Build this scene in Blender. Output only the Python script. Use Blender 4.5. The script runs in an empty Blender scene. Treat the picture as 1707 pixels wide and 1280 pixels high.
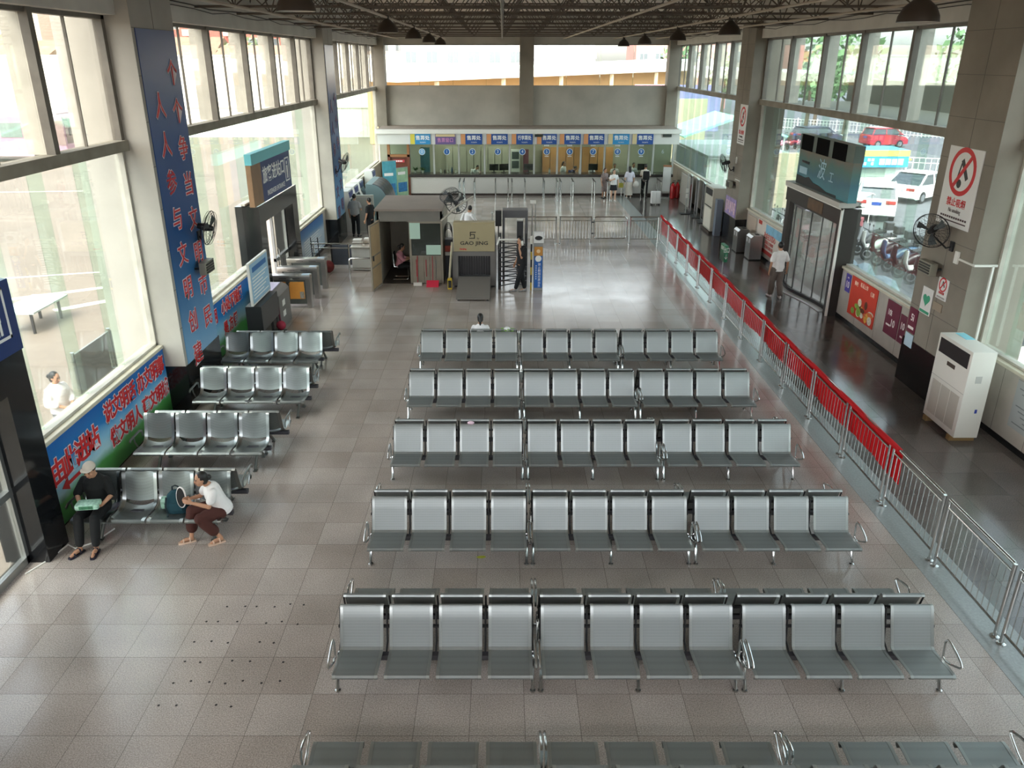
import bpy, bmesh, math, random
from mathutils import Vector, Matrix
random.seed(7)
PI = math.pi
S = bpy.context.scene
C = S.collection

# ---------------------------------------------------------------- camera, light, exposure
H, FPX = 6.9, 1319.0
cam = bpy.data.cameras.new('camera')
cam_o = bpy.data.objects.new('camera', cam)
C.objects.link(cam_o)
cam.sensor_width = 36.0
cam.lens = FPX * 36.0 / 1707.0
cam.shift_x = 16.5 / 1707.0
cam.clip_start, cam.clip_end = 0.1, 600
cam_o.location = (0, 0, H)
cam_o.rotation_euler = (PI / 2 - math.atan(541 / FPX), 0, 0)
S.camera = cam_o

world = bpy.data.worlds.new('world')
S.world = world
world.use_nodes = True
wn = world.node_tree
sky = wn.nodes.new('ShaderNodeTexSky')
sky.sky_type = 'NISHITA'
sky.sun_disc = False
sky.sun_elevation = math.radians(55)
sky.sun_rotation = math.radians(200)
sky.air_density, sky.dust_density, sky.ozone_density = 1.0, 3.0, 1.0
hsv = wn.nodes.new('ShaderNodeHueSaturation')
hsv.inputs['Saturation'].default_value = 0.35
wn.links.new(sky.outputs[0], hsv.inputs['Color'])
wn.links.new(hsv.outputs[0], wn.nodes['Background'].inputs[0])
wn.nodes['Background'].inputs[1].default_value = 0.5

sun = bpy.data.lights.new('sun', 'SUN')
sun.energy = 1.5
sun.angle = math.radians(12)
sun.color = (1, 0.96, 0.9)
sun_o = bpy.data.objects.new('sun', sun)
C.objects.link(sun_o)
sun_o.rotation_euler = (math.radians(36), 0, 0)

vs = S.view_settings
vs.view_transform = 'Standard'
vs.look = 'None'
vs.exposure = 1.42
vs.gamma = 1.0
vs.use_curve_mapping = False
S.cycles.use_denoising = True
S.cycles.max_bounces = 10
S.cycles.diffuse_bounces = 5
S.cycles.glossy_bounces = 4
S.cycles.transmission_bounces = 6
S.cycles.transparent_max_bounces = 24
S.cycles.caustics_reflective = False
S.cycles.caustics_refractive = False
S.cycles.sample_clamp_indirect = 6.0

# ---------------------------------------------------------------- helpers
def lin(c):
    return c / 12.92 if c <= 0.04045 else ((c + 0.055) / 1.055) ** 2.4

def rgb(h):
    h = h.lstrip('#')
    return tuple(lin(int(h[i:i + 2], 16) / 255) for i in (0, 2, 4)) + (1,)

MATS = {}

def M(name, col, rough=0.5, metal=0.0, var=0.0, scale=4.0, bump=0.0, bscale=None, spec=None, emit=0.0, detail=4):
    """a procedural Principled material: noise-varied colour, optional noise bump"""
    if name in MATS:
        return MATS[name]
    m = bpy.data.materials.new(name)
    m.use_nodes = True
    nt = m.node_tree
    b = nt.nodes['Principled BSDF']
    c = rgb(col) if isinstance(col, str) else tuple(col) + (1,)
    b.inputs['Base Color'].default_value = c
    b.inputs['Roughness'].default_value = rough
    b.inputs['Metallic'].default_value = metal
    if spec is not None:
        b.inputs['Specular IOR Level'].default_value = spec
    if emit:
        b.inputs['Emission Color'].default_value = c
        b.inputs['Emission Strength'].default_value = emit
    if var or bump:
        tc = nt.nodes.new('ShaderNodeTexCoord')
        n = nt.nodes.new('ShaderNodeTexNoise')
        n.inputs['Scale'].default_value = scale
        n.inputs['Detail'].default_value = detail
        nt.links.new(tc.outputs['Object'], n.inputs['Vector'])
    if var:
        r = nt.nodes.new('ShaderNodeMapRange')
        r.inputs['From Min'].default_value = 0.25
        r.inputs['From Max'].default_value = 0.75
        r.inputs['To Min'].default_value = 1 - var
        r.inputs['To Max'].default_value = 1 + var
        nt.links.new(n.outputs['Fac'], r.inputs['Value'])
        mx = nt.nodes.new('ShaderNodeVectorMath')
        mx.operation = 'SCALE'
        mx.inputs[0].default_value = c[:3]
        nt.links.new(r.outputs[0], mx.inputs['Scale'])
        nt.links.new(mx.outputs[0], b.inputs['Base Color'])
    if bump:
        bp = nt.nodes.new('ShaderNodeBump')
        bp.inputs['Strength'].default_value = bump
        bp.inputs['Distance'].default_value = 0.01
        if bscale:
            n2 = nt.nodes.new('ShaderNodeTexNoise')
            n2.inputs['Scale'].default_value = bscale
            nt.links.new(tc.outputs['Object'], n2.inputs['Vector'])
            nt.links.new(n2.outputs['Fac'], bp.inputs['Height'])
        else:
            nt.links.new(n.outputs['Fac'], bp.inputs['Height'])
        nt.links.new(bp.outputs[0], b.inputs['Normal'])
    MATS[name] = m
    return m

def glass(name, tint, refl=0.6, haze=0.0):
    """window glass: tinted transparency, fresnel mirror, optional pale uneven haze mixed into the colour"""
    m = bpy.data.materials.new(name)
    m.use_nodes = True
    nt = m.node_tree
    nt.nodes.remove(nt.nodes['Principled BSDF'])
    out = nt.nodes['Material Output']
    tr = nt.nodes.new('ShaderNodeBsdfTransparent')
    tr.inputs[0].default_value = rgb(tint)
    gl = nt.nodes.new('ShaderNodeBsdfGlossy')
    gl.inputs['Roughness'].default_value = 0.02
    fr = nt.nodes.new('ShaderNodeFresnel')
    fr.inputs['IOR'].default_value = 1.45
    mu = nt.nodes.new('ShaderNodeMath')
    mu.operation = 'MULTIPLY'
    mu.inputs[1].default_value = refl
    nt.links.new(fr.outputs[0], mu.inputs[0])
    mix = nt.nodes.new('ShaderNodeMixShader')
    nt.links.new(mu.outputs[0], mix.inputs[0])
    nt.links.new(tr.outputs[0], mix.inputs[1])
    nt.links.new(gl.outputs[0], mix.inputs[2])
    last = mix
    if haze:
        df = nt.nodes.new('ShaderNodeBsdfDiffuse')
        df.inputs[0].default_value = rgb('d8dcd4')
        mix2 = nt.nodes.new('ShaderNodeMixShader')
        tc = nt.nodes.new('ShaderNodeTexCoord')
        n = nt.nodes.new('ShaderNodeTexNoise')
        n.inputs['Scale'].default_value = 1.2
        nt.links.new(tc.outputs['Object'], n.inputs['Vector'])
        h = nt.nodes.new('ShaderNodeMath')
        h.operation = 'MULTIPLY'
        h.inputs[1].default_value = haze * 2
        nt.links.new(n.outputs['Fac'], h.inputs[0])
        nt.links.new(h.outputs[0], mix2.inputs[0])
        nt.links.new(mix.outputs[0], mix2.inputs[1])
        nt.links.new(df.outputs[0], mix2.inputs[2])
        last = mix2
    nt.links.new(last.outputs[0], out.inputs['Surface'])
    MATS[name] = m
    return m

class B:
    """a mesh in the making"""
    def __init__(self):
        self.bm = bmesh.new()
        self.mi = 0
    def _mark(self, faces):
        for f in faces:
            f.material_index = self.mi
    def mat(self, i):
        self.mi = i
        return self
    def box(self, x0, x1, y0, y1, z0, z1, bev=0.0):
        vs_ = [self.bm.verts.new((x, y, z)) for z in (z0, z1) for x, y in ((x0, y0), (x1, y0), (x1, y1), (x0, y1))]
        fs = [self.bm.faces.new([vs_[i] for i in q]) for q in ((3, 2, 1, 0), (4, 5, 6, 7), (0, 1, 5, 4), (1, 2, 6, 5), (2, 3, 7, 6), (3, 0, 4, 7))]
        self._mark(fs)
        if bev:
            es = list({e for f in fs for e in f.edges})
            r = bmesh.ops.bevel(self.bm, geom=es, offset=bev, segments=2, affect='EDGES', profile=0.6)
            self._mark(r['faces'])
        return self
    def cbox(self, c, s, rot=None, bev=0.0):
        """box by centre, size and optional (rx,ry,rz) turn"""
        n0 = len(self.bm.verts)
        self.box(-s[0] / 2, s[0] / 2, -s[1] / 2, s[1] / 2, -s[2] / 2, s[2] / 2, bev)
        self.bm.verts.ensure_lookup_table()
        mt = Matrix.Translation(c)
        if rot:
            from mathutils import Euler
            mt = mt @ Euler(rot).to_matrix().to_4x4()
        for v in self.bm.verts[n0:]:
            v.co = mt @ v.co
        return self
    def loft(self, rings, cap=True, closed=False):
        """rings: lists of points, all of one length"""
        rv = [[self.bm.verts.new(p) for p in r] for r in rings]
        n = len(rv[0])
        fs = []
        m = len(rv) if closed else len(rv) - 1
        for i in range(m):
            a, b = rv[i], rv[(i + 1) % len(rv)]
            for j in range(n):
                k = (j + 1) % n
                fs.append(self.bm.faces.new((a[j], a[k], b[k], b[j])))
        if cap and not closed:
            fs.append(self.bm.faces.new(rv[0][::-1]))
            fs.append(self.bm.faces.new(rv[-1]))
        self._mark(fs)
        return self
    def tube(self, pts, r, n=8, closed=False, cap=True, ry=None, up=(0, 0, 1)):
        """tube along points; r a number or one per point; ry the second half-axis"""
        P = [Vector(p) for p in pts]
        k = len(P)
        R = r if isinstance(r, (list, tuple)) else [r] * k
        RY = R if ry is None else (ry if isinstance(ry, (list, tuple)) else [ry] * k)
        rings = []
        prev = None
        for i, p in enumerate(P):
            if closed:
                t = (P[(i + 1) % k] - P[i - 1])
            else:
                t = P[min(i + 1, k - 1)] - P[max(i - 1, 0)]
            t.normalize()
            if prev is None:
                u = Vector(up)
                if abs(u.dot(t)) > 0.95:
                    u = Vector((0, 1, 0)) if abs(t.y) < 0.9 else Vector((1, 0, 0))
            else:
                u = prev
            u = (u - t * u.dot(t)).normalized()
            prev = u
            w = t.cross(u)
            rings.append([p + u * math.sin(a) * RY[i] + w * math.cos(a) * R[i] for a in [2 * PI * j / n for j in range(n)]])
        return self.loft(rings, cap, closed)
    def lathe(self, prof, c=(0, 0, 0), n=20, cap=True):
        """profile (r,z) turned about a vertical axis"""
        rings = [[(c[0] + r * math.cos(2 * PI * j / n), c[1] + r * math.sin(2 * PI * j / n), c[2] + z) for j in range(n)] for r, z in prof]
        return self.loft(rings, cap)
    def ball(self, c, r, n=12, m=8, s=(1, 1, 1), rot=None):
        rings = []
        for i in range(m + 1):
            a = -PI / 2 + PI * (i + 0.02 if i == 0 else i - 0.02 if i == m else i) / m
            ring = []
            for j in range(n):
                p = Vector((math.cos(a) * math.cos(2 * PI * j / n) * r * s[0], math.cos(a) * math.sin(2 * PI * j / n) * r * s[1], math.sin(a) * r * s[2]))
                if rot is not None:
                    p = rot @ p
                ring.append(p + Vector(c))
            rings.append(ring)
        return self.loft(rings)
    def prism(self, poly, a0, a1, axis='x'):
        """a polygon swept straight along an axis: 'x' takes (y,z), 'y' takes (x,z), 'z' takes (x,y)"""
        f = {'x': lambda p, a: (a, p[0], p[1]), 'y': lambda p, a: (p[0], a, p[1]), 'z': lambda p, a: (p[0], p[1], a)}[axis]
        return self.loft([[f(p, a0) for p in poly], [f(p, a1) for p in poly]])
    def sheet(self, prof, x0, x1, t):
        """a bent plate: profile (y,z) given thickness t, swept along x"""
        P = [Vector((0, p[0], p[1])) for p in prof]
        off = []
        for i in range(len(P)):
            d = (P[min(i + 1, len(P) - 1)] - P[max(i - 1, 0)]).normalized()
            off.append(P[i] + Vector((0, -d.z, d.y)) * t)
        poly = [(p.y, p.z) for p in P] + [(p.y, p.z) for p in reversed(off)]
        n = len(P)
        for i in range(n - 1):
            q = [poly[i], poly[i + 1], poly[2 * n - 2 - i], poly[2 * n - 1 - i]]
        rings = [[(x, p[0], p[1]) for p in poly] for x in (x0, x1)]
        rv = [[self.bm.verts.new(p) for p in r] for r in rings]
        fs = []
        m = len(poly)
        for j in range(m):
            k = (j + 1) % m
            fs.append(self.bm.faces.new((rv[0][j], rv[0][k], rv[1][k], rv[1][j])))
        for s, r in enumerate(rv):
            for i in range(n - 1):
                q = [r[i], r[i + 1], r[m - 2 - i], r[m - 1 - i]]
                fs.append(self.bm.faces.new(q if s == 0 else q[::-1]))
        self._mark(fs)
        return self
    def quad(self, a, b, c, d):
        self._mark([self.bm.faces.new([self.bm.verts.new(p) for p in (a, b, c, d)])])
        return self
    def build(self, name, mats, parent=None, smooth=False, loc=None):
        bm = self.bm
        bmesh.ops.recalc_face_normals(bm, faces=bm.faces)
        me = bpy.data.meshes.new(name)
        bm.to_mesh(me)
        bm.free()
        for m in (mats if isinstance(mats, (list, tuple)) else [mats]):
            me.materials.append(m)
        if smooth:
            me.shade_smooth()
            try:
                me.set_sharp_from_angle(angle=math.radians(smooth if smooth > 1 else 40))
            except Exception:
                pass
        o = bpy.data.objects.new(name, me)
        C.objects.link(o)
        if parent is not None:
            o.parent = parent
        if loc:
            o.location = loc
        return o

def thing(name, label, cat, loc=(0, 0, 0), rz=0.0, group=None):
    o = bpy.data.objects.new(name, None)
    o.empty_display_size = 0.1
    C.objects.link(o)
    o.location = loc
    o.rotation_euler = (0, 0, rz)
    o['label'] = label
    o['category'] = cat
    if group:
        o['group'] = group
    return o

def tag(o, label, cat, group=None, kind=None):
    o['label'] = label
    o['category'] = cat
    if group:
        o['group'] = group
    if kind:
        o['kind'] = kind
    return o

def struct(o, label, cat='structure'):
    o['kind'] = 'structure'
    o['label'] = label
    o['category'] = cat
    return o

def dup(root, loc, rz=None, label=None, group=None, cat=None):
    def cp(o, parent):
        c = o.copy()
        C.objects.link(c)
        c.parent = parent
        for ch in o.children:
            cp(ch, c)
        return c
    r = cp(root, None)
    r.location = loc
    if rz is not None:
        r.rotation_euler = (0, 0, rz)
    if label:
        r['label'] = label
    if group:
        r['group'] = group
    return r

def text_bm(b, body, size, mtx, depth=0.004, sx=1.0, bold=0.0, spacing=1.0):
    """flat lettering as mesh, standing on the local x-y plane of mtx, centred"""
    cu = bpy.data.curves.new('lettering', 'FONT')
    cu.body = body
    cu.size = size
    cu.align_x = 'CENTER'
    cu.align_y = 'CENTER'
    cu.extrude = depth
    cu.offset = bold
    cu.space_character = spacing
    cu.resolution_u = 2
    o = bpy.data.objects.new('lettering', cu)
    C.objects.link(o)
    dg = bpy.context.evaluated_depsgraph_get()
    me = bpy.data.meshes.new_from_object(o.evaluated_get(dg))
    bpy.data.objects.remove(o)
    bpy.data.curves.remove(cu)
    sc = Matrix.Diagonal((sx, 1, 1, 1))
    me.transform(mtx @ sc)
    n0 = len(b.bm.faces)
    b.bm.from_mesh(me)
    b.bm.faces.ensure_lookup_table()
    for f in b.bm.faces[n0:]:
        f.material_index = b.mi
    bpy.data.meshes.remove(me)
    return b

def basis(o, ex, ey):
    """matrix with origin o, x along ex, y along ey"""
    ex, ey = Vector(ex).normalized(), Vector(ey).normalized()
    ez = ex.cross(ey)
    m = Matrix.Identity(4)
    for i in range(3):
        m[i][0], m[i][1], m[i][2], m[i][3] = ex[i], ey[i], ez[i], o[i]
    return m
# wall-facing frames: text on the left wall faces +x and reads along +y
def on_left(x, y, z):
    return basis((x, y, z), (0, 1, 0), (0, 0, 1))
def on_right(x, y, z):
    return basis((x, y, z), (0, -1, 0), (0, 0, 1))
def on_front(x, y, z):
    return basis((x, y, z), (1, 0, 0), (0, 0, 1))

# ---------------------------------------------------------------- the hall
XL, XR, YB, YF = -7.0, 9.7, -6.0, 47.0
concrete = M('painted_concrete', 'a9a49b', 0.8, var=0.12, scale=1.2, bump=0.15, bscale=30)
grime = M('grimy_concrete', '8a8276', 0.85, var=0.22, scale=0.8, bump=0.2, bscale=25)
beam_white = M('whitewashed_beam', 'c9c6be', 0.8, var=0.1, scale=1.5, bump=0.1, bscale=20)
mullion_m = M('weathered_steel_frame', '6d675e', 0.6, var=0.2, scale=3)
mullion_l = M('pale_steel_frame', 'b9b4a8', 0.6, var=0.15, scale=3)
stone = M('grey_stone_tile', 'a29c93', 0.35, var=0.12, scale=1.5)
stone_w = M('white_veined_dado_stone', 'b4ada2', 0.35, var=0.14, scale=2.2)
granite = M('black_granite', '17181a', 0.12, var=0.3, scale=60)
sill_m = M('cream_stone_sill', 'cfc8b4', 0.4, var=0.1, scale=3)
panel_dust = M('plastered_panel', 'b3aea4', 0.85, var=0.14, scale=0.9, bump=0.12, bscale=14)
glass_l = glass('clear_window_glass', 'fafdfa', 0.45, 0.02)
glass_u = glass('upper_window_glass', 'fbfbf6', 0.4, 0.03)
glass_r = glass('green_window_glass', 'f3fbf8', 0.45, 0.035)
glass_fin = glass('green_glass_rib', 'eef8f2', 0.5, 0.03)
chrome = M('polished_steel_tube', 'c9cac8', 0.16, 1.0)
steel = M('brushed_steel', 'b4b5b3', 0.3, 1.0, var=0.06, scale=40)
dark_steel = M('dark_steel', '3b3b3c', 0.45, 0.6)
black = M('black_plastic', '141415', 0.45)
white_pl = M('white_plastic', 'e6e4dc', 0.4)

def floor_mat(name, c1, c2, mortar, tile, rough, off=(0.0, 0.0)):
    m = bpy.data.materials.new(name)
    m.use_nodes = True
    nt = m.node_tree
    L = nt.links
    b = nt.nodes['Principled BSDF']
    tc = nt.nodes.new('ShaderNodeTexCoord')
    mp = nt.nodes.new('ShaderNodeMapping')
    mp.inputs['Location'].default_value = (off[0], off[1], 0)
    L.new(tc.outputs['Object'], mp.inputs['Vector'])
    br = nt.nodes.new('ShaderNodeTexBrick')
    br.offset = 0
    br.inputs['Scale'].default_value = 1.0
    br.inputs['Brick Width'].default_value = tile
    br.inputs['Row Height'].default_value = tile
    br.inputs['Mortar Size'].default_value = 0.003
    br.inputs['Mortar Smooth'].default_value = 0.1
    br.inputs['Bias'].default_value = 0.0
    br.inputs['Color1'].default_value = rgb(c1)
    br.inputs['Color2'].default_value = rgb(c2)
    br.inputs['Mortar'].default_value = rgb(mortar)
    L.new(mp.outputs[0], br.inputs['Vector'])
    # speckle of the granite, and broad worn patches
    sp = nt.nodes.new('ShaderNodeTexNoise')
    sp.inputs['Scale'].default_value = 70
    sp.inputs['Detail'].default_value = 3
    L.new(tc.outputs['Object'], sp.inputs['Vector'])
    r1 = nt.nodes.new('ShaderNodeMapRange')
    r1.inputs['From Min'].default_value = 0.3
    r1.inputs['From Max'].default_value = 0.7
    r1.inputs['To Min'].default_value = 0.62
    r1.inputs['To Max'].default_value = 1.38
    L.new(sp.outputs['Fac'], r1.inputs['Value'])
    wr = nt.nodes.new('ShaderNodeTexNoise')
    wr.inputs['Scale'].default_value = 0.7
    wr.inputs['Detail'].default_value = 6
    L.new(tc.outputs['Object'], wr.inputs['Vector'])
    r2 = nt.nodes.new('ShaderNodeMapRange')
    r2.inputs['From Min'].default_value = 0.3
    r2.inputs['From Max'].default_value = 0.7
    r2.inputs['To Min'].default_value = 0.8
    r2.inputs['To Max'].default_value = 1.15
    L.new(wr.outputs['Fac'], r2.inputs['Value'])
    mu = nt.nodes.new('ShaderNodeMath')
    mu.operation = 'MULTIPLY'
    L.new(r1.outputs[0], mu.inputs[0])
    L.new(r2.outputs[0], mu.inputs[1])
    sc = nt.nodes.new('ShaderNodeVectorMath')
    sc.operation = 'SCALE'
    L.new(br.outputs['Color'], sc.inputs[0])
    L.new(mu.outputs[0], sc.inputs['Scale'])
    L.new(sc.outputs[0], b.inputs['Base Color'])
    r3 = nt.nodes.new('ShaderNodeMapRange')
    r3.inputs['From Min'].default_value = 0.3
    r3.inputs['From Max'].default_value = 0.7
    r3.inputs['To Min'].default_value = rough - 0.03
    r3.inputs['To Max'].default_value = rough + 0.06
    L.new(wr.outputs['Fac'], r3.inputs['Value'])
    L.new(r3.outputs[0], b.inputs['Roughness'])
    b.inputs['Specular IOR Level'].default_value = 0.8
    bp = nt.nodes.new('ShaderNodeBump')
    bp.inputs['Strength'].default_value = 0.06
    bp.inputs['Distance'].default_value = 0.01
    w2 = nt.nodes.new('ShaderNodeTexNoise')
    w2.inputs['Scale'].default_value = 5
    L.new(tc.outputs['Object'], w2.inputs['Vector'])
    L.new(w2.outputs['Fac'], bp.inputs['Height'])
    L.new(bp.outputs[0], b.inputs['Normal'])
    return m
fl_main = floor_mat('speckled_granite_tiles', 'bab0a7', 'a99d93', '706862', 0.62, 0.17, (0.365, -0.4))
fl_side = floor_mat('dark_polished_tiles', '665f5b', '59534f', '3a3633', 0.8, 0.14, (0.1, 0.2))
curb_m = M('pale_granite_kerb', '9aa09e', 0.2, var=0.12, scale=30)

struct(B().box(XL - .1, 6.1, YB, 48, -.12, 0).build('floor', fl_main), 'speckled grey granite tiled floor of the waiting hall', 'floor')
struct(B().box(6.7, XR + .1, YB, 48, -.12, 0).build('floor_corridor', fl_side), 'dark polished tiled corridor floor behind the red-draped fence', 'floor')
struct(B().box(6.1, 6.7, YB, 48, -.12, 0.004).build('trim_1', curb_m), 'pale granite strip in the floor under the long fence', 'trim')

# roof deck
deck = M('brown_roof_decking', 'd2c6b9', 0.8, var=0.15, scale=1.0)
struct(B().box(XL - .8, XR + .8, YB, 48, 9.15, 9.3).build('ceiling', deck), 'brown roof decking above the steel space frame', 'ceiling')

COLS = [(-1.0, 1.0), (15.3, 17.28), (31.5, 33.3)]
def walls(side):
    s = 'left' if side < 0 else 'right'
    X = XL if side < 0 else XR
    sx = 1 if side < 0 else -1            # towards the room
    fx = -6.55 if side < 0 else 9.26
    # columns: from inside the room to outside the glass
    for i, (y0, y1) in enumerate(COLS):
        b = B()
        a, c = sorted((fx, X - sx * 0.95))
        b.mat(0).box(a, c, y0, y1, 1.02, 8.2)
        a2, c2 = sorted((fx + sx * 0.02, X - sx * 0.95))
        b.mat(1).box(a2, c2, y0 - .02, y1 + .02, 0, 1.02)
        # joints of the stone cladding
        b.mat(2)
        xa, xb = sorted((fx, fx + sx * .004))
        for k in range(1, 9):
            b.box(xa, xb, y0, y1, 1.02 + .8 * k, 1.03 + .8 * k)
        b.box(xa, xb, (y0 + y1) / 2 - .005, (y0 + y1) / 2 + .005, 1.02, 8.2)
        struct(b.build('wall_%s_column' % s, [grime if side > 0 else concrete, granite, M('stone_joint', '6b655d', 0.8)]), ['', 'grey column on black granite base', 'far grey column on black granite base'][i] + ' along the %s wall' % ('parking side' if side > 0 else 'bus yard side') if i else 'column beside the viewer', 'column')
    # beams above and between the windows
    ends = [(YB, -1.0), (1.0, 15.3), (17.28, 31.5), (33.3, 47.0)]
    b = B()
    for y0, y1 in ends:
        b.box(*sorted((X + sx * .22, X - sx * .3)), y0, y1, 7.62, 8.2)
    b.box(*sorted((X - sx * .1, X - sx * .3)), YB, 47.0, 8.2, 9.2)
    struct(b.build('wall_%s_header' % s, beam_white), 'whitewashed concrete beam over the upper windows, %s' % ('parking side' if side > 0 else 'bus yard side'), 'beam')
    b = B()
    for y0, y1 in ends:
        b.box(*sorted((X + sx * .06, X - sx * .22)), y0, y1, 5.33, 5.52)
    struct(b.build('wall_%s_transom' % s, M('stained_transom', '8f897c', 0.8, var=0.25, scale=2.0)), 'stained concrete transom between window bands, %s' % ('parking side' if side > 0 else 'bus yard side'), 'beam')
walls(-1)
walls(1)

wn_i = [0]
def win_name():
    wn_i[0] += 1
    return 'window_%d' % wn_i[0]

def upper_bay(side, y0, y1, thick, thin, gm):
    """upper window band of one bay: glass with deep mullions and thin bars"""
    X = XL if side < 0 else XR
    sx = 1 if side < 0 else -1
    g = B().box(*sorted((X - sx * .10, X - sx * .115)), y0, y1, 5.52, 7.62).build(win_name(), gm)
    struct(g, 'upper window band with deep steel mullions', 'window')
    for y in thick:
        m = B()
        m.mat(0).box(*sorted((X + sx * .04, X - sx * .1)), y - .07, y + .07, 5.52, 7.62)
        m.mat(1).box(*sorted((X - sx * .1, X - sx * .42)), y - .04, y + .22, 5.52, 7.62)
        m.build('mullion', [mullion_m, mullion_l], g)
    for y in thin:
        B().box(*sorted((X - .08 * sx, X - sx * .13)), y - .012, y + .012, 5.52, 7.62).build('glazing_bar', mullion_m, g)
    f = B()
    f.box(*sorted((X + .0, X - sx * .16)), y0, y0 + .12, 5.52, 7.62)
    f.box(*sorted((X + .0, X - sx * .16)), y1 - .12, y1, 5.52, 7.62)
    f.box(*sorted((X + .0, X - sx * .16)), y0, y1, 7.55, 7.62)
    f.build('window_frame', mullion_m, g)
    return g
upper_bay(-1, 1.0, 15.3, [1.9, 4.65, 7.4, 10.13, 12.85], [3.3, 6.0, 8.75, 11.5, 14.06], glass_u)
upper_bay(-1, 17.28, 31.5, [20.5, 23.43, 26.21, 28.91], [18.95, 21.85, 24.65, 27.3, 30.2], glass_u)
upper_bay(-1, 33.3, 47.0, [36.2, 38.9, 41.65, 44.35], [34.8, 37.5, 40.3, 43, 45.7], glass_u)
upper_bay(1, 1.0, 15.3, [4.0, 6.75, 9.5, 12.3], [5.4, 8.1, 10.9, 13.7], glass_r)
upper_bay(1, 17.28, 31.5, [20.27, 23.15, 25.87, 28.78], [18.8, 21.7, 24.5, 27.3, 30.1], glass_r)
upper_bay(1, 33.3, 47.0, [36.25, 38.93, 41.67, 44.38], [34.8, 37.6, 40.3, 43.0, 45.7], glass_r)

def lower_bay(side, y0, y1, z0, gm, step=1.42, ph=0.0, e0=True, e1=True):
    X = XL if side < 0 else XR
    sx = 1 if side < 0 else -1
    g = B().box(*sorted((X - sx * .14, X - sx * .152)), y0, y1, z0, 5.33).build(win_name(), gm)
    struct(g, 'tall frameless glass wall with glass ribs', 'window')
    y = y0 + step * (0.55 + ph)
    while y < y1 - .3:
        B().box(*sorted((X - sx * .155, X - sx * .40)), y - .009, y + .009, z0, 5.33).build('glass_rib', glass_fin, g)
        y += step
    f = B()
    if e0:
        f.box(*sorted((X - sx * .06, X - sx * .22)), y0, y0 + .06, z0, 5.33)
    if e1:
        f.box(*sorted((X - sx * .06, X - sx * .22)), y1 - .06, y1, z0, 5.33)
    f.box(*sorted((X - sx * .06, X - sx * .22)), y0, y1, z0, z0 + .05)
    f.build('window_frame', mullion_l, g)

def dado(side, y0, y1, m, name):
    X = XL if side < 0 else XR
    sx = 1 if side < 0 else -1
    zt = 1.42
    b = B()
    b.mat(0).box(*sorted((X, X - sx * .3)), y0, y1, .12, zt)
    b.mat(2).box(*sorted((X + sx * .012, X - sx * .3)), y0, y1, 0, .12)
    n = max(1, int((y1 - y0) / 1.0))
    b.mat(3)
    for k in range(1, n):
        yy = y0 + (y1 - y0) * k / n
        b.box(*sorted((X, X + sx * .002)), yy - .004, yy + .004, .12, zt)
    b.mat(1).box(*sorted((X + sx * .05, X - sx * .32)), y0, y1, zt, zt + .07, .012)
    return struct(b.build(name, [m, sill_m, granite, M('stone_joint', '6b655d', 0.8)]), 'low stone clad wall with sill', 'wall')
# openings: bus-yard doors y 6.2-10.4 and 21.95-26.2, parking door y 22.1-26.6
for y0, y1 in ((10.4, 15.3), (17.28, 21.95), (26.2, 31.5), (33.3, 47.0)):
    dado(-1, y0, y1, stone_w, 'wall_left')
for y0, y1 in ((1.0, 15.23), (17.28, 22.05), (26.65, 31.5), (33.3, 47.0)):
    dado(1, y0, y1, stone_w, 'wall_right')
for y0, y1 in ((10.4, 15.3), (17.28, 21.95), (26.2, 31.5), (33.3, 47.0)):
    lower_bay(-1, y0, y1, 1.49, glass_l, e0=y0 not in (10.4, 26.2), e1=y1 != 21.95)
lower_bay(-1, 6.0, 10.4, 3.17, glass_l, e1=False)
lower_bay(-1, 21.95, 26.2, 3.17, glass_l, e0=False, e1=False)
for y0, y1 in ((1.0, 15.3), (17.28, 22.05), (26.65, 31.5), (33.3, 47.0)):
    lower_bay(1, y0, y1, 1.49, glass_r, e0=y0 != 26.65, e1=y1 != 22.05)
lower_bay(1, 22.05, 26.65, 3.1, glass_r, e0=False, e1=False)
# solid wall pieces beside the viewer
struct(B().box(XL - .3, XL, YB, 6.0, 0, 5.33).build('wall_left_near', concrete), 'plain wall beside the viewer on the bus yard side', 'wall')
struct(B().box(XR, XR + .3, YB, 1.0, 0, 5.33).build('wall_right_near', concrete), 'plain wall beside the viewer on the parking side', 'wall')
struct(B().box(XL - .3, XR + .3, YB - .3, YB, 0, 6.5).build('wall_back', concrete), 'wall behind the viewer', 'wall')

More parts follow.
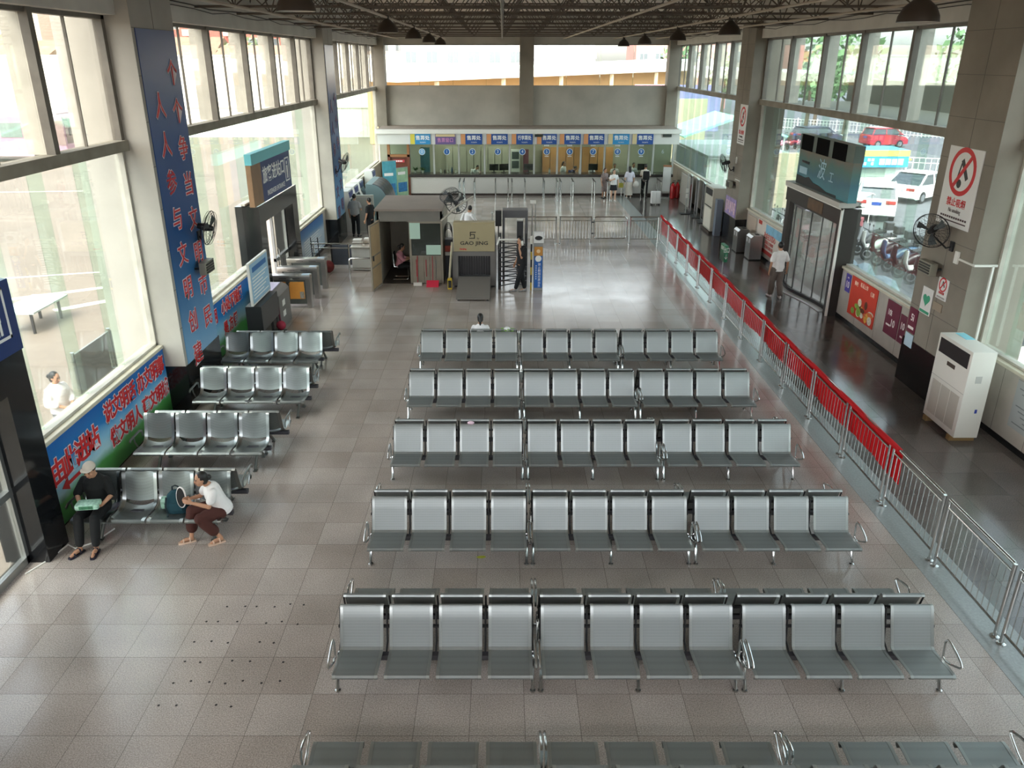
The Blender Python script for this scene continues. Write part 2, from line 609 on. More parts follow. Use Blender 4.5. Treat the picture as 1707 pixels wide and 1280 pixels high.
# black granite door surrounds
def surround(y0, y1, jw, zt, head, name, label):
    b = B()
    x0, x1 = -7.35, -6.7
    b.box(x0, x1, y0, y0 + jw, 0, zt)
    b.box(x0, x1, y1 - jw, y1, 0, zt)
    b.box(x0, x1, y0 + jw, y1 - jw, zt - head, zt)
    return struct(b.build(name, granite), label, 'door frame')
d1 = surround(6.0, 10.4, .55, 3.17, .5, 'door_1', 'black granite door surround near the man in the cap')
d2 = surround(21.95, 26.2, .6, 3.15, .5, 'door_2', 'black granite surround of the passenger entrance')
alu = M('aluminium_frame', '8f908d', 0.4, 0.7)
def leaf(parent, y0, y1, zt, rail, x=-7.02, handle=None):
    b = B()
    for a, c in ((y0, y0 + .07), (y1 - .07, y1)):
        b.box(x - .04, x + .04, a, c, 0.02, zt)
    b.box(x - .04, x + .04, y0, y1, .02, .14)
    b.box(x - .04, x + .04, y0, y1, zt - .09, zt)
    b.box(x - .045, x + .045, y0, y1, rail, rail + .1)
    d = b.build('door_leaf', alu, parent)
    B().box(x - .008, x + .008, y0 + .07, y1 - .07, .14, zt - .09).build('pane', glass_l, d)
    if handle:
        B().tube([(x + .05, handle, .9), (x + .1, handle, .95), (x + .1, handle, 1.45), (x + .05, handle, 1.5)], .016).build('handle', chrome, d)
leaf(d1, 8.2, 9.85, 2.67, 1.15)
leaf(d1, 6.55, 8.2, 2.67, 1.15)
leaf(d2, 24.1, 25.6, 2.65, 1.1, handle=24.3)

# far wall: upper band, windows, middle pier, header
b = B()
b.box(XL, XR, 47.0, 47.35, 3.3, 5.54)
b.box(XL - .3, XR + .3, 47.0, 47.35, 7.66, 9.15)
struct(b.build('wall_back_upper', panel_dust), 'stained plaster wall above the ticket counter', 'wall')
b = B()
b.box(.97, 1.74, 46.7, 47.4, 3.4, 8.4)
b.box(-7.0, -6.45, 46.6, 47.4, 3.4, 8.4)
b.box(9.12, 9.7, 46.6, 47.4, 3.4, 8.4)
struct(b.build('wall_back_piers', grime), 'three grey piers of the far wall', 'pier')
for x0, x1, nm in ((-6.45, .97, 'far window over ticket windows one to four'), (1.74, 9.12, 'far window over ticket windows five to nine')):
    w = struct(B().box(x0, x1, 47.1, 47.112, 5.54, 7.66).build(win_name(), glass_u), nm, 'window')
    f = B()
    f.box(x0, x1, 47.02, 47.2, 5.5, 5.56)
    f.box(x0, x1, 47.02, 47.2, 7.62, 7.68)
    f.build('window_frame', mullion_m, w)
    for k in range(1, 4):
        xx = x0 + (x1 - x0) * k / 4
        B().box(xx - .008, xx + .008, 47.12, 47.3, 5.56, 7.62).build('glass_rib', glass_fin, w)
struct(B().box(XL, XR, 47.0, 47.3, 0, 3.4).build('wall_back_lower', M('office_wall', '9a9b88', 0.8, var=0.08, scale=1)), 'back wall of the ticket office', 'wall')

# space frame under the roof: every cross truss one object
truss_m = M('rusty_dark_steel', '5e5349', 0.6, var=0.15, scale=5)
zb, zt_ = 7.98, 9.0
rows = [16.3 + 3.0 * k for k in range(10)]
for k, y in enumerate(rows):
    b = B()
    b.tube([(XL - .4, y, zb), (XR + .4, y, zb)], .032, 6)
    x = XL - .4
    i = 0
    while x < XR + .3:
        for dy in (-1.5, 1.5):
            b.tube([(x, y, zb), (x + .75, y + dy, zt_)], .017, 5, cap=False)
            b.tube([(x + 1.5, y, zb), (x + .75, y + dy, zt_)], .017, 5, cap=False)
        x += 1.5
        i += 1
    b.tube([(XL - .4, y + 1.5, zt_), (XR + .4, y + 1.5, zt_)], .035, 6)
    struct(b.build('ceiling_truss', truss_m, smooth=True), 'one cross truss of the steel roof space frame', 'truss')
b = B()
for x in (-.0,):
    b.tube([(x, 14, zb), (x, 46.9, zb)], .04, 6)
struct(b.build('ceiling_tie', truss_m, smooth=True), 'straight pipe running along under the roof trusses', 'pipe')

# ---------------------------------------------------------------- waiting benches
def perforated(name, col, rough):
    m = M(name, col, rough, 0.72)
    nt = m.node_tree
    L = nt.links
    b = nt.nodes['Principled BSDF']
    tc = nt.nodes.new('ShaderNodeTexCoord')
    v = nt.nodes.new('ShaderNodeTexVoronoi')
    v.inputs['Scale'].default_value = 75
    v.inputs['Randomness'].default_value = 0.0
    L.new(tc.outputs['Object'], v.inputs['Vector'])
    r = nt.nodes.new('ShaderNodeMapRange')
    r.inputs['From Min'].default_value = 0.2
    r.inputs['From Max'].default_value = 0.3
    r.inputs['To Min'].default_value = 0.55
    r.inputs['To Max'].default_value = 1.0
    L.new(v.outputs['Distance'], r.inputs['Value'])
    sc = nt.nodes.new('ShaderNodeVectorMath')
    sc.operation = 'SCALE'
    sc.inputs[0].default_value = rgb(col)[:3]
    L.new(r.outputs[0], sc.inputs['Scale'])
    L.new(sc.outputs[0], b.inputs['Base Color'])
    return m
perf = perforated('perforated_steel_sheet', '959a98', 0.45)
sheet_rim = M('smooth_steel_rim', 'a2a6a3', 0.36, 0.8)
perf_b = perforated('dull_perforated_steel', '7f8583', 0.36)
rim_b = M('dull_steel_rim', '9ba09e', 0.28, 1.0)
beam_m = M('dark_seat_beam', '55555a', 0.4, 0.6)

def seat_a():
    """flat sheet seat: rolled front lip, pan, backrest, rolled top; y runs from the front (0) to the back"""
    prof = [(.03, .375), (.0, .385), (-.008, .405), (.01, .42), (.06, .424), (.25, .405), (.42, .385), (.47, .388), (.505, .415), (.56, .55), (.62, .70), (.675, .84), (.695, .862), (.72, .858), (.73, .838)]
    b = B()
    W = .258
    b.mat(0).sheet(prof, -W + .035, W - .035, .006)
    b.mat(1).sheet(prof, -W, -W + .035, .009)
    b.sheet(prof, W - .035, W, .009)
    return b
def arm_loop(x):
    """rounded triangular armrest loop in the y-z plane"""
    pts = []
    raw = [(.34, .40), (.36, .60), (.33, .655), (.27, .66), (.14, .63), (.03, .59), (-.005, .555), (.02, .52), (.16, .44), (.26, .40)]
    for y, z in raw:
        pts.append((x, y, z))
    return B().tube(pts, .014, 8, closed=True)
def make_bench_a(mid_leg=True):
    t = thing('waiting_bench', 'x', 'bench')
    xs = [-.885 + .59 * k for k in range(4)]
    proto = None
    for x in xs:
        if proto is None:
            proto = seat_a().build('seat', [perf, sheet_rim], t, smooth=30)
            proto.location.x = x
        else:
            c = proto.copy()
            C.objects.link(c)
            c.parent = t
            c.location.x = x
    b = B()
    b.box(-1.17, 1.17, .40, .48, .295, .365, .008)
    b.build('seat_beam', beam_m, t)
    b = B()
    b.box(-1.17, 1.17, .615, .645, .60, .63)
    for x in (-1.15, -.59, 0, .59, 1.15):
        b.tube([(x, .44, .34), (x, .60, .42), (x, .64, .62), (x, .70, .83)], .012, 6)
    b.build('back_brace', dark_steel, t, smooth=True)
    for x in (-1.15, 1.15):
        g = B()
        g.tube([(x, .22, .008), (x, .26, .10), (x, .36, .30), (x, .42, .36)], .022, 8)
        g.lathe([(.034, 0), (.034, .02), (.02, .03)], (x, .22, 0), 10)
        g.build('leg', chrome, t, smooth=True)
        g = B()
        g.tube([(x, .74, .008), (x, .70, .10), (x, .56, .30), (x, .46, .36)], .022, 8)
        g.lathe([(.034, 0), (.034, .02), (.02, .03)], (x, .74, 0), 10)
        g.build('leg', chrome, t, smooth=True)
        arm_loop(x + (.025 if x > 0 else -.025)).build('armrest', chrome, t, smooth=True)
    if mid_leg:
        g = B()
        g.tube([(0, .22, .008), (0, .26, .10), (0, .36, .30), (0, .44, .33)], .02, 8)
        g.tube([(0, .74, .008), (0, .68, .10), (0, .54, .30), (0, .44, .33)], .02, 8)
        g.lathe([(.034, 0), (.034, .02), (.02, .03)], (0, .22, 0), 10)
        g.build('leg', chrome, t, smooth=True)
    return t
benches = {True: make_bench_a(True), False: make_bench_a(False)}
used = set()
ROWS = [17.3, 14.66, 12.12, 9.58, 7.05, 4.50]
ROWN = ['first row after the X-ray machine', 'second row after the X-ray machine', 'third row after the X-ray machine', 'fourth row after the X-ray machine', 'fifth row after the X-ray machine', 'sixth and last row']
XS = [(-.79, 'aisle end'), (1.605, 'middle'), (4.01, 'fence end')]
def place(root_key, loc, rz, label, group):
    src = benches[root_key]
    if root_key not in used:
        used.add(root_key)
        src.location = loc
        src.rotation_euler = (0, 0, rz)
        src['label'] = label
        src['group'] = group
        return src
    return dup(src, loc, rz, label, group)
for r, y in enumerate(ROWS):
    for k, (x, xn) in enumerate(XS):
        key = k > 0
        if not (r == 5):
            place(key, (x, y, 0), 0, 'steel bench, %s, %s, back to the counter' % (ROWN[r], xn), 'steel benches in the middle of the hall')
        else:
            place(key, (x, y, 0), 0, 'steel bench, %s, %s, back to the counter' % (ROWN[r], xn), 'steel benches in the middle of the hall')
        place(key, (x, y + 1.62, 0), PI, 'steel bench, %s, %s, facing the counter' % (ROWN[r], xn), 'steel benches in the middle of the hall')

# the curved benches along the bus-yard wall
def seat_b():
    b = B()
    W = .275
    n = 10
    prof = [(.03, .36), (-.005, .375), (-.01, .40), (.02, .425), (.12, .43), (.25, .415), (.36, .405), (.45, .425), (.515, .48), (.529, .512), (.55, .56), (.58, .66), (.615, .78), (.645, .88), (.675, .905), (.705, .885)]
    bm = b.bm
    grid = []
    for (y, z) in prof:
        row = []
        for j in range(n + 1):
            u = -1 + 2 * j / n
            dish = 0.028 * (1 - u * u) if .1 < y < .66 else 0
            k = prof.index((y, z))
            sag = .06 * (1 - u * u) * {6: .45, 7: .75, 8: 1, 9: 1, 10: .8, 11: .3}.get(k, 0)
            row.append((u * W, y + (dish if z > .5 else 0) - sag * .25, z - (dish if z < .5 else 0) - sag))
        grid.append(row)
    def patch(i0, i1, j0, j1, t, mi, slot=None):
        b.mi = mi
        top = [[bm.verts.new(grid[i][j]) for j in range(j0, j1 + 1)] for i in range(i0, i1 + 1)]
        bot = [[bm.verts.new((grid[i][j][0], grid[i][j][1] + t * .8, grid[i][j][2] - t)) for j in range(j0, j1 + 1)] for i in range(i0, i1 + 1)]
        fs = []
        for i in range(i1 - i0):
            for j in range(j1 - j0):
                fs.append(bm.faces.new((top[i][j], top[i][j + 1], top[i + 1][j + 1], top[i + 1][j])))
                fs.append(bm.faces.new((bot[i][j], bot[i + 1][j], bot[i + 1][j + 1], bot[i][j + 1])))
        for i in range(i1 - i0):
            fs.append(bm.faces.new((top[i][0], top[i + 1][0], bot[i + 1][0], bot[i][0])))
            fs.append(bm.faces.new((top[i][-1], bot[i][-1], bot[i + 1][-1], top[i + 1][-1])))
        for j in range(j1 - j0):
            fs.append(bm.faces.new((top[0][j], bot[0][j], bot[0][j + 1], top[0][j + 1])))
            fs.append(bm.faces.new((top[-1][j], top[-1][j + 1], bot[-1][j + 1], bot[-1][j])))
        b._mark(fs)
    patch(0, 15, 0, 1, .012, 1)
    patch(0, 15, n - 1, n, .012, 1)
    patch(0, 8, 1, n - 1, .008, 0)
    patch(9, 15, 1, n - 1, .008, 0)
    return b
def make_bench_b():
    t = thing('curved_bench', 'x', 'bench')
    proto = None
    for k in range(4):
        x = -.87 + .58 * k
        if proto is None:
            proto = seat_b().build('seat', [perf_b, rim_b], t, smooth=45)
            proto.location.x = x
        else:
            c = proto.copy()
            C.objects.link(c)
            c.parent = t
            c.location.x = x
    B().box(-1.2, 1.2, .36, .44, .29, .36, .008).build('seat_beam', beam_m, t)
    for x in (-.8, .95):
        for sgn in (1, -1):
            g = B()
            y1 = .40 - .28 * sgn
            g.tube([(x, .40, .32), (x, y1, .02)], .024, 8, ry=.036)
            g.cbox((x, y1, .012), (.06, .09, .024))
            g.build('leg', rim_b, t, smooth=40)
    for x in (-1.185,):
        g = B()
        g.tube([(x, .56, .50), (x, .54, .60), (x, .45, .645), (x, .10, .64), (x, .04, .61)], .014, 8, ry=.026)
        g.tube([(x, .30, .40), (x, .22, .52), (x, .2, .64)], .014, 8)
        g.build('armrest', rim_b, t, smooth=True)
    return t
bb = make_bench_b()
BROWS = [(17.19, 'nearest the entrance'), (14.85, 'beside the banner column'), (12.55, 'behind the seated pair'), (10.33, 'with two people on it')]
first = True
for i, (y, nm) in enumerate(BROWS):
    lab = 'curved steel bench by the blue wall, the one ' + nm
    if first:
        bb.location = (-5.42, y, 0)
        bb['label'] = lab
        bb['group'] = 'curved benches along the blue wall'
        first = False
    else:
        dup(bb, (-5.42 + (.22 if i == 1 else 0.1 if i == 0 else 0), y, 0), 0, lab, 'curved benches along the blue wall')
    dup(bb, (-5.38 + (.18 if i in (0, 1) else .12 if i == 2 else 0), y + 1.46, 0), PI, 'curved bench facing away behind that ' + nm, 'curved benches along the blue wall')

# ---------------------------------------------------------------- outdoors, seen through the glass
yard_m = M('sunlit_concrete_yard', '7a6f62', 0.85, var=0.14, scale=0.25, detail=6)
lot_m = M('parking_concrete', '606265', 0.85, var=0.1, scale=0.3, detail=6)
road_m = M('asphalt_road', '55575e', 0.85, var=0.08, scale=0.6)
white_wall = M('white_painted_wall', 'e6e3d8', 0.7, var=0.04, scale=0.3)
struct(B().box(-120, XL - .3, -30, 160, -.16, -.06).build('ground_yard', yard_m), 'bright concrete bus yard outside', 'ground')
struct(B().box(XR + .3, 34, -30, 160, -.16, -.06).build('ground_parking', lot_m), 'parking apron outside the glass', 'ground')
struct(B().box(34, 130, -30, 190, -.16, -.05).build('ground_road', road_m), 'grey street beyond the parking apron', 'road')
struct(B().box(XL - .3, XR + .3, 47.4, 160, -.16, -.06).build('ground_rear', yard_m), 'bright yard behind the ticket office', 'ground')
# white lines on the yard
b = B()
for (x, y, l, w, r) in ((-14.5, 24.5, 5, .3, .55), (-15.5, 27, 4, .16, .3), (-24, 46, 12, .2, .1), (-12.6, 23.5, 2.2, .35, .75)):
    b.cbox((x, y, -.055), (l, w, .004), (0, 0, r))
struct(b.build('ground_markings', M('road_paint', 'c4beb2', 0.8, var=.25, scale=3)), 'worn white lines painted on the bus yard', 'marking')

# boundary building of the yard: long white wall with joints and a coping
b = B()
b.mat(0).box(-75, -9.5, 80, 81, -.1, 7.15)
b.mat(1).box(-75, -9.5, 79.9, 81.1, 7.15, 7.3)
for k in range(30):
    b.box(-75 + 2.2 * k, -74.95 + 2.2 * k, 79.97, 80, 0, 7.15)
b.mat(1).box(-75, -9.5, 79.9, 80, 2.6, 2.7)
tag(b.build('boundary_wall', [white_wall, M('wall_coping', 'd9d2c0', 0.7)]), 'long white boundary wall at the far side of the bus yard', 'wall')

win_dark = M('distant_window_glass', '6a7378', 0.25)
def block(name, label, x0, x1, y0, y1, h, col, rows_, cols_, z0=1.0, floor_h=3.2, balc=None, roofc='b98a70', cat='building', col2=None):
    t = thing(name, label, cat, ((x0 + x1) / 2, y0, 0))
    w, d = x1 - x0, y1 - y0
    bm_ = M('facade_' + col, col, 0.8, var=0.06, scale=0.4)
    B().box(-w / 2, w / 2, 0, d, -.1, h).build('wall', bm_, t)
    B().box(-w / 2 - .3, w / 2 + .3, -.3, d + .3, h, h + .4).build('roof', M('roof_' + roofc, roofc, 0.8, var=.1, scale=1), t)
    for r in range(rows_):
        for c in range(cols_):
            cx = -w / 2 + w * (c + .5) / cols_
            z = z0 + r * floor_h
            if z + 1.6 > h:
                continue
            ww = min(1.6, w / cols_ * .55)
            f = B().box(cx - ww / 2, cx + ww / 2, -.06, .02, z, z + 1.6).build('window', M('window_trim', 'd8d4ca', 0.6), t)
            g = B()
            g.box(cx - ww / 2 + .08, cx - .04, -.075, -.05, z + .08, z + 1.52)
            g.box(cx + .04, cx + ww / 2 - .08, -.075, -.05, z + .08, z + 1.52)
            g.build('pane', win_dark, f)
            if balc and c % 2 == balc % 2:
                B().box(cx - w / cols_ * .48, cx + w / cols_ * .48, -1.1, 0, z - .9, z - .05).build('balcony', M('balcony_' + (col2 or 'ece6da'), col2 or 'ece6da', 0.7), t)
    return t
block('apartment_block', 'red brick apartment block with white balconies beyond the bus yard', -62, -38, 128, 140, 16, 'b5655a', 4, 8, 2, 3.0, 1)
block('apartment_block', 'cream apartment block with open balconies beyond the bus yard', -92, -64, 120, 132, 17, 'd9cdb8', 5, 9, 2, 3.0, 1, col2='f2eee4')
block('apartment_block', 'tall red and white apartment block seen past the blue banner', -36, -22, 120, 132, 18, 'c06a5c', 5, 5, 2, 3.0, 1)
block('apartment_block', 'pale grey apartment block just left of the far pier', -21, -14.5, 130, 140, 18, 'cfc8bb', 5, 3, 2, 3.0)
block('white_building', 'long white building with paired windows behind the far canopy', -14, 12, 118, 128, 22, 'aaa599', 6, 9, 6.4, 3.4)
block('tower_block', 'white apartment tower with pink bands across the street', 62, 84, 88, 100, 30, 'efe3dc', 8, 8, 2, 3.2, 1, col2='e6c8c0')
block('tower_block', 'pale block with blue-grey balconies across the street', 88, 112, 84, 98, 32, 'e9e6e0', 8, 8, 2, 3.2, 1, col2='c8ccd0')
block('brick_building', 'red brick building with white trim behind the far trees', 20, 34, 128, 138, 13, 'c58f85', 3, 6, 3, 3.2)
block('yellow_building', 'low yellow building across the street by the trees', 52, 64, 66, 76, 8.2, 'd9cf9a', 2, 4, 1.2, 3.2)
# roofline buildings in front of the apartments
b = B()
for x0, x1, y, z, dz in ((-74, -52, 98, 7.4, 1.6), (-50, -34, 100, 7.2, 2.2), (-32, -18, 96, 7.0, 1.4)):
    b.mat(0).box(x0, x1, y, y + 8, 0, z)
    b.mat(1).prism([(y - .6, z), (y + 8.6, z), (y + 4, z + dz)], x0 - .5, x1 + .5, 'x')
tag(b.build('shed_roof', [M('shed_wall', 'd6cbb4', 0.8), M('brown_roof_tile', '8e7460', 0.8, var=.2, scale=2)]), 'row of low brown roofed sheds over the white boundary wall', 'building')

# far canopy behind the ticket office
ca = thing('canopy', 'long white canopy over a yellow walled platform behind the ticket office', 'canopy', (0, 0, 0))
P0, P1 = Vector((-8.5, 69.5, 0)), Vector((26, 104, 0))
d = (P1 - P0).normalized()
nrm = Vector((-d.y, d.x, 0))
def slab(P0, P1, za0, za1, zb0, zb1, depth):
    q = B()
    pts = []
    for P, zl, zh in ((P0, za0, za1), (P1, zb0, zb1)):
        a = P
        c = P + nrm * depth
        pts.append([(a.x, a.y, zl), (c.x, c.y, zl), (c.x, c.y, zh), (a.x, a.y, zh)])
    return q.loft(pts)
slab(P0, P1, 5.15, 5.75, 5.75, 6.85, 9).build('fascia', white_wall, ca)
slab(P0 + nrm * .4, P1 + nrm * .4, 5.75, 5.82, 6.85, 6.95, 8).build('roof', M('pale_green_sheet_roof', 'cfe0da', 0.6), ca)
slab(P0 + nrm * 4, P1 + nrm * 4, 0, 5.15, 0, 5.75, .4).build('wall', M('ochre_wall', 'd9b27c', 0.8, var=.1, scale=.3), ca)
for k in range(6):
    p = P0 + (P1 - P0) * ((k + .5) / 6)
    B().box(p.x - .2, p.x + .2, p.y + .3, p.y + .7, -.1, 5.3 + .1 * k).build('post', M('canopy_post', 'b9a888', 0.7), ca)
# signboards under it
tag(B().box(13.2, 16.4, 84.0, 84.2, 0, 4.6).build('billboard', M('pink_panel', 'c98a98', 0.7)), 'dull pink panel under the far canopy', 'panel')
tag(B().box(17.2, 22.4, 86, 86.2, 0, 4.5).build('billboard', M('violet_panel', '7f80ae', 0.7)), 'violet blue panel under the far canopy', 'panel')
dm = B()
dm.prism([(7.5 + 4.2 * math.cos(a), 7 + 4.2 * math.sin(a)) for a in [PI * k / 14 for k in range(15)]], 106, 112, 'y')
dm.box(3.4, 11.6, 106.2, 111.8, -.1, 7)
tag(dm.build('dome', M('pale_dome', 'd6d6d6', 0.6), smooth=True), 'pale barrel vaulted roof end behind the far canopy', 'building')

leaf_m = M('tree_leaves', '56764c', 0.7, var=.35, scale=.8)
leaf_m2 = M('pale_tree_leaves', '7d8f68', 0.7, var=.3, scale=.8)
bark_m = M('tree_bark', '6a5a4a', 0.9)
def tree(x, y, h, r, label, m, seed):
    rnd = random.Random(seed)
    t = thing('tree', label, 'tree', (x, y, -.06), 0, 'street trees outside')
    B().tube([(0, 0, 0), (.1, 0, h * .3), (0, .1, h * .6)], [.22, .17, .1], 7).build('trunk', bark_m, t, smooth=True)
    b = B()
    for k in range(420):
        while True:
            p = Vector((rnd.uniform(-1, 1), rnd.uniform(-1, 1), rnd.uniform(-1, 1)))
            if .35 < p.length < 1:
                break
        c = Vector((p.x * r, p.y * r, h * .66 + p.z * h * .36))
        s = rnd.uniform(.22, .5)
        u = Vector((rnd.uniform(-1, 1), rnd.uniform(-1, 1), rnd.uniform(-1, 1))).normalized()
        v = u.orthogonal().normalized()
        w = u.cross(v)
        b.quad(c - v * s, c + w * s * .6, c + v * s, c - w * s * .6)
    b.build('foliage', m, t)
tree(27, 74, 9, 3.2, 'bushy tree by the street, first from the far pier', leaf_m, 1)
tree(33, 80, 9.5, 3.4, 'tall green tree by the street behind the parked scooters', leaf_m, 2)
tree(46, 84, 10, 3.4, 'tall green tree by the street above the red car', leaf_m, 3)
tree(50, 62, 9, 3.5, 'pale leafed tree beside the yellow building', leaf_m2, 4)
tree(58, 58, 10, 4.2, 'broad pale tree in front of the yellow building', leaf_m2, 5)
tree(36, 96, 8, 3, 'green tree by the far end of the canopy', leaf_m, 6)
tree(24, 116, 9, 3.2, 'green tree before the red brick building', leaf_m, 7)
tree(31, 118, 8, 3, 'pale tree over the end of the far canopy', leaf_m2, 8)
tree(-45, 104, 10, 4.5, 'olive tree in front of the red brick apartment block', leaf_m2, 9)
tree(-30, 102, 9.5, 4, 'olive tree in front of the red and white apartment block', leaf_m2, 10)
tree(-66, 104, 9.8, 4.5, 'olive tree in front of the cream apartment block', leaf_m2, 11)

# canopy along the parking side of the hall
aw = thing('awning', 'dark olive flat awning roof outside the upper windows, parking side', 'awning', (0, 0, 0))
am = M('olive_roof_sheet', '3c4036', 0.8, var=.1, scale=.5)
B().box(9.95, 13.0, 17.4, 31.4, 5.38, 5.46).build('roof', am, aw)
B().box(12.9, 13.1, 17.3, 31.5, 5.34, 6.25).build('parapet', am, aw)
for y in (18.2, 30.6):
    B().tube([(12.7, y, -.06), (12.7, y, 5.4)], .09, 10).build('post', white_wall, aw, smooth=True)

# vehicles
car_white = M('white_car_paint', 'f0efec', 0.2)
tyre = M('tyre_rubber', '1c1c1d', 0.8)
car_glass = M('car_glass', '39434a', 0.08)
lamp_red = M('tail_lamp', 'b03a34', 0.3)
rim_m = M('alloy_rim', 'b9bcbf', 0.3, .9)
plate_m = M('blue_plate', '2d4da0', 0.5)
def car(name, label, loc, rz, paint, L=4.6, W=1.8, Hh=1.47, suv=False):
    t = thing(name, label, 'car', loc, rz)
    # side profile lower body (x forward)
    hood = .78 if not suv else .95
    lo = [(-L / 2, .35), (-L / 2 - .02, .7), (-L / 2 + .1, hood + .12), (-L / 2 + .75, hood + .16), (L / 2 - 1.3, hood + .1), (L / 2 - .25, hood - .08), (L / 2, .62), (L / 2 - .02, .3), (-L / 2 + .3, .25)]
    b = B()
    b.loft([[(x, y * W / 2, z) for x, z in lo] for y in (-.97, -.99, .99, .97)])
    b.build('body', paint, t, smooth=30)
    zt = Hh
    if suv:
        up = [(-L / 2 + .15, hood + .1), (-L / 2 + .35, zt - .08), (-L / 2 + .9, zt), (.5, zt), (1.25, hood + .08)]
    else:
        up = [(-L / 2 + .55, hood + .14), (-L / 2 + 1.25, zt - .08), (-L / 2 + 1.8, zt), (.45, zt - .03), (1.3, hood + .1)]
    b = B()
    rings = []
    for y, s in ((-.97, 0.0), (-.80, 1.0), (.80, 1.0), (.97, 0.0)):
        rings.append([(x, y * W / 2 * (.99 if s == 0 else 1), z if s else min(z, hood + .1 + (z - hood - .1) * .0 + .02)) for x, z in up])
    b.loft([[(x, -.96 * W / 2 + (z - hood) * .2, z) for x, z in up], [(x, .96 * W / 2 - (z - hood) * .2, z) for x, z in up]])
    b.build('cabin', car_glass, t, smooth=30)
    b = B()
    rx0, rx1 = (-L / 2 + .4, .5) if suv else (-L / 2 + 1.3, .4)
    b.box(rx0, rx1, -W / 2 * .74, W / 2 * .74, zt - .02, zt + .02, .015)
    for sy in (-1, 1):
        for i in (1, 3):
            p0, p1 = up[0 if i == 1 else 4], up[1 if i == 1 else 3]
            f = lambda p: (p[0], sy * (.97 * W / 2 - (p[1] - hood) * .2), p[1])
            b.tube([f(p0), f(p1)], .05, 6)
        f = lambda x: (x, sy * (.975 * W / 2 - (zt - hood) * .2), zt - .03)
        b.tube([f(rx0), f(rx1)], .045, 6)
        xm = (rx0 + rx1) / 2 + .1
        b.tube([(xm, sy * (.975 * W / 2), hood + .1), (xm, sy * (.975 * W / 2 - (zt - hood) * .2), zt - .03)], .045, 6)
    b.build('roof', paint, t, smooth=30)
    for sx in (-1, 1):
        for sy in (-1, 1):
            w = B()
            cx, cy = sx * L * .29, sy * (W / 2 - .11)
            ring = lambda r, y: [(cx + r * math.cos(2 * PI * j / 20), y, .31 + r * math.sin(2 * PI * j / 20)) for j in range(20)]
            w.mat(0).loft([ring(.2, cy - .11), ring(.31, cy - .11), ring(.32, cy), ring(.31, cy + .12), ring(.2, cy + .12)])
            w.mat(1).loft([ring(.19, cy - .125), ring(.19, cy + .13)])
            w.build('wheel', [tyre, rim_m], t, smooth=40)
    for sy in (-1, 1):
        B().cbox((-L / 2 + .06, sy * W * .35, hood - .02), (.16, W * .24, .16), bev=.02).build('tail_lamp', lamp_red, t)
        B().cbox((L / 2 - .16, sy * W * .35, hood - .14), (.3, W * .24, .14), bev=.02).build('headlamp', M('headlamp', 'dfe4e6', 0.1), t)
        B().cbox((.85, sy * (W / 2 + .08), hood + .17), (.14, .2, .13), bev=.03).build('mirror', paint, t)
    B().cbox((-L / 2 - .025, 0, hood - .08), (.02, .46, .14)).build('number_plate', plate_m, t)
    B().cbox((L / 2 + .0, 0, .48), (.04, 1.0, .2)).build('grille', black, t)
    return t
car('sedan', 'white sedan parked with its tail lamps towards the hall', (22.3, 43.2, -.06), .68, car_white)
car('hatchback', 'white hatchback half hidden behind the door sign', (17.9, 38.4, -.06), 1.15, car_white, 4.0, 1.75, 1.55, True)
car('parked_car', 'white car with a dark grille close to the glass near the tall air conditioner', (13.0, 18.1, -.06), -2.2, car_white, 4.5, 1.8, 1.5, False)
car('street_car', 'small red car with a blue roof on the street', (32.6, 70.5, -.06), .2, M('red_car_paint', 'a8323c', 0.3), 3.6, 1.6, 1.6, True)
car('street_car', 'dark blue car on the street beside the red one', (27.6, 72.5, -.06), .2, M('dark_car_paint', '44485a', 0.3), 4.2, 1.75, 1.55, True)

# bus in the yard
bt = thing('bus', 'pale pink coach parked across the bus yard', 'bus', (-37.5, 60.8, -.06), 0)
pink = M('pink_coach_paint', 'a0808f', 0.35)
B().box(-6, 6, -1.25, 1.25, .45, 3.3, .14).build('body', pink, bt)
B().box(-6.02, 6.02, -1.27, 1.27, .45, .85).build('skirt', M('bus_skirt', 'b7a3ae', 0.5), bt)
for k in range(6):
    B().box(-5.6 + 1.75 * k, -4.05 + 1.75 * k, -1.275, -1.24, 1.75, 2.75).build('side_window', M('pale_window', '6f7f78', 0.1), bt)
B().box(5.96, 6.03, -1.1, 1.1, 1.3, 3.0).build('windscreen', M('bus_glass', '5a4a48', 0.1), bt)
B().box(4.6, 5.99, -1.28, -1.24, 1.2, 2.9).build('door', M('bus_door_glass', '7d6a66', 0.2), bt)
B().box(-5.6, 5.6, -1.1, 1.1, 3.3, 3.42, .04).build('roof', M('coach_roof', 'a9a5a2', 0.5), bt)
for sx in (-3.6, 4.0):
    for sy in (-1, 1):
        w = B()
        ring = lambda r, y: [(sx + r * math.cos(2 * PI * j / 20), y, .5 + r * math.sin(2 * PI * j / 20)) for j in range(20)]
        w.loft([ring(.3, sy * 1.3), ring(.5, sy * 1.28), ring(.5, sy * 1.0)])
        w.build('wheel', tyre, bt, smooth=40)
for sy in (-1, 1):
    b = B().tube([(6.0, sy * 1.15, 3.0), (6.45, sy * 1.3, 2.9), (6.5, sy * 1.35, 2.3)], .03, 6)
    b.box(6.42, 6.52, sy * 1.35 - .1, sy * 1.35 + .1, 1.9, 2.4)
    b.build('mirror', black, bt)

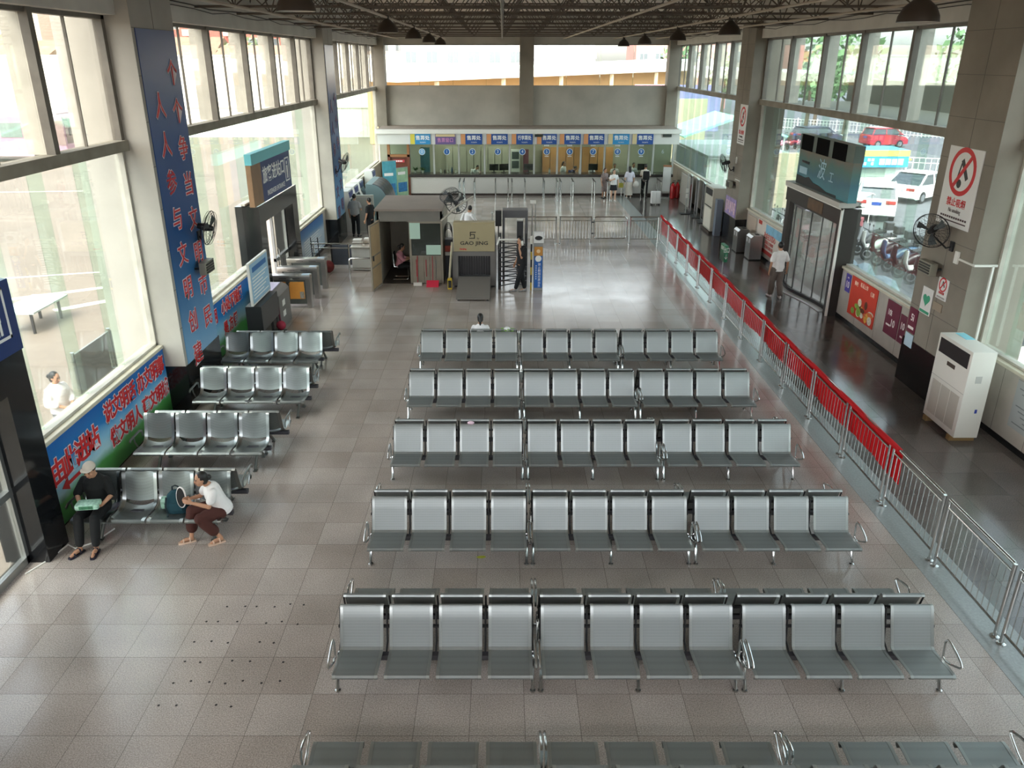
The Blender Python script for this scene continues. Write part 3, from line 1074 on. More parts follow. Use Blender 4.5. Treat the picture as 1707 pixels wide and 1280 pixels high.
# kiosk with fascia sign
kb = thing('sales_kiosk', 'white street kiosk with a yellow and blue fascia sign', 'kiosk', (21.1, 48.2, -.06), -.02)
B().box(-2.4, 2.6, 0, 2.2, 0, 1.5).build('body', M('kiosk_white', 'eeece4', 0.6), kb)
f = B()
f.mat(0).box(-2.5, 2.7, -.35, 2.3, 1.1, 2.06)
f.mat(1).box(-2.5, 2.7, -.37, -.35, 1.72, 2.06)
fa = f.build('fascia', [M('fascia_blue', '3f9fd0', 0.5), M('fascia_yellow', 'd9e068', 0.5)], kb)
b = B()
for r in range(2):
    for k in range(14):
        if (k * 7 + r) % 6:
            b.box(-2.2 + .21 * k, -2.2 + .21 * k + .14, -.385, -.372, 1.22 + .22 * r, 1.38 + .22 * r)
for k in range(4):
    b.box(1.0 + .36 * k, 1.3 + .36 * k, -.385, -.372, 1.24, 1.58)
b.build('lettering', M('white_lettering', 'f5f5f2', 0.6), fa)
B().box(-1.6, 1.6, -.03, .02, .5, 1.05).build('window', M('kiosk_window', '9fb0a0', 0.2), kb)

# umbrella stall
um = thing('parasol', 'yellow parasol open over a street stall', 'umbrella', (24.7, 50.9, -.06))
B().tube([(0, 0, 0), (0, 0, 1.45)], .025, 6).build('pole', white_pl, um)
b = B()
b.lathe([(.02, 1.55), (.4, 1.45), (.75, 1.22)], n=12, cap=False)
b.lathe([(.74, 1.2), (.4, 1.42), (.02, 1.5)], n=12, cap=False)
b.build('canopy', M('yellow_canvas', 'e0b83e', 0.7), um)

# street fences
def street_fence(p0, p1, label, h=1.1, step=.35, hoop=False):
    t = thing('street_fence', label, 'fence', (p0[0], p0[1], -.06), math.atan2(p1[1] - p0[1], p1[0] - p0[0]))
    L = math.hypot(p1[0] - p0[0], p1[1] - p0[1])
    b = B()
    b.box(0, L, -.02, .02, h - .05, h)
    b.box(0, L, -.02, .02, .15, .2)
    b.box(0, L, -.02, .02, h - .35, h - .31)
    b.build('rail', white_pl, t)
    n = int(L / step)
    b = B()
    for k in range(n + 1):
        w = .05 if k % 6 == 0 else .02
        b.box(k * step - w, k * step + w, -.02, .02, .0, h + (.12 if k % 6 == 0 else 0))
    b.build('balusters', white_pl, t)
street_fence((22.6, 55.0), (34, 49.5), 'white street fence behind the white sedan')
street_fence((30, 90), (46, 74), 'far white median fence on the street')
street_fence((14.2, 46.5), (18.6, 48.0), 'short white fence by the cream wall, parking side')

# cream wall and covered shed outside the far parking-side windows
b = B()
b.mat(0).box(10.2, 15.2, 62, 62.4, -.06, 4.2)
tag(b.build('yard_wall', M('cream_wall', 'b5a98c', 0.8, var=.08, scale=.4)), 'cream coloured yard wall beyond the far parking-side windows', 'wall')
sh = thing('shed', 'low shed with a grey corrugated roof outside the far parking-side windows', 'shed', (10.4, 41.3, -.06))
b = B()
n = 40
for k in range(n):
    x0 = 4.6 * k / n
    z = 2.55 - .55 * k / n * 0
    b.box(x0, x0 + 4.6 / n * .7, 0, 8.6, 2.35, 2.47)
b.box(0, 4.6, 0, 8.6, 2.3, 2.4)
b.build('roof', M('grey_corrugated_roof', 'a8aeb0', 0.6, .2), sh)
B().box(.15, 4.4, 8.2, 8.4, 0, 2.3).build('back_panel', M('blue_grey_sheet', '8d9fa6', 0.6), sh)
B().box(.15, 4.4, .2, .35, 0, 2.3).build('front_panel', M('pale_sheet', 'cfd6d2', 0.6), sh)
for x in (.1, 4.4):
    for y in (.3, 4.2, 8.3):
        B().box(x - .05, x + .05, y - .05, y + .05, 0, 2.3).build('post', white_pl, sh)
tag(B().box(12.0, 15.2, 40.5, 40.9, -.06, 2.6).build('hoarding', M('cream_hoarding', 'b0a48c', 0.8)), 'cream hoarding beside the parked scooters', 'hoarding')
tn = thing('market_tent', 'green translucent tent roof behind the shed', 'tent', (15.0, 56, -.06))
b = B()
b.prism([(-3.4, 2.4), (0, 3.6), (3.4, 2.4), (3.3, 2.3), (0, 3.45), (-3.3, 2.3)], -3, 3, 'y')
b.build('roof', M('mint_canvas', '9fe0c8', 0.6), tn)
for x in (-3.2, 3.2):
    for y in (-2.8, 2.8):
        B().tube([(x, y, 0), (x, y, 2.4)], .05, 6).build('post', white_pl, tn)

# scooters
seat_blk = M('scooter_seat', '222224', 0.5)
def make_scooter(paint, tarp=None):
    t = thing('scooter', 'x', 'scooter', group='parked scooters outside the glass')
    for x in (-.6, .6):
        w = B()
        n = 18
        for r0 in (0,):
            rings = []
            for j in range(n):
                a = 2 * PI * j / n
                c = Vector((x + .2 * math.cos(a), 0, .25 + .2 * math.sin(a)))
                dv = Vector((math.cos(a), 0, math.sin(a)))
                rings.append([c + dv * .05 * math.cos(q) + Vector((0, .05 * math.sin(q), 0)) for q in [2 * PI * i / 6 for i in range(6)]])
            w.loft(rings, closed=True)
        w.tube([(x, -.06, .25), (x, .06, .25)], .1, 10)
        w.build('wheel', tyre, t, smooth=True)
    b = B()
    b.tube([(-.85, 0, .62), (-.55, 0, .6), (-.2, 0, .48), (0, 0, .33), (.3, 0, .33)], [.08, .17, .17, .14, .12], 10)
    b.tube([(.34, 0, .32), (.48, 0, .6), (.44, 0, .95)], [.14, .19, .13], 10, ry=[.05, .07, .06])
    b.build('body', paint, t, smooth=True)
    B().tube([(-.75, 0, .76), (-.5, 0, .8), (-.12, 0, .74)], [.1, .15, .12], 8, ry=[.05, .07, .05]).build('seat', seat_blk, t, smooth=True)
    b = B()
    b.tube([(.62, 0, .25), (.44, 0, .98)], .03, 6)
    b.tube([(.36, -.33, 1.0), (.43, 0, 1.03), (.36, .33, 1.0)], .02, 6)
    for s in (-1, 1):
        b.tube([(.4, s * .25, 1.0), (.42, s * .3, 1.22)], .008, 5)
        b.ball((.42, s * .3, 1.25), .06, 8, 6, (.3, 1, .8))
    b.build('handlebar', dark_steel, t, smooth=True)
    B().cbox((-.82, 0, .98), (.3, .36, .3), bev=.04).build('top_box', seat_blk, t)
    return t
paints = [('red', 'a83a42'), ('pink', 'd59aa6'), ('white', 'e2e2de'), ('black', '2b2b30'), ('blue', '4a6a8c')]
protos = {}
for n_, c_ in paints:
    protos[n_] = make_scooter(M('scooter_paint_' + n_, c_, 0.3))
rs = random.Random(5)
spots = []
for k in range(5):
    spots.append((11.2 + .12 * rs.uniform(-1, 1), 27.2 + .85 * k, 'near'))
for k in range(9):
    spots.append((14.2, 24.0 + .85 * k, 'second'))
for k in range(3):
    spots.append((12.0, 32.4 + .9 * k, 'hoard'))
for k in range(5):
    spots.append((16.8, 26.0 + .9 * k, 'third'))
for k in range(12):
    spots.append((18.5 + .85 * k, 66 + .5 * k, 'street'))
first_used = set()
order = ['red', 'black', 'white', 'pink', 'blue', 'red', 'black', 'pink', 'white']
spots = [s for s in spots]
for i, (x, y, w) in enumerate(spots):
    c_ = order[(i * 2 + (i // 5)) % 9]
    lab = {'near': '%s scooter parked close outside the glass, parking side', 'second': '%s scooter in the second row outside the glass', 'hoard': '%s scooter parked outside by the far stone column', 'third': '%s scooter in the third row outside the glass', 'street': '%s scooter in the far row by the street'}[w] % c_
    rz = PI + rs.uniform(-.08, .08) - (1.4 if w == 'street' else 0)
    g = 'scooters parked outside, %s %s' % (w, c_)
    if c_ not in first_used:
        o = protos[c_]
        first_used.add(c_)
        o.location = (x, y, -.06)
        o.rotation_euler = (0, 0, rz)
        o['label'] = lab
        o['group'] = g
    else:
        dup(protos[c_], (x, y, -.06), rz, lab, g)
# grey rain cover over a scooter near the glass
b = B()
rings = []
for i, (x, w, z) in enumerate(((-1.05, .3, .5), (-.8, .42, .95), (-.3, .45, .95), (.1, .4, .8), (.5, .42, 1.15), (.75, .3, 1.0), (.9, .2, .5))):
    rings.append([(x, -w * 1.1, .1), (x, -w, z * .6), (x, -w * .5, z * .95), (x, 0, z), (x, w * .5, z * .95), (x, w, z * .6), (x, w * 1.1, .1)])
b.loft(rings)
o = b.build('scooter_cover', M('grey_blue_tarp', '8fa0aa', 0.6, var=.15, scale=6), smooth=True)
o.location = (11.3, 23.6, -.06)
o.rotation_euler = (0, 0, 1.75)
tag(o, 'grey blue rain cover draped over a scooter right behind the glass', 'cover')
o = dup(o, (11.35, 26.0, -.06), 1.45, 'grey blue rain cover by the glass beside the folding doors')

# cargo tricycle with a white roof, steel rail
ct_ = thing('cargo_tricycle', 'cargo tricycle with a white curved roof among the parked scooters', 'tricycle', (14.9, 34.0, -.06), .9)
b = B()
b.prism([(-1.0, 1.62), (-.5, 1.74), (.5, 1.74), (1.0, 1.62), (1.0, 1.58), (.5, 1.69), (-.5, 1.69), (-1.0, 1.58)], -.6, .6, 'y')
b.build('roof', white_pl, ct_)
for x in (-.9, .9):
    for y in (-.5, .5):
        B().tube([(x, y, .4), (x, y, 1.62)], .02, 6).build('post', white_pl, ct_)
B().box(-.95, .2, -.5, .5, .35, .75, .02).build('cargo_box', M('tricycle_red', '9a4a50', 0.5), ct_)
B().box(.3, .8, -.25, .25, .45, .7, .04).build('seat', seat_blk, ct_)
for x, y in ((-.6, -.5), (-.6, .5), (1.0, 0)):
    b = B()
    ring = lambda r, yy: [(x + r * math.cos(2 * PI * j / 18), yy, .28 + r * math.sin(2 * PI * j / 18)) for j in range(18)]
    b.loft([ring(.16, y - .06), ring(.28, y - .05), ring(.28, y + .05), ring(.16, y + .06)])
    b.build('wheel', tyre, ct_, smooth=40)
B().tube([(1.0, 0, .3), (.9, 0, 1.0), (.85, -.3, 1.05)], .02, 6).build('handlebar', dark_steel, ct_)
st_ = thing('steel_rail', 'flat grey steel rail between the scooter rows outside', 'rail', (15.25, 25.2, -.06), 1.5)
B().box(0, 4.6, -.09, .09, .55, .68).build('rail', M('flat_grey_steel', 'a4a8ac', 0.4, .4), st_)
for x in (.1, 2.3, 4.5):
    B().box(x - .05, x + .05, -.05, .05, 0, .55).build('post', M('flat_grey_steel', 'a4a8ac', 0.4, .4), st_)

# stainless screen outside the bus-yard windows, with a person behind it
ms = thing('metal_screen', 'waist-high metal screen panel outside the bus yard window', 'screen', (-8.85, 15.3, -.06), 0)
B().box(-.02, .02, 0, 3.2, .25, 1.32).build('panel', M('grey_mesh_sheet', '8b8f8c', 0.5, .3), ms)
for y in (0, 1.6, 3.2):
    B().tube([(0, y, 0), (0, y, 1.38)], .04, 8).build('post', chrome, ms, smooth=True)
tag(B().box(-13.6, -12.6, 20.4, 22.2, .55, .6).build('yard_board', M('pale_glass_board', 'c4d6d0', 0.3)), 'flat pale board lying on trestles in the bus yard', 'board')
b = B()
for x in (-13.4, -12.8):
    for y in (20.6, 22.0):
        b.box(x - .03, x + .03, y - .03, y + .03, -.06, .55)
tag(b.build('trestle', dark_steel), 'dark trestle legs under the pale board in the bus yard', 'trestle')

# ---------------------------------------------------------------- the long fence
def barrier_panel(L, h=1.12, n=11, hoop=False):
    """one steel barrier panel running along +y from 0 to L"""
    t = thing('crowd_barrier', 'x', 'barrier', group='steel barriers of the long fence')
    for y in (.0, L):
        b = B()
        b.tube([(0, y, 0), (0, y, h)], .026, 10)
        b.lathe([(.06, 0), (.06, .018), (.03, .03)], (0, y, 0), 12)
        b.build('post', chrome, t, smooth=40)
    B().tube([(0, 0, h), (0, L, h)], .026, 10).build('handrail', chrome, t, smooth=40)
    B().tube([(0, 0, h - .12), (0, L, h - .12)], .017, 8).build('rail', chrome, t, smooth=40)
    B().tube([(0, 0, .17), (0, L, .17)], .017, 8).build('rail', chrome, t, smooth=40)
    b = B()
    for k in range(1, n + 1):
        y = L * k / (n + 1)
        b.tube([(0, y, .17), (0, y, h - .12)], .008, 6, cap=False)
    b.build('balusters', chrome, t, smooth=40)
    return t
starts = [4.92, 6.55, 8.22, 9.9, 11.6, 13.32, 15.02, 16.7, 18.36, 20.1, 21.8, 23.5, 25.15, 26.85, 28.56, 30.25]
ends_ = [6.42, 8.08, 9.76, 11.46, 13.18, 14.9, 16.56, 18.24, 19.96, 21.66, 23.36, 25.02, 26.7, 28.42, 30.12, 31.8]
proto = barrier_panel(1.53)
words_ = ['first', 'second', 'third', 'fourth', 'fifth', 'sixth', 'seventh', 'eighth', 'ninth', 'tenth', 'eleventh', 'twelfth', 'thirteenth', 'fourteenth', 'fifteenth', 'sixteenth']
for i, (a, c) in enumerate(zip(starts, ends_)):
    lab = 'steel barrier panel of the long fence, %s from the cross fence%s' % (words_[len(starts) - 1 - i], ', without red cloth' if c < 11 else ', draped in red cloth')
    if i == 0:
        o = proto
        o.location = (6.36, a, 0)
        o['label'] = lab
    else:
        o = dup(proto, (6.36, a, 0), 0, lab)
    o.scale = (1, (c - a) / 1.53, 1)
# joining hoops on the tall double posts
red = M('red_banner_cloth', 'd8151d', 0.75)
_nt = red.node_tree
_tl = _nt.nodes.new('ShaderNodeBsdfTranslucent')
_tl.inputs[0].default_value = rgb('e0262c')
_mx = _nt.nodes.new('ShaderNodeMixShader')
_mx.inputs[0].default_value = .4
_nt.links.new(_nt.nodes['Principled BSDF'].outputs[0], _mx.inputs[1])
_nt.links.new(_tl.outputs[0], _mx.inputs[2])
_nt.links.new(_mx.outputs[0], _nt.nodes['Material Output'].inputs['Surface'])
b = B()
rb = random.Random(3)
N = 200
y0, y1 = 11.28, 31.8
top, bot = [], []
rings = []
for i in range(N + 1):
    u = i / N
    y = y0 + (y1 - y0) * u
    w = .012 * math.sin(y * 7.3) + .01 * math.sin(y * 17)
    zt2 = 1.125 - .012 * abs(math.sin((y - 11.5) / 1.69 * PI))
    zb2 = .53 + .03 * math.sin(y * 2.1) - .13 * u
    x = 6.405
    rings.append([(x - .08, y, zt2 - .035), (x - .078, y, zt2 + .02), (x - .045, y, zt2 + .032), (x - .012, y, zt2 + .02), (x + .012, y, zt2 - .08), (x + .032 + w, y, zb2), (x + .027 + w, y, zb2), (x + .006, y, zt2 - .08), (x - .018, y, zt2 + .014), (x - .045, y, zt2 + .026), (x - .073, y, zt2 + .015), (x - .076, y, zt2 - .035)])
b.loft(rings)
o = b.build('red_banner', red, smooth=True)
tag(o, 'long red cloth banner hung along the corridor side of the fence', 'banner')

# cross fence
def cross_panel(name, label, x0, x1, y, gate=False, h=1.08, group='steel panels of the cross fence'):
    t = thing(name, label, 'barrier', (x0, y, 0), 0, group)
    L = x1 - x0
    if gate:
        r = .12
        pts = []
        for cx, cz, a0 in ((L - r, h - r, 0), (r, h - r, PI / 2), (r, .22 + r, PI), (L - r, .22 + r, 1.5 * PI)):
            for k in range(5):
                a = a0 + PI / 2 * k / 4
                pts.append((cx + r * math.cos(a), 0, cz + r * math.sin(a)))
        B().tube(pts, .024, 8, closed=True).build('gate_frame', chrome, t, smooth=True)
        for zz in (.4, .85):
            B().box(-.12, .03, -.015, .015, zz, zz + .05).build('hinge', dark_steel, t)
        b = B().tube([(0, 0, h - .17), (L, 0, h - .17)], .015, 6)
    else:
        for x in (.03, L - .03):
            b = B().tube([(x, 0, 0), (x, 0, h)], .028, 8)
            b.lathe([(.06, 0), (.06, .02), (.03, .03)], (x, 0, 0), 10)
            b.build('post', chrome, t, smooth=40)
        B().tube([(0, 0, h), (L, 0, h)], .026, 8).build('handrail', chrome, t, smooth=40)
        B().tube([(0, 0, .2), (L, 0, .2)], .017, 6).build('rail', chrome, t, smooth=40)
        b = B().tube([(0, 0, h - .15), (L, 0, h - .15)], .017, 6)
    b.build('rail', chrome, t, smooth=40)
    b = B()
    n = int(L / .115)
    for k in range(1, n):
        b.tube([(L * k / n, 0, .2), (L * k / n, 0, h - .15)], .009, 6, cap=False)
    b.build('balusters', chrome, t, smooth=40)
cross_panel('crowd_barrier', 'cross fence panel beside the metal detector', .95, 2.2, 31.75)
cross_panel('crowd_barrier', 'cross fence panel between the detector side and the gate', 2.3, 3.6, 31.75)
cross_panel('fence_gate', 'round cornered steel gate in the cross fence', 3.68, 5.0, 31.75, True)
cross_panel('crowd_barrier', 'cross fence panel between the gate and the red draped fence', 5.1, 6.3, 31.75)

# green standing sign behind the fence
green = M('green_sign', '1d7a52', 0.4)
ex = thing('standing_sign', 'small green exit sign on a stand behind the red fence', 'sign', (7.55, 26.6, 0))
B().box(-.06, .06, -.28, .28, .55, 1.1, .01).build('panel', green, ex)
b = B()
b.mat(0)
text_bm(b, 'EXIT', .17, on_left(-.062, 0, .98) @ Matrix.Rotation(PI, 4, 'Y'), .002)
text_bm(b, '出口', .2, on_front(0, -.282, .95), .002, .5)
text_bm(b, '↓', .24, on_front(0, -.282, .72), .002, .6)
b.build('lettering', M('white_lettering', 'f5f5f2', 0.6), ex)
b = B().tube([(0, 0, .02), (0, 0, .55)], .02, 8)
b.box(-.16, .16, -.2, .2, 0, .025)
b.build('stand', steel, ex)

# ---------------------------------------------------------------- ticket counter
white_fascia = M('white_fascia', 'd9dad6', 0.6, var=.04, scale=2)
struct(B().box(XL + .3, 9.5, 43.75, 47.0, 3.3, 3.46).build('ceiling_office', M('dusty_brown_top', '8c8072', 0.9, var=.2, scale=3)), 'dusty brown roof of the ticket office', 'roof')
b = B()
b.mat(0).box(-6.62, 9.42, 43.8, 43.95, 2.72, 3.3)
b.mat(1).box(-6.72, 9.5, 43.7, 43.96, 3.26, 3.47)
struct(b.build('trim_fascia', [white_fascia, M('pale_fascia_edge', 'e8e8e2', 0.5)]), 'white fascia band over the ticket windows', 'fascia')
terr = M('speckled_white_terrazzo', 'c9c7c0', 0.4, var=.28, scale=38)
ct = thing('ticket_counter', 'long speckled white ticket counter with dark stone top', 'counter', (0, 0, 0))
B().box(-5.0, 9.2, 44.0, 44.5, .12, 1.0).build('front_panel', terr, ct)
B().box(-5.0, 9.2, 44.05, 44.5, 0, .12).build('plinth', M('dark_plinth', '3a2f2a', 0.5), ct)
B().box(-5.05, 9.25, 43.9, 44.95, 1.0, 1.14, .015).build('counter_top', M('dark_stone_top', '3b3734', 0.25, var=.2, scale=20), ct)
glass_t = glass('ticket_office_glass', 'e9f0ea', 0.45, 0.0)
signpx = [(-4.88, -3.81), (-3.55, -2.47), (-2.2, -1.06), (-.83, .3), (.5, 1.62), (1.84, 2.9), (3.05, 4.17), (4.32, 5.42), (5.62, 6.75), (6.9, 8.02)]
g = struct(B().box(-5.0, 9.25, 44.2, 44.212, 1.14, 2.75).build(win_name(), glass_t), 'ticket windows one to nine', 'window')
xm = [-5.0] + [(signpx[i][1] + signpx[i + 1][0]) / 2 for i in range(9)] + [8.15, 9.22]
for x in xm:
    B().box(x - .045, x + .045, 44.14, 44.28, 1.14, 2.75).build('mullion', M('pale_aluminium', 'b3b6b2', 0.45, .5), g)
wht = M('white_lettering', 'f5f5f2', 0.6)
blue_s = M('sign_blue', '1f4f9a', 0.5)
blue_l = M('sign_light_blue', '2f8fc8', 0.5)
orange_s = M('sign_orange', 'd99a66', 0.5)
yell_s = M('sign_yellow', 'd8cc4e', 0.5)
names = ['售票处'] * 10
for i, (x0, x1) in enumerate(signpx):
    lab = 'blue and orange ticket sign above window %s' % ['', 'one', 'two', 'three', 'four', 'five', 'six', 'seven', 'eight', 'nine'][i]
    if i == 0:
        lab = 'light blue ticket sign with yellow end beside the brown door'
    if i == 1:
        lab = 'purple ticket sign with pink characters above window one'
    if i in (8, 9):
        lab = '%s blue and cream ticket sign above window %s' % ('light' if i == 8 else 'plain', ['eight', 'nine'][i - 8])
    t = thing('ticket_sign', lab, 'sign', ((x0 + x1) / 2, 43.78, 2.99), 0, 'ticket signs over the counter')
    w = x1 - x0
    bm_ = blue_l if i in (0, 8) else M('sign_purple', '6a5a90', 0.5) if i == 1 else blue_s
    B().box(-w / 2, w / 2, -.03, .03, -.27, .27).build('panel', bm_, t)
    if i == 1:
        B().box(-w / 2 + .03, w / 2 - .03, -.036, -.03, .12, .25).build('band', M('sign_cream', 'd9c79a', 0.5), t)
        b = B()
        text_bm(b, '售票窗口', .24, on_front(0, -.034, -.07), .003, .9)
        b.build('lettering', M('pink_lettering', 'e79ac8', 0.6), t)
        continue
    B().box(-w / 2 + .01, -w / 2 + .25, -.036, -.03, -.26, .26).build('end_panel', yell_s if i == 0 else M('sign_cream', 'd9c79a', 0.5) if i > 7 else orange_s, t)
    b = B()
    text_bm(b, '外币兑换处' if False else ('行李票处' if i == 4 else '售票处'), .25, on_front(.13, -.034, .05), .003, 1.0 if i != 4 else .72, .004)
    text_bm(b, 'TICKETS', .085, on_front(.13, -.034, -.17), .003, 1.0)
    b.build('lettering', wht, t)
# round number stickers on the glass
ring_m = M('sticker_white', 'dfe9f2', 0.6)
for i, (x0, x1) in enumerate(signpx):
    cx = (x0 + x1) / 2
    n_ = '0' if i == 0 else str(i)
    t = thing('window_number', 'round blue number sticker %s on the ticket glass' % ['beside the brown door', 'one', 'two', 'three', 'four', 'five', 'six', 'seven', 'eight', 'nine'][i], 'sign', (cx + .03, 44.17, 2.3), 0, 'window numbers')
    b = B()
    circ = lambda r, y: [(r * math.cos(2 * PI * j / 24), y, r * math.sin(2 * PI * j / 24)) for j in range(24)]
    b.mat(0).loft([circ(.17, 0), circ(.17, -.006)])
    b.mat(1).loft([circ(.145, -.006), circ(.145, -.009)])
    b.build('disc', [ring_m, M('sticker_blue', '2563a8', 0.5) if i else M('sticker_pale_blue', '7fb4dc', 0.5)], t)
    text_bm(B(), n_, .24, on_front(0, -.012, 0), .002).build('lettering', ring_m, t)
    if i >= 5:
        q = B()
        for k in range(4):
            q.box(-.1 + .055 * k, -.06 + .055 * k, -.004, 0, -.26, -.21)
            q.box(-.14 + .07 * k, -.09 + .07 * k, -.004, 0, .28, .36)
        q.build('caption', ring_m, t)
t = thing('window_number', 'grey number sticker six on the last pane of glass', 'sign', (8.65, 44.17, 2.3), 0, 'window numbers')
text_bm(B(), '6', .3, on_front(0, -.01, 0), .002).build('lettering', M('grey_lettering', 'a9b4b8', 0.6), t)
for x, lab in ((1.95, 'small dark plate above window five'), (8.75, 'small dark plate on the white fascia by the last pane')):
    tag(B().box(x - .22, x + .22, 43.72, 43.78, 3.1, 3.24).build('name_plate', M('dark_green_plate', '27302c', 0.5)), lab, 'sign')

# inside the ticket office
wood = M('office_wood_panel', '9a7448', 0.5, var=.12, scale=2)
b = B()
for k in range(9):
    b.box(2.3 + .45 * k, 2.72 + .45 * k, 46.6, 46.7, 0, 2.3)
tag(b.build('wardrobe_wall', wood), 'row of brown wooden cabinet doors in the ticket office', 'cabinet')
b = B()
for k in range(10):
    b.box(-3.2 + .4 * k, -2.83 + .4 * k, 46.6, 46.66, 0, 2.35)
tag(b.build('blind', M('grey_green_blind', '8f9283', 0.7)), 'grey green vertical blind behind ticket windows one to three', 'blind')
cabm = M('office_cabinet', '6f8278', 0.5)
tag(B().box(-4.6, -4.1, 46.0, 46.5, 0, 2.3, .01).build('curtain', M('teal_curtain', '2f5a60', 0.8, var=.3, scale=5)), 'teal curtain behind the first ticket window', 'curtain')
dc = thing('document_cabinet', 'pale document cabinet behind ticket window four', 'cabinet', (.75, 46.1, 0))
B().box(-.25, .25, 0, .4, 0, 2.2, .01).build('body', M('pale_cabinet', 'b9c2bb', 0.5), dc)
for z in (.5, 1.2, 1.7):
    B().box(-.2, .2, -.012, 0, z, z + .4).build('door', M('cabinet_door_dark', '3c4846', 0.4), dc)
tag(B().box(1.2, 1.5, 46.3, 46.5, 0, 2.2).build('notice_column', M('maroon_board', '6a4048', 0.6)), 'maroon board beside the pale document cabinet', 'board')
# lit strip lamps under the office ceiling
def strip_lamp(x, lab):
    t = thing('strip_lamp', lab, 'lamp', (x, 45.5, 3.2), 0, 'strip lamps in the ticket office')
    B().box(-.65, .65, -.07, .07, .03, .1, .01).build('case', white_pl, t)
    B().tube([(-.6, 0, 0), (.6, 0, 0)], .03, 8).build('tube', M('lit_tube', 'fff6e6', 0.4, emit=5.0), t)
    a = bpy.data.lights.new('strip_light', 'AREA')
    a.shape, a.size, a.size_y, a.energy, a.color = 'RECTANGLE', 1.2, .1, 16.0, (1, .95, .85)
    ao = bpy.data.objects.new('strip_light', a)
    C.objects.link(ao)
    ao.parent = t
    ao.location = (0, 0, -.05)
strip_lamp(-3.0, 'lit strip lamp in the ticket office over windows one and two')
strip_lamp(-.2, 'lit strip lamp in the ticket office over window three')
strip_lamp(3.0, 'lit strip lamp in the ticket office over windows five and six')
strip_lamp(6.2, 'lit strip lamp in the ticket office over windows seven and eight')
# things standing on the counter
def monitor(x, y, lab, rz=0):
    t = thing('computer_monitor', lab, 'monitor', (x, y, 1.14), rz)
    B().box(-.26, .26, -.02, .02, .12, .46, .01).build('screen', black, t)
    B().box(-.03, .03, -.01, .03, .02, .14).build('stand', dark_steel, t)
    B().box(-.13, .13, -.09, .09, 0, .02).build('base', dark_steel, t)
monitor(-.45, 44.7, 'black monitor on the counter behind window three')
monitor(.1, 44.75, 'low black monitor between windows three and four', .2)
monitor(1.45, 44.75, 'black monitor on the counter behind window four', -.1)
monitor(5.0, 44.75, 'black monitor on the counter behind window seven', .1)
monitor(7.7, 44.75, 'black monitor on the counter behind window nine', -.2)
def plant_pot(x, y, lab):
    t = thing('potted_plant', lab, 'plant', (x, y, 1.14))
    B().lathe([(.05, 0), (.08, .12), (.07, .12)], n=12).build('pot', white_pl, t)
    b = B()
    rr = random.Random(int(x * 100))
    for k in range(26):
        a = rr.uniform(0, 2 * PI)
        l = rr.uniform(.1, .28)
        p = Vector((math.cos(a) * l * .8, math.sin(a) * l * .4, .12 + rr.uniform(.05, .2)))
        b.tube([(0, 0, .1), p * .6 + Vector((0, 0, .08)), p], [.006, .02, .004], 5)
    b.build('leaves', M('plant_green', '4c6e3c', 0.6), t)
plant_pot(-4.75, 44.6, 'leafy potted plant on the counter by the brown door')
plant_pot(-4.35, 44.6, 'second leafy potted plant on the counter before the teal curtain')
for k, (x, c_, hh) in enumerate(((-3.35, 'e8e6dc', .2), (-3.15, '2c3030', .16), (-2.95, 'dcd8cc', .14), (-2.75, '34506a', .3), (-2.55, 'e6e2d6', .15), (-1.2, 'd8b9b0', .1), (2.6, 'ccd4d2', .22), (4.25, 'dfe6e6', .25), (6.9, 'e4ebee', .2), (7.15, 'd0d8dc', .14))):
    t = thing('desk_bottle', ['white cup', 'dark tin', 'cream cup', 'blue bottle', 'white jar', 'pinkish tray tub', 'glass jar', 'white box flask', 'pale flask', 'small pale jar'][k] + ' standing on the ticket counter inside the glass', 'bottle', (x, 44.6, 1.14))
    B().lathe([(.05, 0), (.055, hh * .6), (.03, hh * .85), (.03, hh)], n=10).build('body', M('desk_' + c_, c_, 0.4), t, smooth=40)
    B().lathe([(.034, hh), (.034, hh + .03)], n=10).build('lid', M('lid_grey', '8a8d8c', 0.5), t)

# brown office door with transom
d3 = struct(B().box(-6.02, -5.1, 44.05, 44.12, 0.0, 2.05).build('door_3', M('red_brown_door', '6b3524', 0.4, var=.12, scale=3)), 'red brown wooden office door', 'door')
b = B()
for x0, x1 in ((-6.16, -6.02), (-5.1, -4.98)):
    b.mat(0).box(x0, x1, 43.95, 44.15, 0, 2.05)
    b.mat(1).box(x0, x1, 43.95, 44.15, 2.05, 2.75)
b.mat(1).box(-6.16, -4.98, 43.95, 44.15, 2.05, 2.18)
b.build('door_frame', [M('red_brown_frame', '74402c', 0.4), M('raw_wood_frame', '9a6a42', 0.5)], d3)
B().box(-6.02, -5.1, 44.08, 44.09, 2.18, 2.75).build('pane', glass_t, d3)
for z0, z1 in ((.2, .85), (1.0, 1.65)):
    B().box(-5.9, -5.22, 44.03, 44.05, z0, z1, .008).build('door_panel', M('red_brown_door', '6b3524', 0.4), d3)
B().tube([(-5.2, 44.0, 1.0), (-5.32, 44.0, 1.0)], .015, 6).build('handle', steel, d3)
t = thing('door_plate', 'small red plate with white strip on the brown door', 'sign', (-5.56, 44.03, 1.83))
B().box(-.3, .3, -.01, .0, -.07, .07).build('panel', M('red_plate', 'c9434a', 0.5), t)
q = B()
for k in range(5):
    q.box(-.24 + .09 * k, -.18 + .09 * k, -.014, -.01, -.035, .035)
q.build('lettering', wht, t)

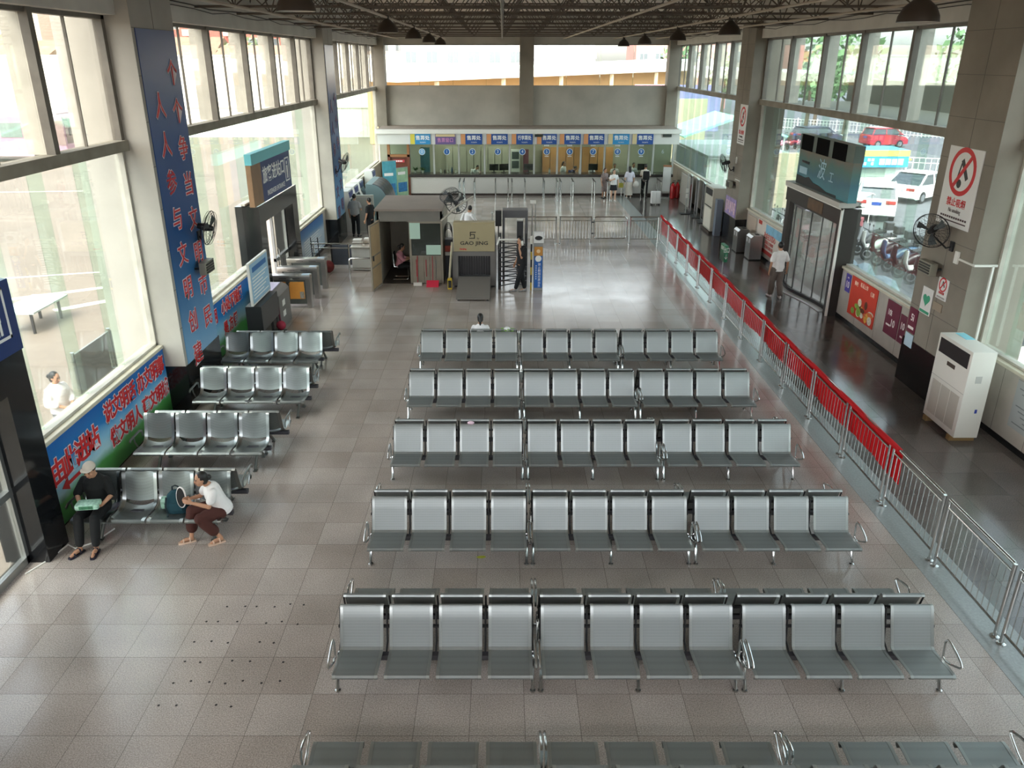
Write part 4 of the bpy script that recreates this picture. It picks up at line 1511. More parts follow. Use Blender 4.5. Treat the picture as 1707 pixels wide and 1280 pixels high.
# queue rails before the counter
def queue_rail(x, y0, y1, lab, double=False, h=1.0, first=[None]):
    t = thing('queue_rail', lab, 'barrier', (x, y0, 0), 0, 'steel queue rails at the counter')
    for y in (0, y1 - y0):
        b = B().tube([(0, y, 0), (0, y, h)], .03, 8)
        b.lathe([(.06, 0), (.06, .015), (.03, .025)], (0, y, 0), 10)
        b.build('post', chrome, t, smooth=40)
    B().tube([(0, -.02, h), (0, y1 - y0 + .02, h)], .034, 8).build('handrail', M('dark_rubber_rail', '2f2e2d', 0.5), t, smooth=40)
    B().tube([(0, .05, .5), (0, y1 - y0 - .05, .5)], .016, 6).build('rail', chrome, t, smooth=40)
    return t
wnum = ['one', 'two', 'three', 'four', 'five', 'six', 'seven', 'eight', 'nine']
rx = [(-2.24, 'first pair of the queue, window two side'), (-2.02, 'first pair of the queue, inner rail'), (-1.46, 'under window two'), (-.35, 'before window three'), (.32, 'window four pair, brown door side'), (.52, 'window four pair, inner rail'), (1.2, 'between windows four and five'), (2.2, 'before window five'), (2.9, 'window six pair, inner rail'), (3.08, 'window six pair, outer rail'), (3.72, 'under window six'), (4.85, 'before window seven'), (5.52, 'beside the woman in the black skirt'), (5.66, 'second rail beside the black skirt'), (6.42, 'beside the long white skirt'), (7.48, 'beside the man with the backpack'), (8.3, 'last of the queue, by the suitcase')]
for x, l in rx:
    queue_rail(x, 42.15, 43.35, 'steel queue rail, ' + l)

# notice stand, extinguishers, suitcase
ns = thing('notice_stand', 'tall white notice board stand by the fire extinguishers', 'stand', (8.78, 43.2, 0), -.35)
B().box(-.2, .2, -.02, .02, .35, 1.62).build('board', M('notice_paper', 'cfd2d0', 0.6), ns)
B().box(-.22, .22, -.025, .025, 1.62, 1.72).build('top_rail', M('brown_rail', '9a6a4a', 0.5), ns)
b = B().tube([(-.2, 0, 0), (-.2, 0, 1.65)], .015, 6)
b.tube([(.2, 0, 0), (.2, 0, 1.65)], .015, 6)
b.box(-.22, .22, -.2, .2, 0, .03)
b.build('stand', steel, ns)
red_e = M('extinguisher_red', 'b3161d', 0.25)
def extinguisher(x, y, lab):
    t = thing('fire_extinguisher', lab, 'fire extinguisher', (x, y, 0), 0, 'fire extinguishers')
    B().lathe([(.1, 0), (.13, .03), (.13, .62), (.09, .74), (.04, .79), (.04, .84)], n=16).build('cylinder', red_e, t, smooth=40)
    b = B().box(-.03, .1, -.02, .02, .84, .88)
    b.box(-.03, .12, -.015, .015, .92, .95)
    b.build('valve', black, t)
    B().tube([(-.03, 0, .86), (-.14, 0, .75), (-.16, 0, .4), (-.15, 0, .15)], .014, 6).build('hose', black, t, smooth=True)
extinguisher(9.1, 43.0, 'red fire extinguisher beside the notice stand')
extinguisher(9.38, 43.15, 'red fire extinguisher nearest the glass wall')
sc_ = thing('suitcase', 'white wheeled suitcase with raised handle by the queue rails', 'suitcase', (7.85, 41.05, 0), .1)
B().box(-.24, .24, -.13, .13, .07, .68, .04).build('shell', M('white_suitcase', 'e3e2de', 0.4), sc_, smooth=40)
b = B()
for x in (-.2, 0, .2):
    b.box(x - .006, x + .006, -.136, -.128, .1, .65)
b.build('ribs', M('suitcase_groove', 'b9b8b4', 0.5), sc_)
for x in (-.19, .19):
    for y in (-.09, .09):
        b = B().ball((x, y, .035), .035, 8, 6)
        b.build('wheel', black, sc_, smooth=True)
b = B().tube([(-.12, .08, .68), (-.12, .08, 1.02), (.12, .08, 1.02), (.12, .08, .68)], .012, 6)
b.build('handle', steel, sc_)

# ---------------------------------------------------------------- air conditioners
acw = M('ac_white', 'dcd9cf', 0.45)
blk_grille = M('black_grille', '1b1b1c', 0.5)
def big_ac(name, label, loc, L, D, Hh, feet=True, gcol='b8b2a6'):
    """cabinet unit whose front looks to -x; loc is the front near corner"""
    t = thing(name, label, 'air conditioner', loc)
    z0 = .1
    B().box(0, D, 0, L, z0, Hh, .012).build('cabinet', acw, t, smooth=30)
    B().box(-.008, .01, .08, L - .08, Hh - .36, Hh - .07).build('outlet_grille', blk_grille, t)
    b = B()
    for k in range(3):
        y0_ = .09 + (L - .18) * k / 3 + .015
        y1_ = .09 + (L - .18) * (k + 1) / 3 - .015
        b.box(-.006, .01, y0_, y1_, z0 + .12, z0 + .82)
        for q in range(22):
            b.box(-.01, .0, y0_ + .01, y1_ - .01, z0 + .14 + .03 * q, z0 + .15 + .03 * q)
    b.build('intake_grille', M('ac_grille', gcol, 0.6), t)
    B().box(-.008, .01, L / 2 - .14, L / 2 + .14, Hh - .52, Hh - .44).build('control_panel', M('brown_control', '4a4038', 0.4), t)
    B().box(-.002, .002, 0.01, L - .01, z0 + .9, z0 + .91).build('seam', M('ac_seam', 'a9a69d', 0.6), t)
    B().box(D * .35, D * .6, -.006, .004, Hh - .62, Hh - .48).build('side_handle', M('ac_handle', 'b9b9b2', 0.5), t)
    B().box(D * .62, D * .72, -.004, .002, .62, .7).build('sticker', M('blue_sticker', '2f3f8f', 0.5), t)
    for y in (.08, L - .2):
        B().box(-.03, D, y, y + .12, 0, z0).build('wood_block', M('wood_block', '8a7048', 0.8), t)
    return t
big_ac('floor_air_conditioner', 'tall white cabinet air conditioner beside the column with the no smoking sign', (8.76, 13.82, 0), 1.2, .46, 1.86)
tag(B().box(9.02, 9.2, 14.55, 14.95, 1.861, 1.868).build('leaflet', M('aqua_paper', '8fd0dc', 0.6)), 'pale aqua leaflet lying on top of the white cabinet air conditioner', 'leaflet')
a2 = thing('floor_air_conditioner', 'tall beige cabinet air conditioner at the far column, beyond the bins', 'air conditioner', (8.86, 33.75, 0))
B().box(0, .55, 0, 1.3, .1, 1.9, .015).build('cabinet', M('ac_beige', 'b5b0a2', 0.5), a2, smooth=30)
B().box(-.008, .01, .1, 1.2, 1.55, 1.82).build('outlet_grille', blk_grille, a2)
B().box(-.008, .01, .05, 1.25, 1.06, 1.1).build('band', blk_grille, a2)
b = B().box(-.008, .01, .08, 1.22, .18, 1.0)
for q in range(24):
    b.box(-.012, 0, .1, 1.2, .2 + .033 * q, .21 + .033 * q)
b.build('intake_grille', M('ac_grille_cream', 'd2cdbf', 0.6), a2)
B().box(-.05, .58, -.04, 1.34, 0, .1).build('plinth', M('dark_wood_plinth', '3c3128', 0.7), a2)
tag(B().box(8.95, 9.2, 33.3, 33.62, 0, 1.5).build('switch_cabinet', M('grey_blue_cabinet', '6f7884', 0.5)), 'grey blue cabinet squeezed between far column and air conditioner', 'cabinet')

# dark glass door leaves and boards stored along the far parking side wall
for k, (y, lab) in enumerate(((36.0, 'dark framed glass panel next to the beige air conditioner'), (37.3, 'middle one of the stored dark glass panels'), (38.6, 'dark glass panel at the far end of the stored three'))):
    t = thing('glass_panel', lab, 'panel', (9.1, y, 0), -.12, 'stored glass panels')
    b = B()
    for a, c in ((0, .05), (.85, .9)):
        b.box(-.03, .03, a, c, .03, 1.75)
    b.box(-.03, .03, 0, .9, 1.7, 1.75)
    b.box(-.03, .03, 0, .9, .03, .12)
    b.build('frame', steel, t)
    B().box(-.008, .008, .05, .85, .12, 1.7).build('pane', M('dark_glass_pane', '20282a', 0.08), t)
    B().box(-.2, .2, 0, .9, 0, .03).build('foot', dark_steel, t)
tag(B().box(9.35, 9.4, 40.0, 42.3, .0, 1.45).build('wall_board', M('grey_board', 'a8a49b', 0.6)), 'plain grey board standing against the far glass wall', 'board')
pp = thing('sign_post', 'thin white post with two blank plates by the glass panels', 'post', (8.85, 38.5, 0))
B().tube([(0, 0, 0), (0, 0, 1.9)], .025, 8).build('pole', steel, pp)
for z in (.75, 1.0):
    B().box(-.06, .06, -.04, -.02, z, z + .2).build('plate', white_pl, pp)
B().box(-.25, .25, -.2, .2, 0, .03).build('base', dark_steel, pp)

# steel bins
def steel_bin(x, y, lab):
    t = thing('litter_bin', lab, 'bin', (x, y, 0), 0, 'steel litter bins')
    b = B()
    prof = [(-.28, .04), (-.28, .82), (-.2, .9), (.1, .9), (.16, .88), (.16, .04)]
    b.prism(prof, -.3, .3, 'y')
    b.build('body', steel, t, smooth=30)
    for yy in (-.14, .14):
        B().box(-.29, -.275, yy - .05, yy + .05, .62, .78).build('opening', M('bright_label', 'e9ecec', 0.4), t)
    B().box(-.05, .08, -.12, .12, .9, .915).build('ashtray', black, t)
    B().box(-.27, .15, -.29, .29, 0, .04).build('base', black, t)
steel_bin(9.28, 30.4, 'steel litter bin next to the far column')
steel_bin(9.42, 29.2, 'steel litter bin beside the red framed poster')

# ---------------------------------------------------------------- wall fans, heaters, lamps
fan_blk = M('fan_black', '1d1d1f', 0.4)
def wall_fan(loc, face, label, wall_pt, r=.33, name='wall_fan'):
    """cage centre at loc, looking along face; arm back to wall_pt"""
    t = thing(name, label, 'fan', loc)
    f = Vector(face).normalized()
    u = f.orthogonal().normalized()
    u = Vector((0, 0, 1)) - f * f.z
    u.normalize()
    w = f.cross(u)
    pt = lambda a, rr, d: f * d + u * math.sin(a) * rr + w * math.cos(a) * rr
    b = B()
    for rr, d in ((r, 0), (r * .96, .05), (r * .96, -.05), (r * .55, .09), (r * .2, .1)):
        b.tube([pt(2 * PI * j / 28, rr, d) for j in range(28)], .009 if rr == r else .0045, 5, closed=True)
    for j in range(24):
        a = 2 * PI * j / 24
        b.tube([pt(a, r * .2, .1), pt(a, r * .55, .09), pt(a, r, 0)], .003, 4, cap=False)
        b.tube([pt(a, r * .2, -.1), pt(a, r * .6, -.085), pt(a, r, 0)], .003, 4, cap=False)
    b.build('cage', fan_blk, t, smooth=True)
    b = B()
    for k in range(3):
        a0 = 2 * PI * k / 3
        ring1 = []
        for q in range(5):
            s = q / 4
            aa = a0 + .55 * s
            b_ = .02 * (s - .5)
            ring1.append((pt(aa, .05, b_), pt(aa + .12, r * .6, b_ * 2), pt(aa + .05, r * .85, b_ * 2)))
        for q in range(4):
            for e in range(2):
                A = [ring1[q][e], ring1[q + 1][e], ring1[q + 1][e + 1], ring1[q][e + 1]]
                b.loft([A, [p + f * .004 for p in A]])
    b.build('blades', M('fan_blade', '4a5050', 0.4), t)
    b = B().tube([f * .08, f * -.02, f * -.1, f * -.24], [.05, .07, .085, .06], 12)
    b.build('motor', fan_blk, t, smooth=40)
    wp = Vector(wall_pt) - Vector(loc)
    b = B().tube([f * -.18, f * -.2 + Vector((0, 0, -.18)), wp + (f * -.02 - wp) * .25 + Vector((0, 0, -.12)), wp], .018, 8)
    n_ = Vector((1 if wp.x < 0 else -1, 0, 0))
    b.cbox(wp + n_ * .01, (.03, .12, .2))
    b.build('bracket', fan_blk, t, smooth=40)
    return t
wall_fan((-6.2, 16.75, 3.6), (.95, .02, -.2), 'black wall fan on the blue banner column, blades towards the benches', (-6.53, 16.95, 3.4), .36)
wall_fan((-6.1, 31.6, 3.2), (.9, -.05, -.3), 'black wall fan on the far column of the bus yard side', (-6.53, 31.9, 2.85), .4)
wall_fan((8.75, 32.2, 3.1), (-.92, .02, -.25), 'black wall fan on the far column, parking side', (9.24, 32.5, 2.85), .38)
wall_fan((8.88, 16.35, 3.62), (-.7, -.6, -.2), 'black wall fan under the large no smoking sign', (9.24, 16.1, 3.35), .36)
def heater(loc, side, label):
    t = thing('wall_heater', label, 'heater', loc)
    s = side
    B().box(*sorted((0, s * .14)), -.27, .27, -.13, .13, .01).build('case', M('heater_case', '8d8a7c', 0.5, .3), t)
    b = B()
    for k in range(4):
        b.box(*sorted((s * .14, s * .155)), -.22, .22, -.1 + .055 * k, -.07 + .055 * k)
    b.build('slats', M('heater_slat', '2d2d2b', 0.5), t)
    b = B()
    for y in (-.2, .2):
        b.box(*sorted((0, -s * .12)), y - .02, y + .02, -.02, .02)
    b.build('bracket', dark_steel, t)
heater((-6.42, 16.7, 2.78), 1, 'metal box heater below the fan on the blue banner column')
heater((9.14, 16.55, 2.8), -1, 'metal box heater below the fan under the no smoking sign')
heater((9.14, 32.25, 2.3), -1, 'metal box heater on the far column, parking side')

lamp_m = M('lamp_enamel', '34291f', 0.5)
lamp_in = M('lamp_inside', 'cfcac0', 0.4)
def dome_lamp(x, y, z, lab):
    t = thing('dome_lamp', lab, 'lamp', (x, y, z), 0, 'dome lamps under the roof')
    b = B()
    b.mat(0).lathe([(.29, 0), (.28, .08), (.22, .2), (.1, .3), (.06, .34), (.06, .42), (.02, .44)], n=24, cap=False)
    b.mat(1).lathe([(.285, .003), (.27, .08), (.21, .195), (.09, .29), (.01, .3)], n=24, cap=False)
    b.build('shade', [lamp_m, lamp_in], t, smooth=40)
    B().ball((0, 0, .14), .06, 10, 8, (1, 1, 1.3)).build('bulb', M('milky_bulb', 'd9d6cc', 0.3), t, smooth=True)
    B().tube([(0, 0, .42), (0, 0, 8.02 - z)], .012, 6).build('stem', lamp_m, t)
ords = ['first', 'second', 'third', 'fourth', 'fifth']
for i, y in enumerate((12.6, 22.9, 29.6, 36.4, 42.6)):
    dome_lamp(6.02, y, 7.5 if i else 7.4, 'dark dome lamp, %s from the viewer in the parking side row' % ords[i])
for i, y in enumerate((13.0, 23.1, 29.8, 36.2, 42.6)):
    dome_lamp(-3.06, y, 7.56, 'dark dome lamp, %s from the viewer in the bus yard row' % ords[i])
# lamp conduits and a cable run along the headers
b = B()
for x in (-3.06, 3.3, 6.02, -5.6, 8.3):
    b.tube([(x, 12.0, 7.93), (x, 46.6, 7.93)], .03, 6)
struct(b.build('ceiling_conduit', M('pale_conduit', 'b5a898', 0.6)), 'thin lamp conduits running under the trusses', 'pipe')
for sx_, x in ((1, -6.7), (-1, 9.4)):
    b = B()
    b.tube([(x, 8 + 1.2 * k, 7.98 + .03 * math.sin(k * 1.7)) for k in range(33)], .014, 5)
    b.tube([(x + .06 * sx_, 8 + 1.2 * k, 7.9 + .04 * math.sin(k * 2.3 + 1)) for k in range(33)], .01, 5)
    struct(b.build('ceiling_cable', M('dark_cable', '35302c', 0.6)), 'cables strung along the header beam', 'cable')

# ---------------------------------------------------------------- duty booth
booth_w = M('weathered_booth_wood', '8b8274', 0.6, var=.14, scale=2)
booth_roof = M('brown_booth_roof', '8a7f76', 0.6, var=.08, scale=1.5)
bt = thing('duty_booth', 'grey wooden duty booth with open door and flat brown roof', 'booth', (-3.0, 25.6, 0))
b = B()
b.box(-1.1, 1.1, -.08, 2.75, 2.40, 2.47, .01)
b.build('roof', booth_roof, bt)
b = B()
b.box(-1.04, 1.06, 0, .06, 2.06, 2.40)
b.build('fascia', M('grey_booth_fascia', '77736c', 0.55, var=.1, scale=1.5), bt)
b = B()
b.box(-1.04, -.98, 0, 2.65, 0, 2.4)
b.box(1.0, 1.06, 0, 2.65, 0, 2.4)
b.box(-1.04, 1.06, 2.59, 2.65, 0, 2.4)
b.build('wall', booth_w, bt)
b = B()
b.box(-.03, .04, 0, .06, 0, 2.06)
b.box(.04, 1.0, 0, .05, .9, .95)
b.box(.04, 1.0, 0, .05, 2.0, 2.06)
b.build('frame', booth_w, bt)
b = B()
for k in range(5):
    b.box(.045 + .192 * k, .045 + .192 * k + .182, .005, .045, 0, .9)
b.build('lower_panel', booth_w, bt)
B().box(.04, 1.0, .02, .03, .95, 2.0).build('pane', glass('booth_glass', 'b9c9bd', 0.7, 0.02), bt)
paper = M('pale_green_paper', 'bcd8c8', 0.7)
B().box(.0, .34, -.012, -.004, 1.5, 2.02).build('notice', paper, bt)
B().box(.52, 1.0, -.012, -.004, .98, 1.3).build('notice', paper, bt)
B().box(-1.04, 1.0, 0, 2.6, 0.0, .02).build('floor_board', M('booth_floor', '4a4038', 0.7), bt)
for k in range(3):
    B().tube([(.18 + .32 * k, -.012, .25), (.18 + .32 * k, -.012, .82)], .012, 6).build('door_bar', M(['red_handle', 'red_handle', 'grey_handle'][k], ['a83038', 'a83038', '8a8a86'][k], 0.5), bt)
leafb = B()
leafb.box(0, .035, -1.0 * .45, 0, .03, 2.12)
leafb.box(-.46, 0.0, -.52, -.485, .03, 2.12)
db = thing('booth_door', 'pale plywood folding door standing open at the duty booth', 'door', (-3.98, 25.56, 0))
q = B()
q.mat(0).cbox((-.08, -.48, 1.07), (.035, .96, 2.08), (0, 0, -.17), .004)
q.build('panel', M('plywood', 'b59a76', 0.6, var=.12, scale=2), db)
q = B()
for z in (.05, .75, 1.1, 2.08):
    q.cbox((-.08, -.48, z), (.045, .97, .05), (0, 0, -.17))
for s in (-.5, .5):
    q.cbox((-.08 + s * .16, -.48 + s * .92, 1.07), (.045, .05, 2.1), (0, 0, -.17))
q.build('door_frame', booth_w, db)
B().cbox((-.1, -.82, 1.05), (.05, .03, .16)).build('handle', dark_steel, db)
# furniture inside
dsk = thing('booth_desk', 'brown desk inside the duty booth', 'desk', (-2.75, 26.3, 0))
B().box(-.05, .7, -.5, .9, .7, .74).build('desk_top', wood, dsk)
B().box(.6, .68, -.5, .9, .02, .7).build('side_panel', wood, dsk)
B().box(-.02, .06, .8, .88, .02, .7).build('leg', wood, dsk)
chair = thing('booth_chair', 'chair with curved steel frame inside the duty booth', 'chair', (-3.42, 26.25, 0.02))
B().box(-.2, .22, -.2, .2, .42, .46, .01).build('seat', seat_blk, chair)
B().box(-.24, -.2, -.2, .2, .55, .9, .01).build('backrest', seat_blk, chair)
for y in (-.2, .2):
    B().tube([(-.22, y, .88), (-.2, y, .45), (.22, y, .43), (.26, y, .38), (.26, y, .03), (.2, y, .015), (-.24, y, .015)], .014, 8).build('leg', chrome, chair, smooth=True)
# broom, dustpan and mop by the booth
br = thing('broom', 'broom with red handle leaning on the booth front', 'broom', (-2.78, 25.42, 0))
B().tube([(0, -.02, .1), (.0, .15, .95)], .012, 6).build('handle', M('red_handle', 'a83038', 0.5), br)
B().box(-.14, .14, -.07, 0, 0, .1).build('head', M('white_bristle', 'd9d4cc', 0.8), br)
dp = thing('dustpan', 'red long handled dustpan by the booth', 'dustpan', (-2.28, 25.32, 0))
B().prism([(-.16, 0), (.14, 0), (.12, .16), (.05, .18), (-.16, .02)], -.2, .2, 'x').build('pan', M('red_plastic', 'd4304a', 0.4), dp)
B().tube([(0, .1, .14), (0, .22, .95)], .012, 6).build('handle', M('red_handle', 'a83038', 0.5), dp)
tag(B().cbox((-1.3, 25.4, .06), (.03, .03, .12)).build('floor_bracket', steel), 'small steel bracket on the floor between booth and scanner', 'bracket') if False else None

# big pedestal fan above the booth corner
pf = wall_fan((-1.5, 26.3, 2.55), (.15, -.75, .15), 'large dark fan on a slanted bar at the booth roof corner', (-1.92, 25.62, 2.2), .36, 'booth_fan')
bar = thing('slanted_bar', 'pale slanted metal bar holding the booth fan', 'bar', (0, 0, 0))
B().tube([(-1.97, 25.5, 2.1), (-1.45, 25.9, 2.5), (-.95, 26.3, 2.75)], .03, 8).build('bar', M('pale_bar', 'b9b3a6', 0.5), bar)
hd = wall_fan((-1.75, 26.6, 2.75), (-.3, -.5, .8), 'second fan lying tilted on the booth roof', (-1.93, 26.6, 2.48), .33, 'booth_fan')

# ---------------------------------------------------------------- baggage scanner
beige = M('scanner_beige', 'a79a78', 0.5, var=.04, scale=2)
sgrey = M('scanner_grey', '6e6a66', 0.5, var=.06, scale=2)
xs = thing('baggage_scanner', 'grey and beige baggage X-ray scanner with black curtain', 'scanner', (-.9, 25.15, 0))
b = B()
b.box(-.7, -.52, 0, 2.6, .06, 1.18)
b.box(.52, .7, 0, 2.6, .06, 1.18)
b.box(-.52, .52, 0, 2.6, 1.04, 1.18)
b.box(-.52, .52, 0, 2.6, .06, .36)
b.build('tunnel', sgrey, xs)
b = B()
b.prism([(.06, 1.18), (.06, 2.06), (.1, 2.1), (.42, 2.1), (.5, 2.04), (.5, 1.5), (2.4, 1.5), (2.4, 1.18)], -.66, .66, 'x')
b.build('hood', beige, xs, smooth=30)
q = B()
n = 13
for k in range(n):
    x0 = -.52 + 1.04 * k / n
    dy = .1 + .02 * math.sin(k * 2.1)
    q.box(x0 + .003, x0 + 1.04 / n - .003, dy, dy + .006, .4, 1.04)
q.build('curtain', M('scanner_rubber', '242022', 0.6), xs)
B().box(-.5, .5, -.04, 2.5, .36, .385).build('conveyor', M('conveyor_belt', '38383a', 0.5), xs)
b = B()
b.prism([(-.06, .34), (-.06, .38), (-1.6, .09), (-1.6, .05)], -.52, .52, 'x')
b.build('ramp', M('ramp_grey', '7b756f', 0.45), xs)
b = B()
for x in (-.45, .45):
    b.box(x - .03, x + .03, -1.55, -1.49, 0, .07)
    b.box(x - .03, x + .03, -.3, -.24, 0, .3)
b.build('ramp_leg', dark_steel, xs)
b = B()
for x in (-.6, .6):
    for y in (.1, 2.4):
        b.box(x - .06, x + .06, y - .06, y + .06, 0, .07)
b.build('foot', black, xs)
lt = M('scanner_lettering', '2b2924', 0.5)
b = B()
text_bm(b, 'GAO JING', .16, on_front(.0, .055, 1.44), .003, 1.25, .003)
text_bm(b, 'by', .08, on_front(.13, .055, 1.6), .003)
b.box(-.13, .06, .05, .056, 1.78, 1.81)
b.box(-.13, -.1, .05, .056, 1.66, 1.81)
b.box(-.13, .03, .05, .056, 1.71, 1.735)
b.box(0, .03, .05, .056, 1.6, 1.735)
b.box(-.15, .03, .05, .056, 1.59, 1.615)
b.build('lettering', lt, xs)
q = B()
text_bm(q, 'Gaojing', .07, on_front(-.36, .055, 1.255), .003, 1.0, .003)
q.build('badge', M('red_lettering', 'c4302c', 0.5), xs)
b = B()
b.mat(0).box(-.78, -.72, -.06, .0, 0, 1.3)
tag(B().tube([(-1.74, 25.0, 0), (-1.6, 25.1, 1.5)], .035, 8).build('leaning_pole', M('cream_pole', 'b3a98e', 0.5)), 'cream pole leaning beside the scanner', 'pole')
yb = thing('marker_block', 'small yellow and black block at the foot of the scanner', 'block', (-1.69, 24.95, 0))
B().box(-.07, .07, -.07, .07, 0, .36, .01).build('body', M('marker_yellow', 'c9a92c', 0.5), yb)
B().box(-.05, .05, -.076, -.07, .06, .3).build('plate', black, yb)
# red-white cable drum / hoses between booth and scanner
cr = thing('cable_rack', 'dark rack with looped cables between booth and scanner', 'rack', (-1.78, 26.2, 0))
B().box(-.12, .12, 0, .4, 0, 1.35).build('frame', dark_steel, cr)
b = B()
for k in range(5):
    b.tube([(.0 + .13 * math.cos(a), -.02 - .01 * k, 1.45 + .05 * k + .28 * math.sin(a)) for a in [PI * j / 8 for j in range(9)]], .012, 5)
b.build('cables', black, cr, smooth=True)
B().box(-.13, .1, -.03, 0, .95, 1.15).build('red_tag', M('tag_red', 'c25a48', 0.6), cr)
B().box(-.13, .1, -.03, 0, .82, .94).build('white_tag', white_pl, cr)

# ---------------------------------------------------------------- full height turnstile, detector, pillar sign
ts = thing('turnstile', 'waist to head high rotor turnstile of horizontal steel bars', 'turnstile', (.36, 25.0, 0))
b = B()
b.tube([(-.42, .3, 0), (-.42, .3, 1.75)], .03, 8)
b.tube([(.42, .3, 0), (.42, .3, 1.75)], .03, 8)
b.tube([(-.46, -.1, 0), (-.46, -.1, 1.3)], .025, 8)
b.build('post', dark_steel, ts, smooth=40)
b = B()
for k in range(9):
    z = .12 + .155 * k
    b.tube([(-.44, -.12, z), (.1, .18, z + .03)], .018, 6)
    b.tube([(-.44, .3, z + .08), (.42, .3, z + .03)], .018, 6)
    b.tube([(.1, .18, z), (.42, -.05, z)], .018, 6)
b.build('bars', M('turnstile_bar', '5a5a5c', 0.35, .8), ts, smooth=40)
B().tube([(-.48, -.1, 1.62), (.2, -.08, 1.62)], .03, 8).build('white_bar', white_pl, ts)
B().cbox((-.48, -.1, 1.58), (.05, .05, .26), (0, .3, 0)).build('white_end', white_pl, ts)
sp_ = thing('loudspeaker', 'black loudspeaker on a pole between scanner and metal detector', 'speaker', (-.12, 26.0, 0))
B().tube([(0, 0, 0), (0, 0, 1.85)], .02, 8).build('pole', dark_steel, sp_)
B().box(-.1, .1, -.1, .1, 1.85, 2.35, .01).build('case', black, sp_)
cm = thing('table_camera', 'small steel camera post on the scanner hood', 'camera', (-.32, 25.6, 2.1))
B().tube([(0, 0, 0), (0, 0, .22)], .014, 6).build('pole', steel, cm)
B().ball((0, 0, .24), .04, 8, 6).build('head', steel, cm, smooth=True)
md = thing('metal_detector', 'grey walk-through metal detector arch', 'detector', (.43, 26.5, 0))
b = B()
for x in (-.42, .34):
    b.box(x, x + .08, -.25, .3, 0, 2.06, .01)
b.build('side_panel', M('detector_grey', '58575a', 0.5), md)
B().box(-.42, .42, -.25, .3, 2.06, 2.3, .01).build('top_panel', M('detector_grey', '58575a', 0.5), md)
fg = thing('face_gate', 'dark grey face scanner column behind the metal detector', 'column', (.62, 27.4, 0))
B().box(-.11, .11, -.08, .08, 0, 1.75, .015).build('body', M('dark_grey_case', '4a4a4d', 0.4), fg)
B().box(-.11, .11, -.08, .08, 1.75, 1.8).build('cap', white_pl, fg)
q = B()
q.loft([[(.05 * math.cos(2 * PI * j / 16), -.082, 1.2 + .05 * math.sin(2 * PI * j / 16)) for j in range(16)], [(.05 * math.cos(2 * PI * j / 16), -.09, 1.2 + .05 * math.sin(2 * PI * j / 16)) for j in range(16)]])
q.build('lens', black, fg)
pl = thing('camera_pole', 'tall thin pole with a white box on top beside the metal detector', 'pole', (1.02, 26.9, 0))
B().tube([(0, 0, 0), (0, 0, 2.42)], .018, 8).build('pole', steel, pl)
B().tube([(.14, .05, 0), (.1, .03, 2.42)], .012, 8).build('brace', steel, pl)
B().box(-.08, .12, -.06, .06, 2.42, 2.52, .01).build('head', white_pl, pl)
ps = thing('guide_pillar', 'blue and orange upright guide sign beside the man on the phone', 'sign', (1.15, 24.82, 0))
B().box(-.15, .15, -.08, .08, 0, 1.55, .008).build('case', M('pillar_grey', '8a8a88', 0.4, .4), ps)
B().box(-.13, .13, -.085, -.08, .1, 1.13).build('blue_panel', M('pillar_blue', '1f5fae', 0.4), ps)
B().box(-.13, .13, -.086, -.08, 1.15, 1.43).build('orange_panel', M('pillar_orange', 'c98a3c', 0.4), ps)
q = B()
circ = lambda r, y, cz: [(r * math.cos(2 * PI * j / 24), y, cz + r * math.sin(2 * PI * j / 24)) for j in range(24)]
q.loft([circ(.1, -.086, 1.05), circ(.1, -.09, 1.05)])
q.box(-.07, .07, -.095, -.09, 1.03, 1.07)
q.build('round_mark', M('white_lettering', 'f5f5f2', 0.6), ps)
q = B()
for k, ch in enumerate('禁止翻越后果自负'):
    text_bm(q, ch, .095, on_front(.035, -.088, .86 - .1 * k), .002)
for k in range(7):
    q.box(-.08, -.055, -.09, -.085, .8 - .07 * k, .84 - .07 * k)
q.build('lettering', wht, ps)
q = B()
q.loft([circ(.06, -.088, 1.29), circ(.06, -.091, 1.29)])
q.build('orange_mark', M('pale_orange', 'e6c79a', 0.5), ps)
B().box(-.155, .155, -.09, .09, 1.55, 1.88, .008).build('picture_box', M('white_box', 'dcdad8', 0.5), ps)
q = B()
q.loft([[(.12 * math.cos(2 * PI * j / 20), -.094, 1.71 + .07 * math.sin(2 * PI * j / 20)) for j in range(20)], [(.12 * math.cos(2 * PI * j / 20), -.098, 1.71 + .07 * math.sin(2 * PI * j / 20)) for j in range(20)]])
q.build('picture', black, ps)
ys = thing('marker_post', 'thin yellow and black striped post beside the guide sign', 'post', (.93, 24.85, 0))
b = B()
for k in range(6):
    b.mat(k % 2).box(-.025, .025, -.025, .025, .25 * k, .25 * k + .25)
b.build('pole', [M('marker_yellow', 'c9a92c', 0.5), black], ys)
B().box(-.04, .03, -.03, .03, 1.5, 1.75).build('head', white_pl, ys)

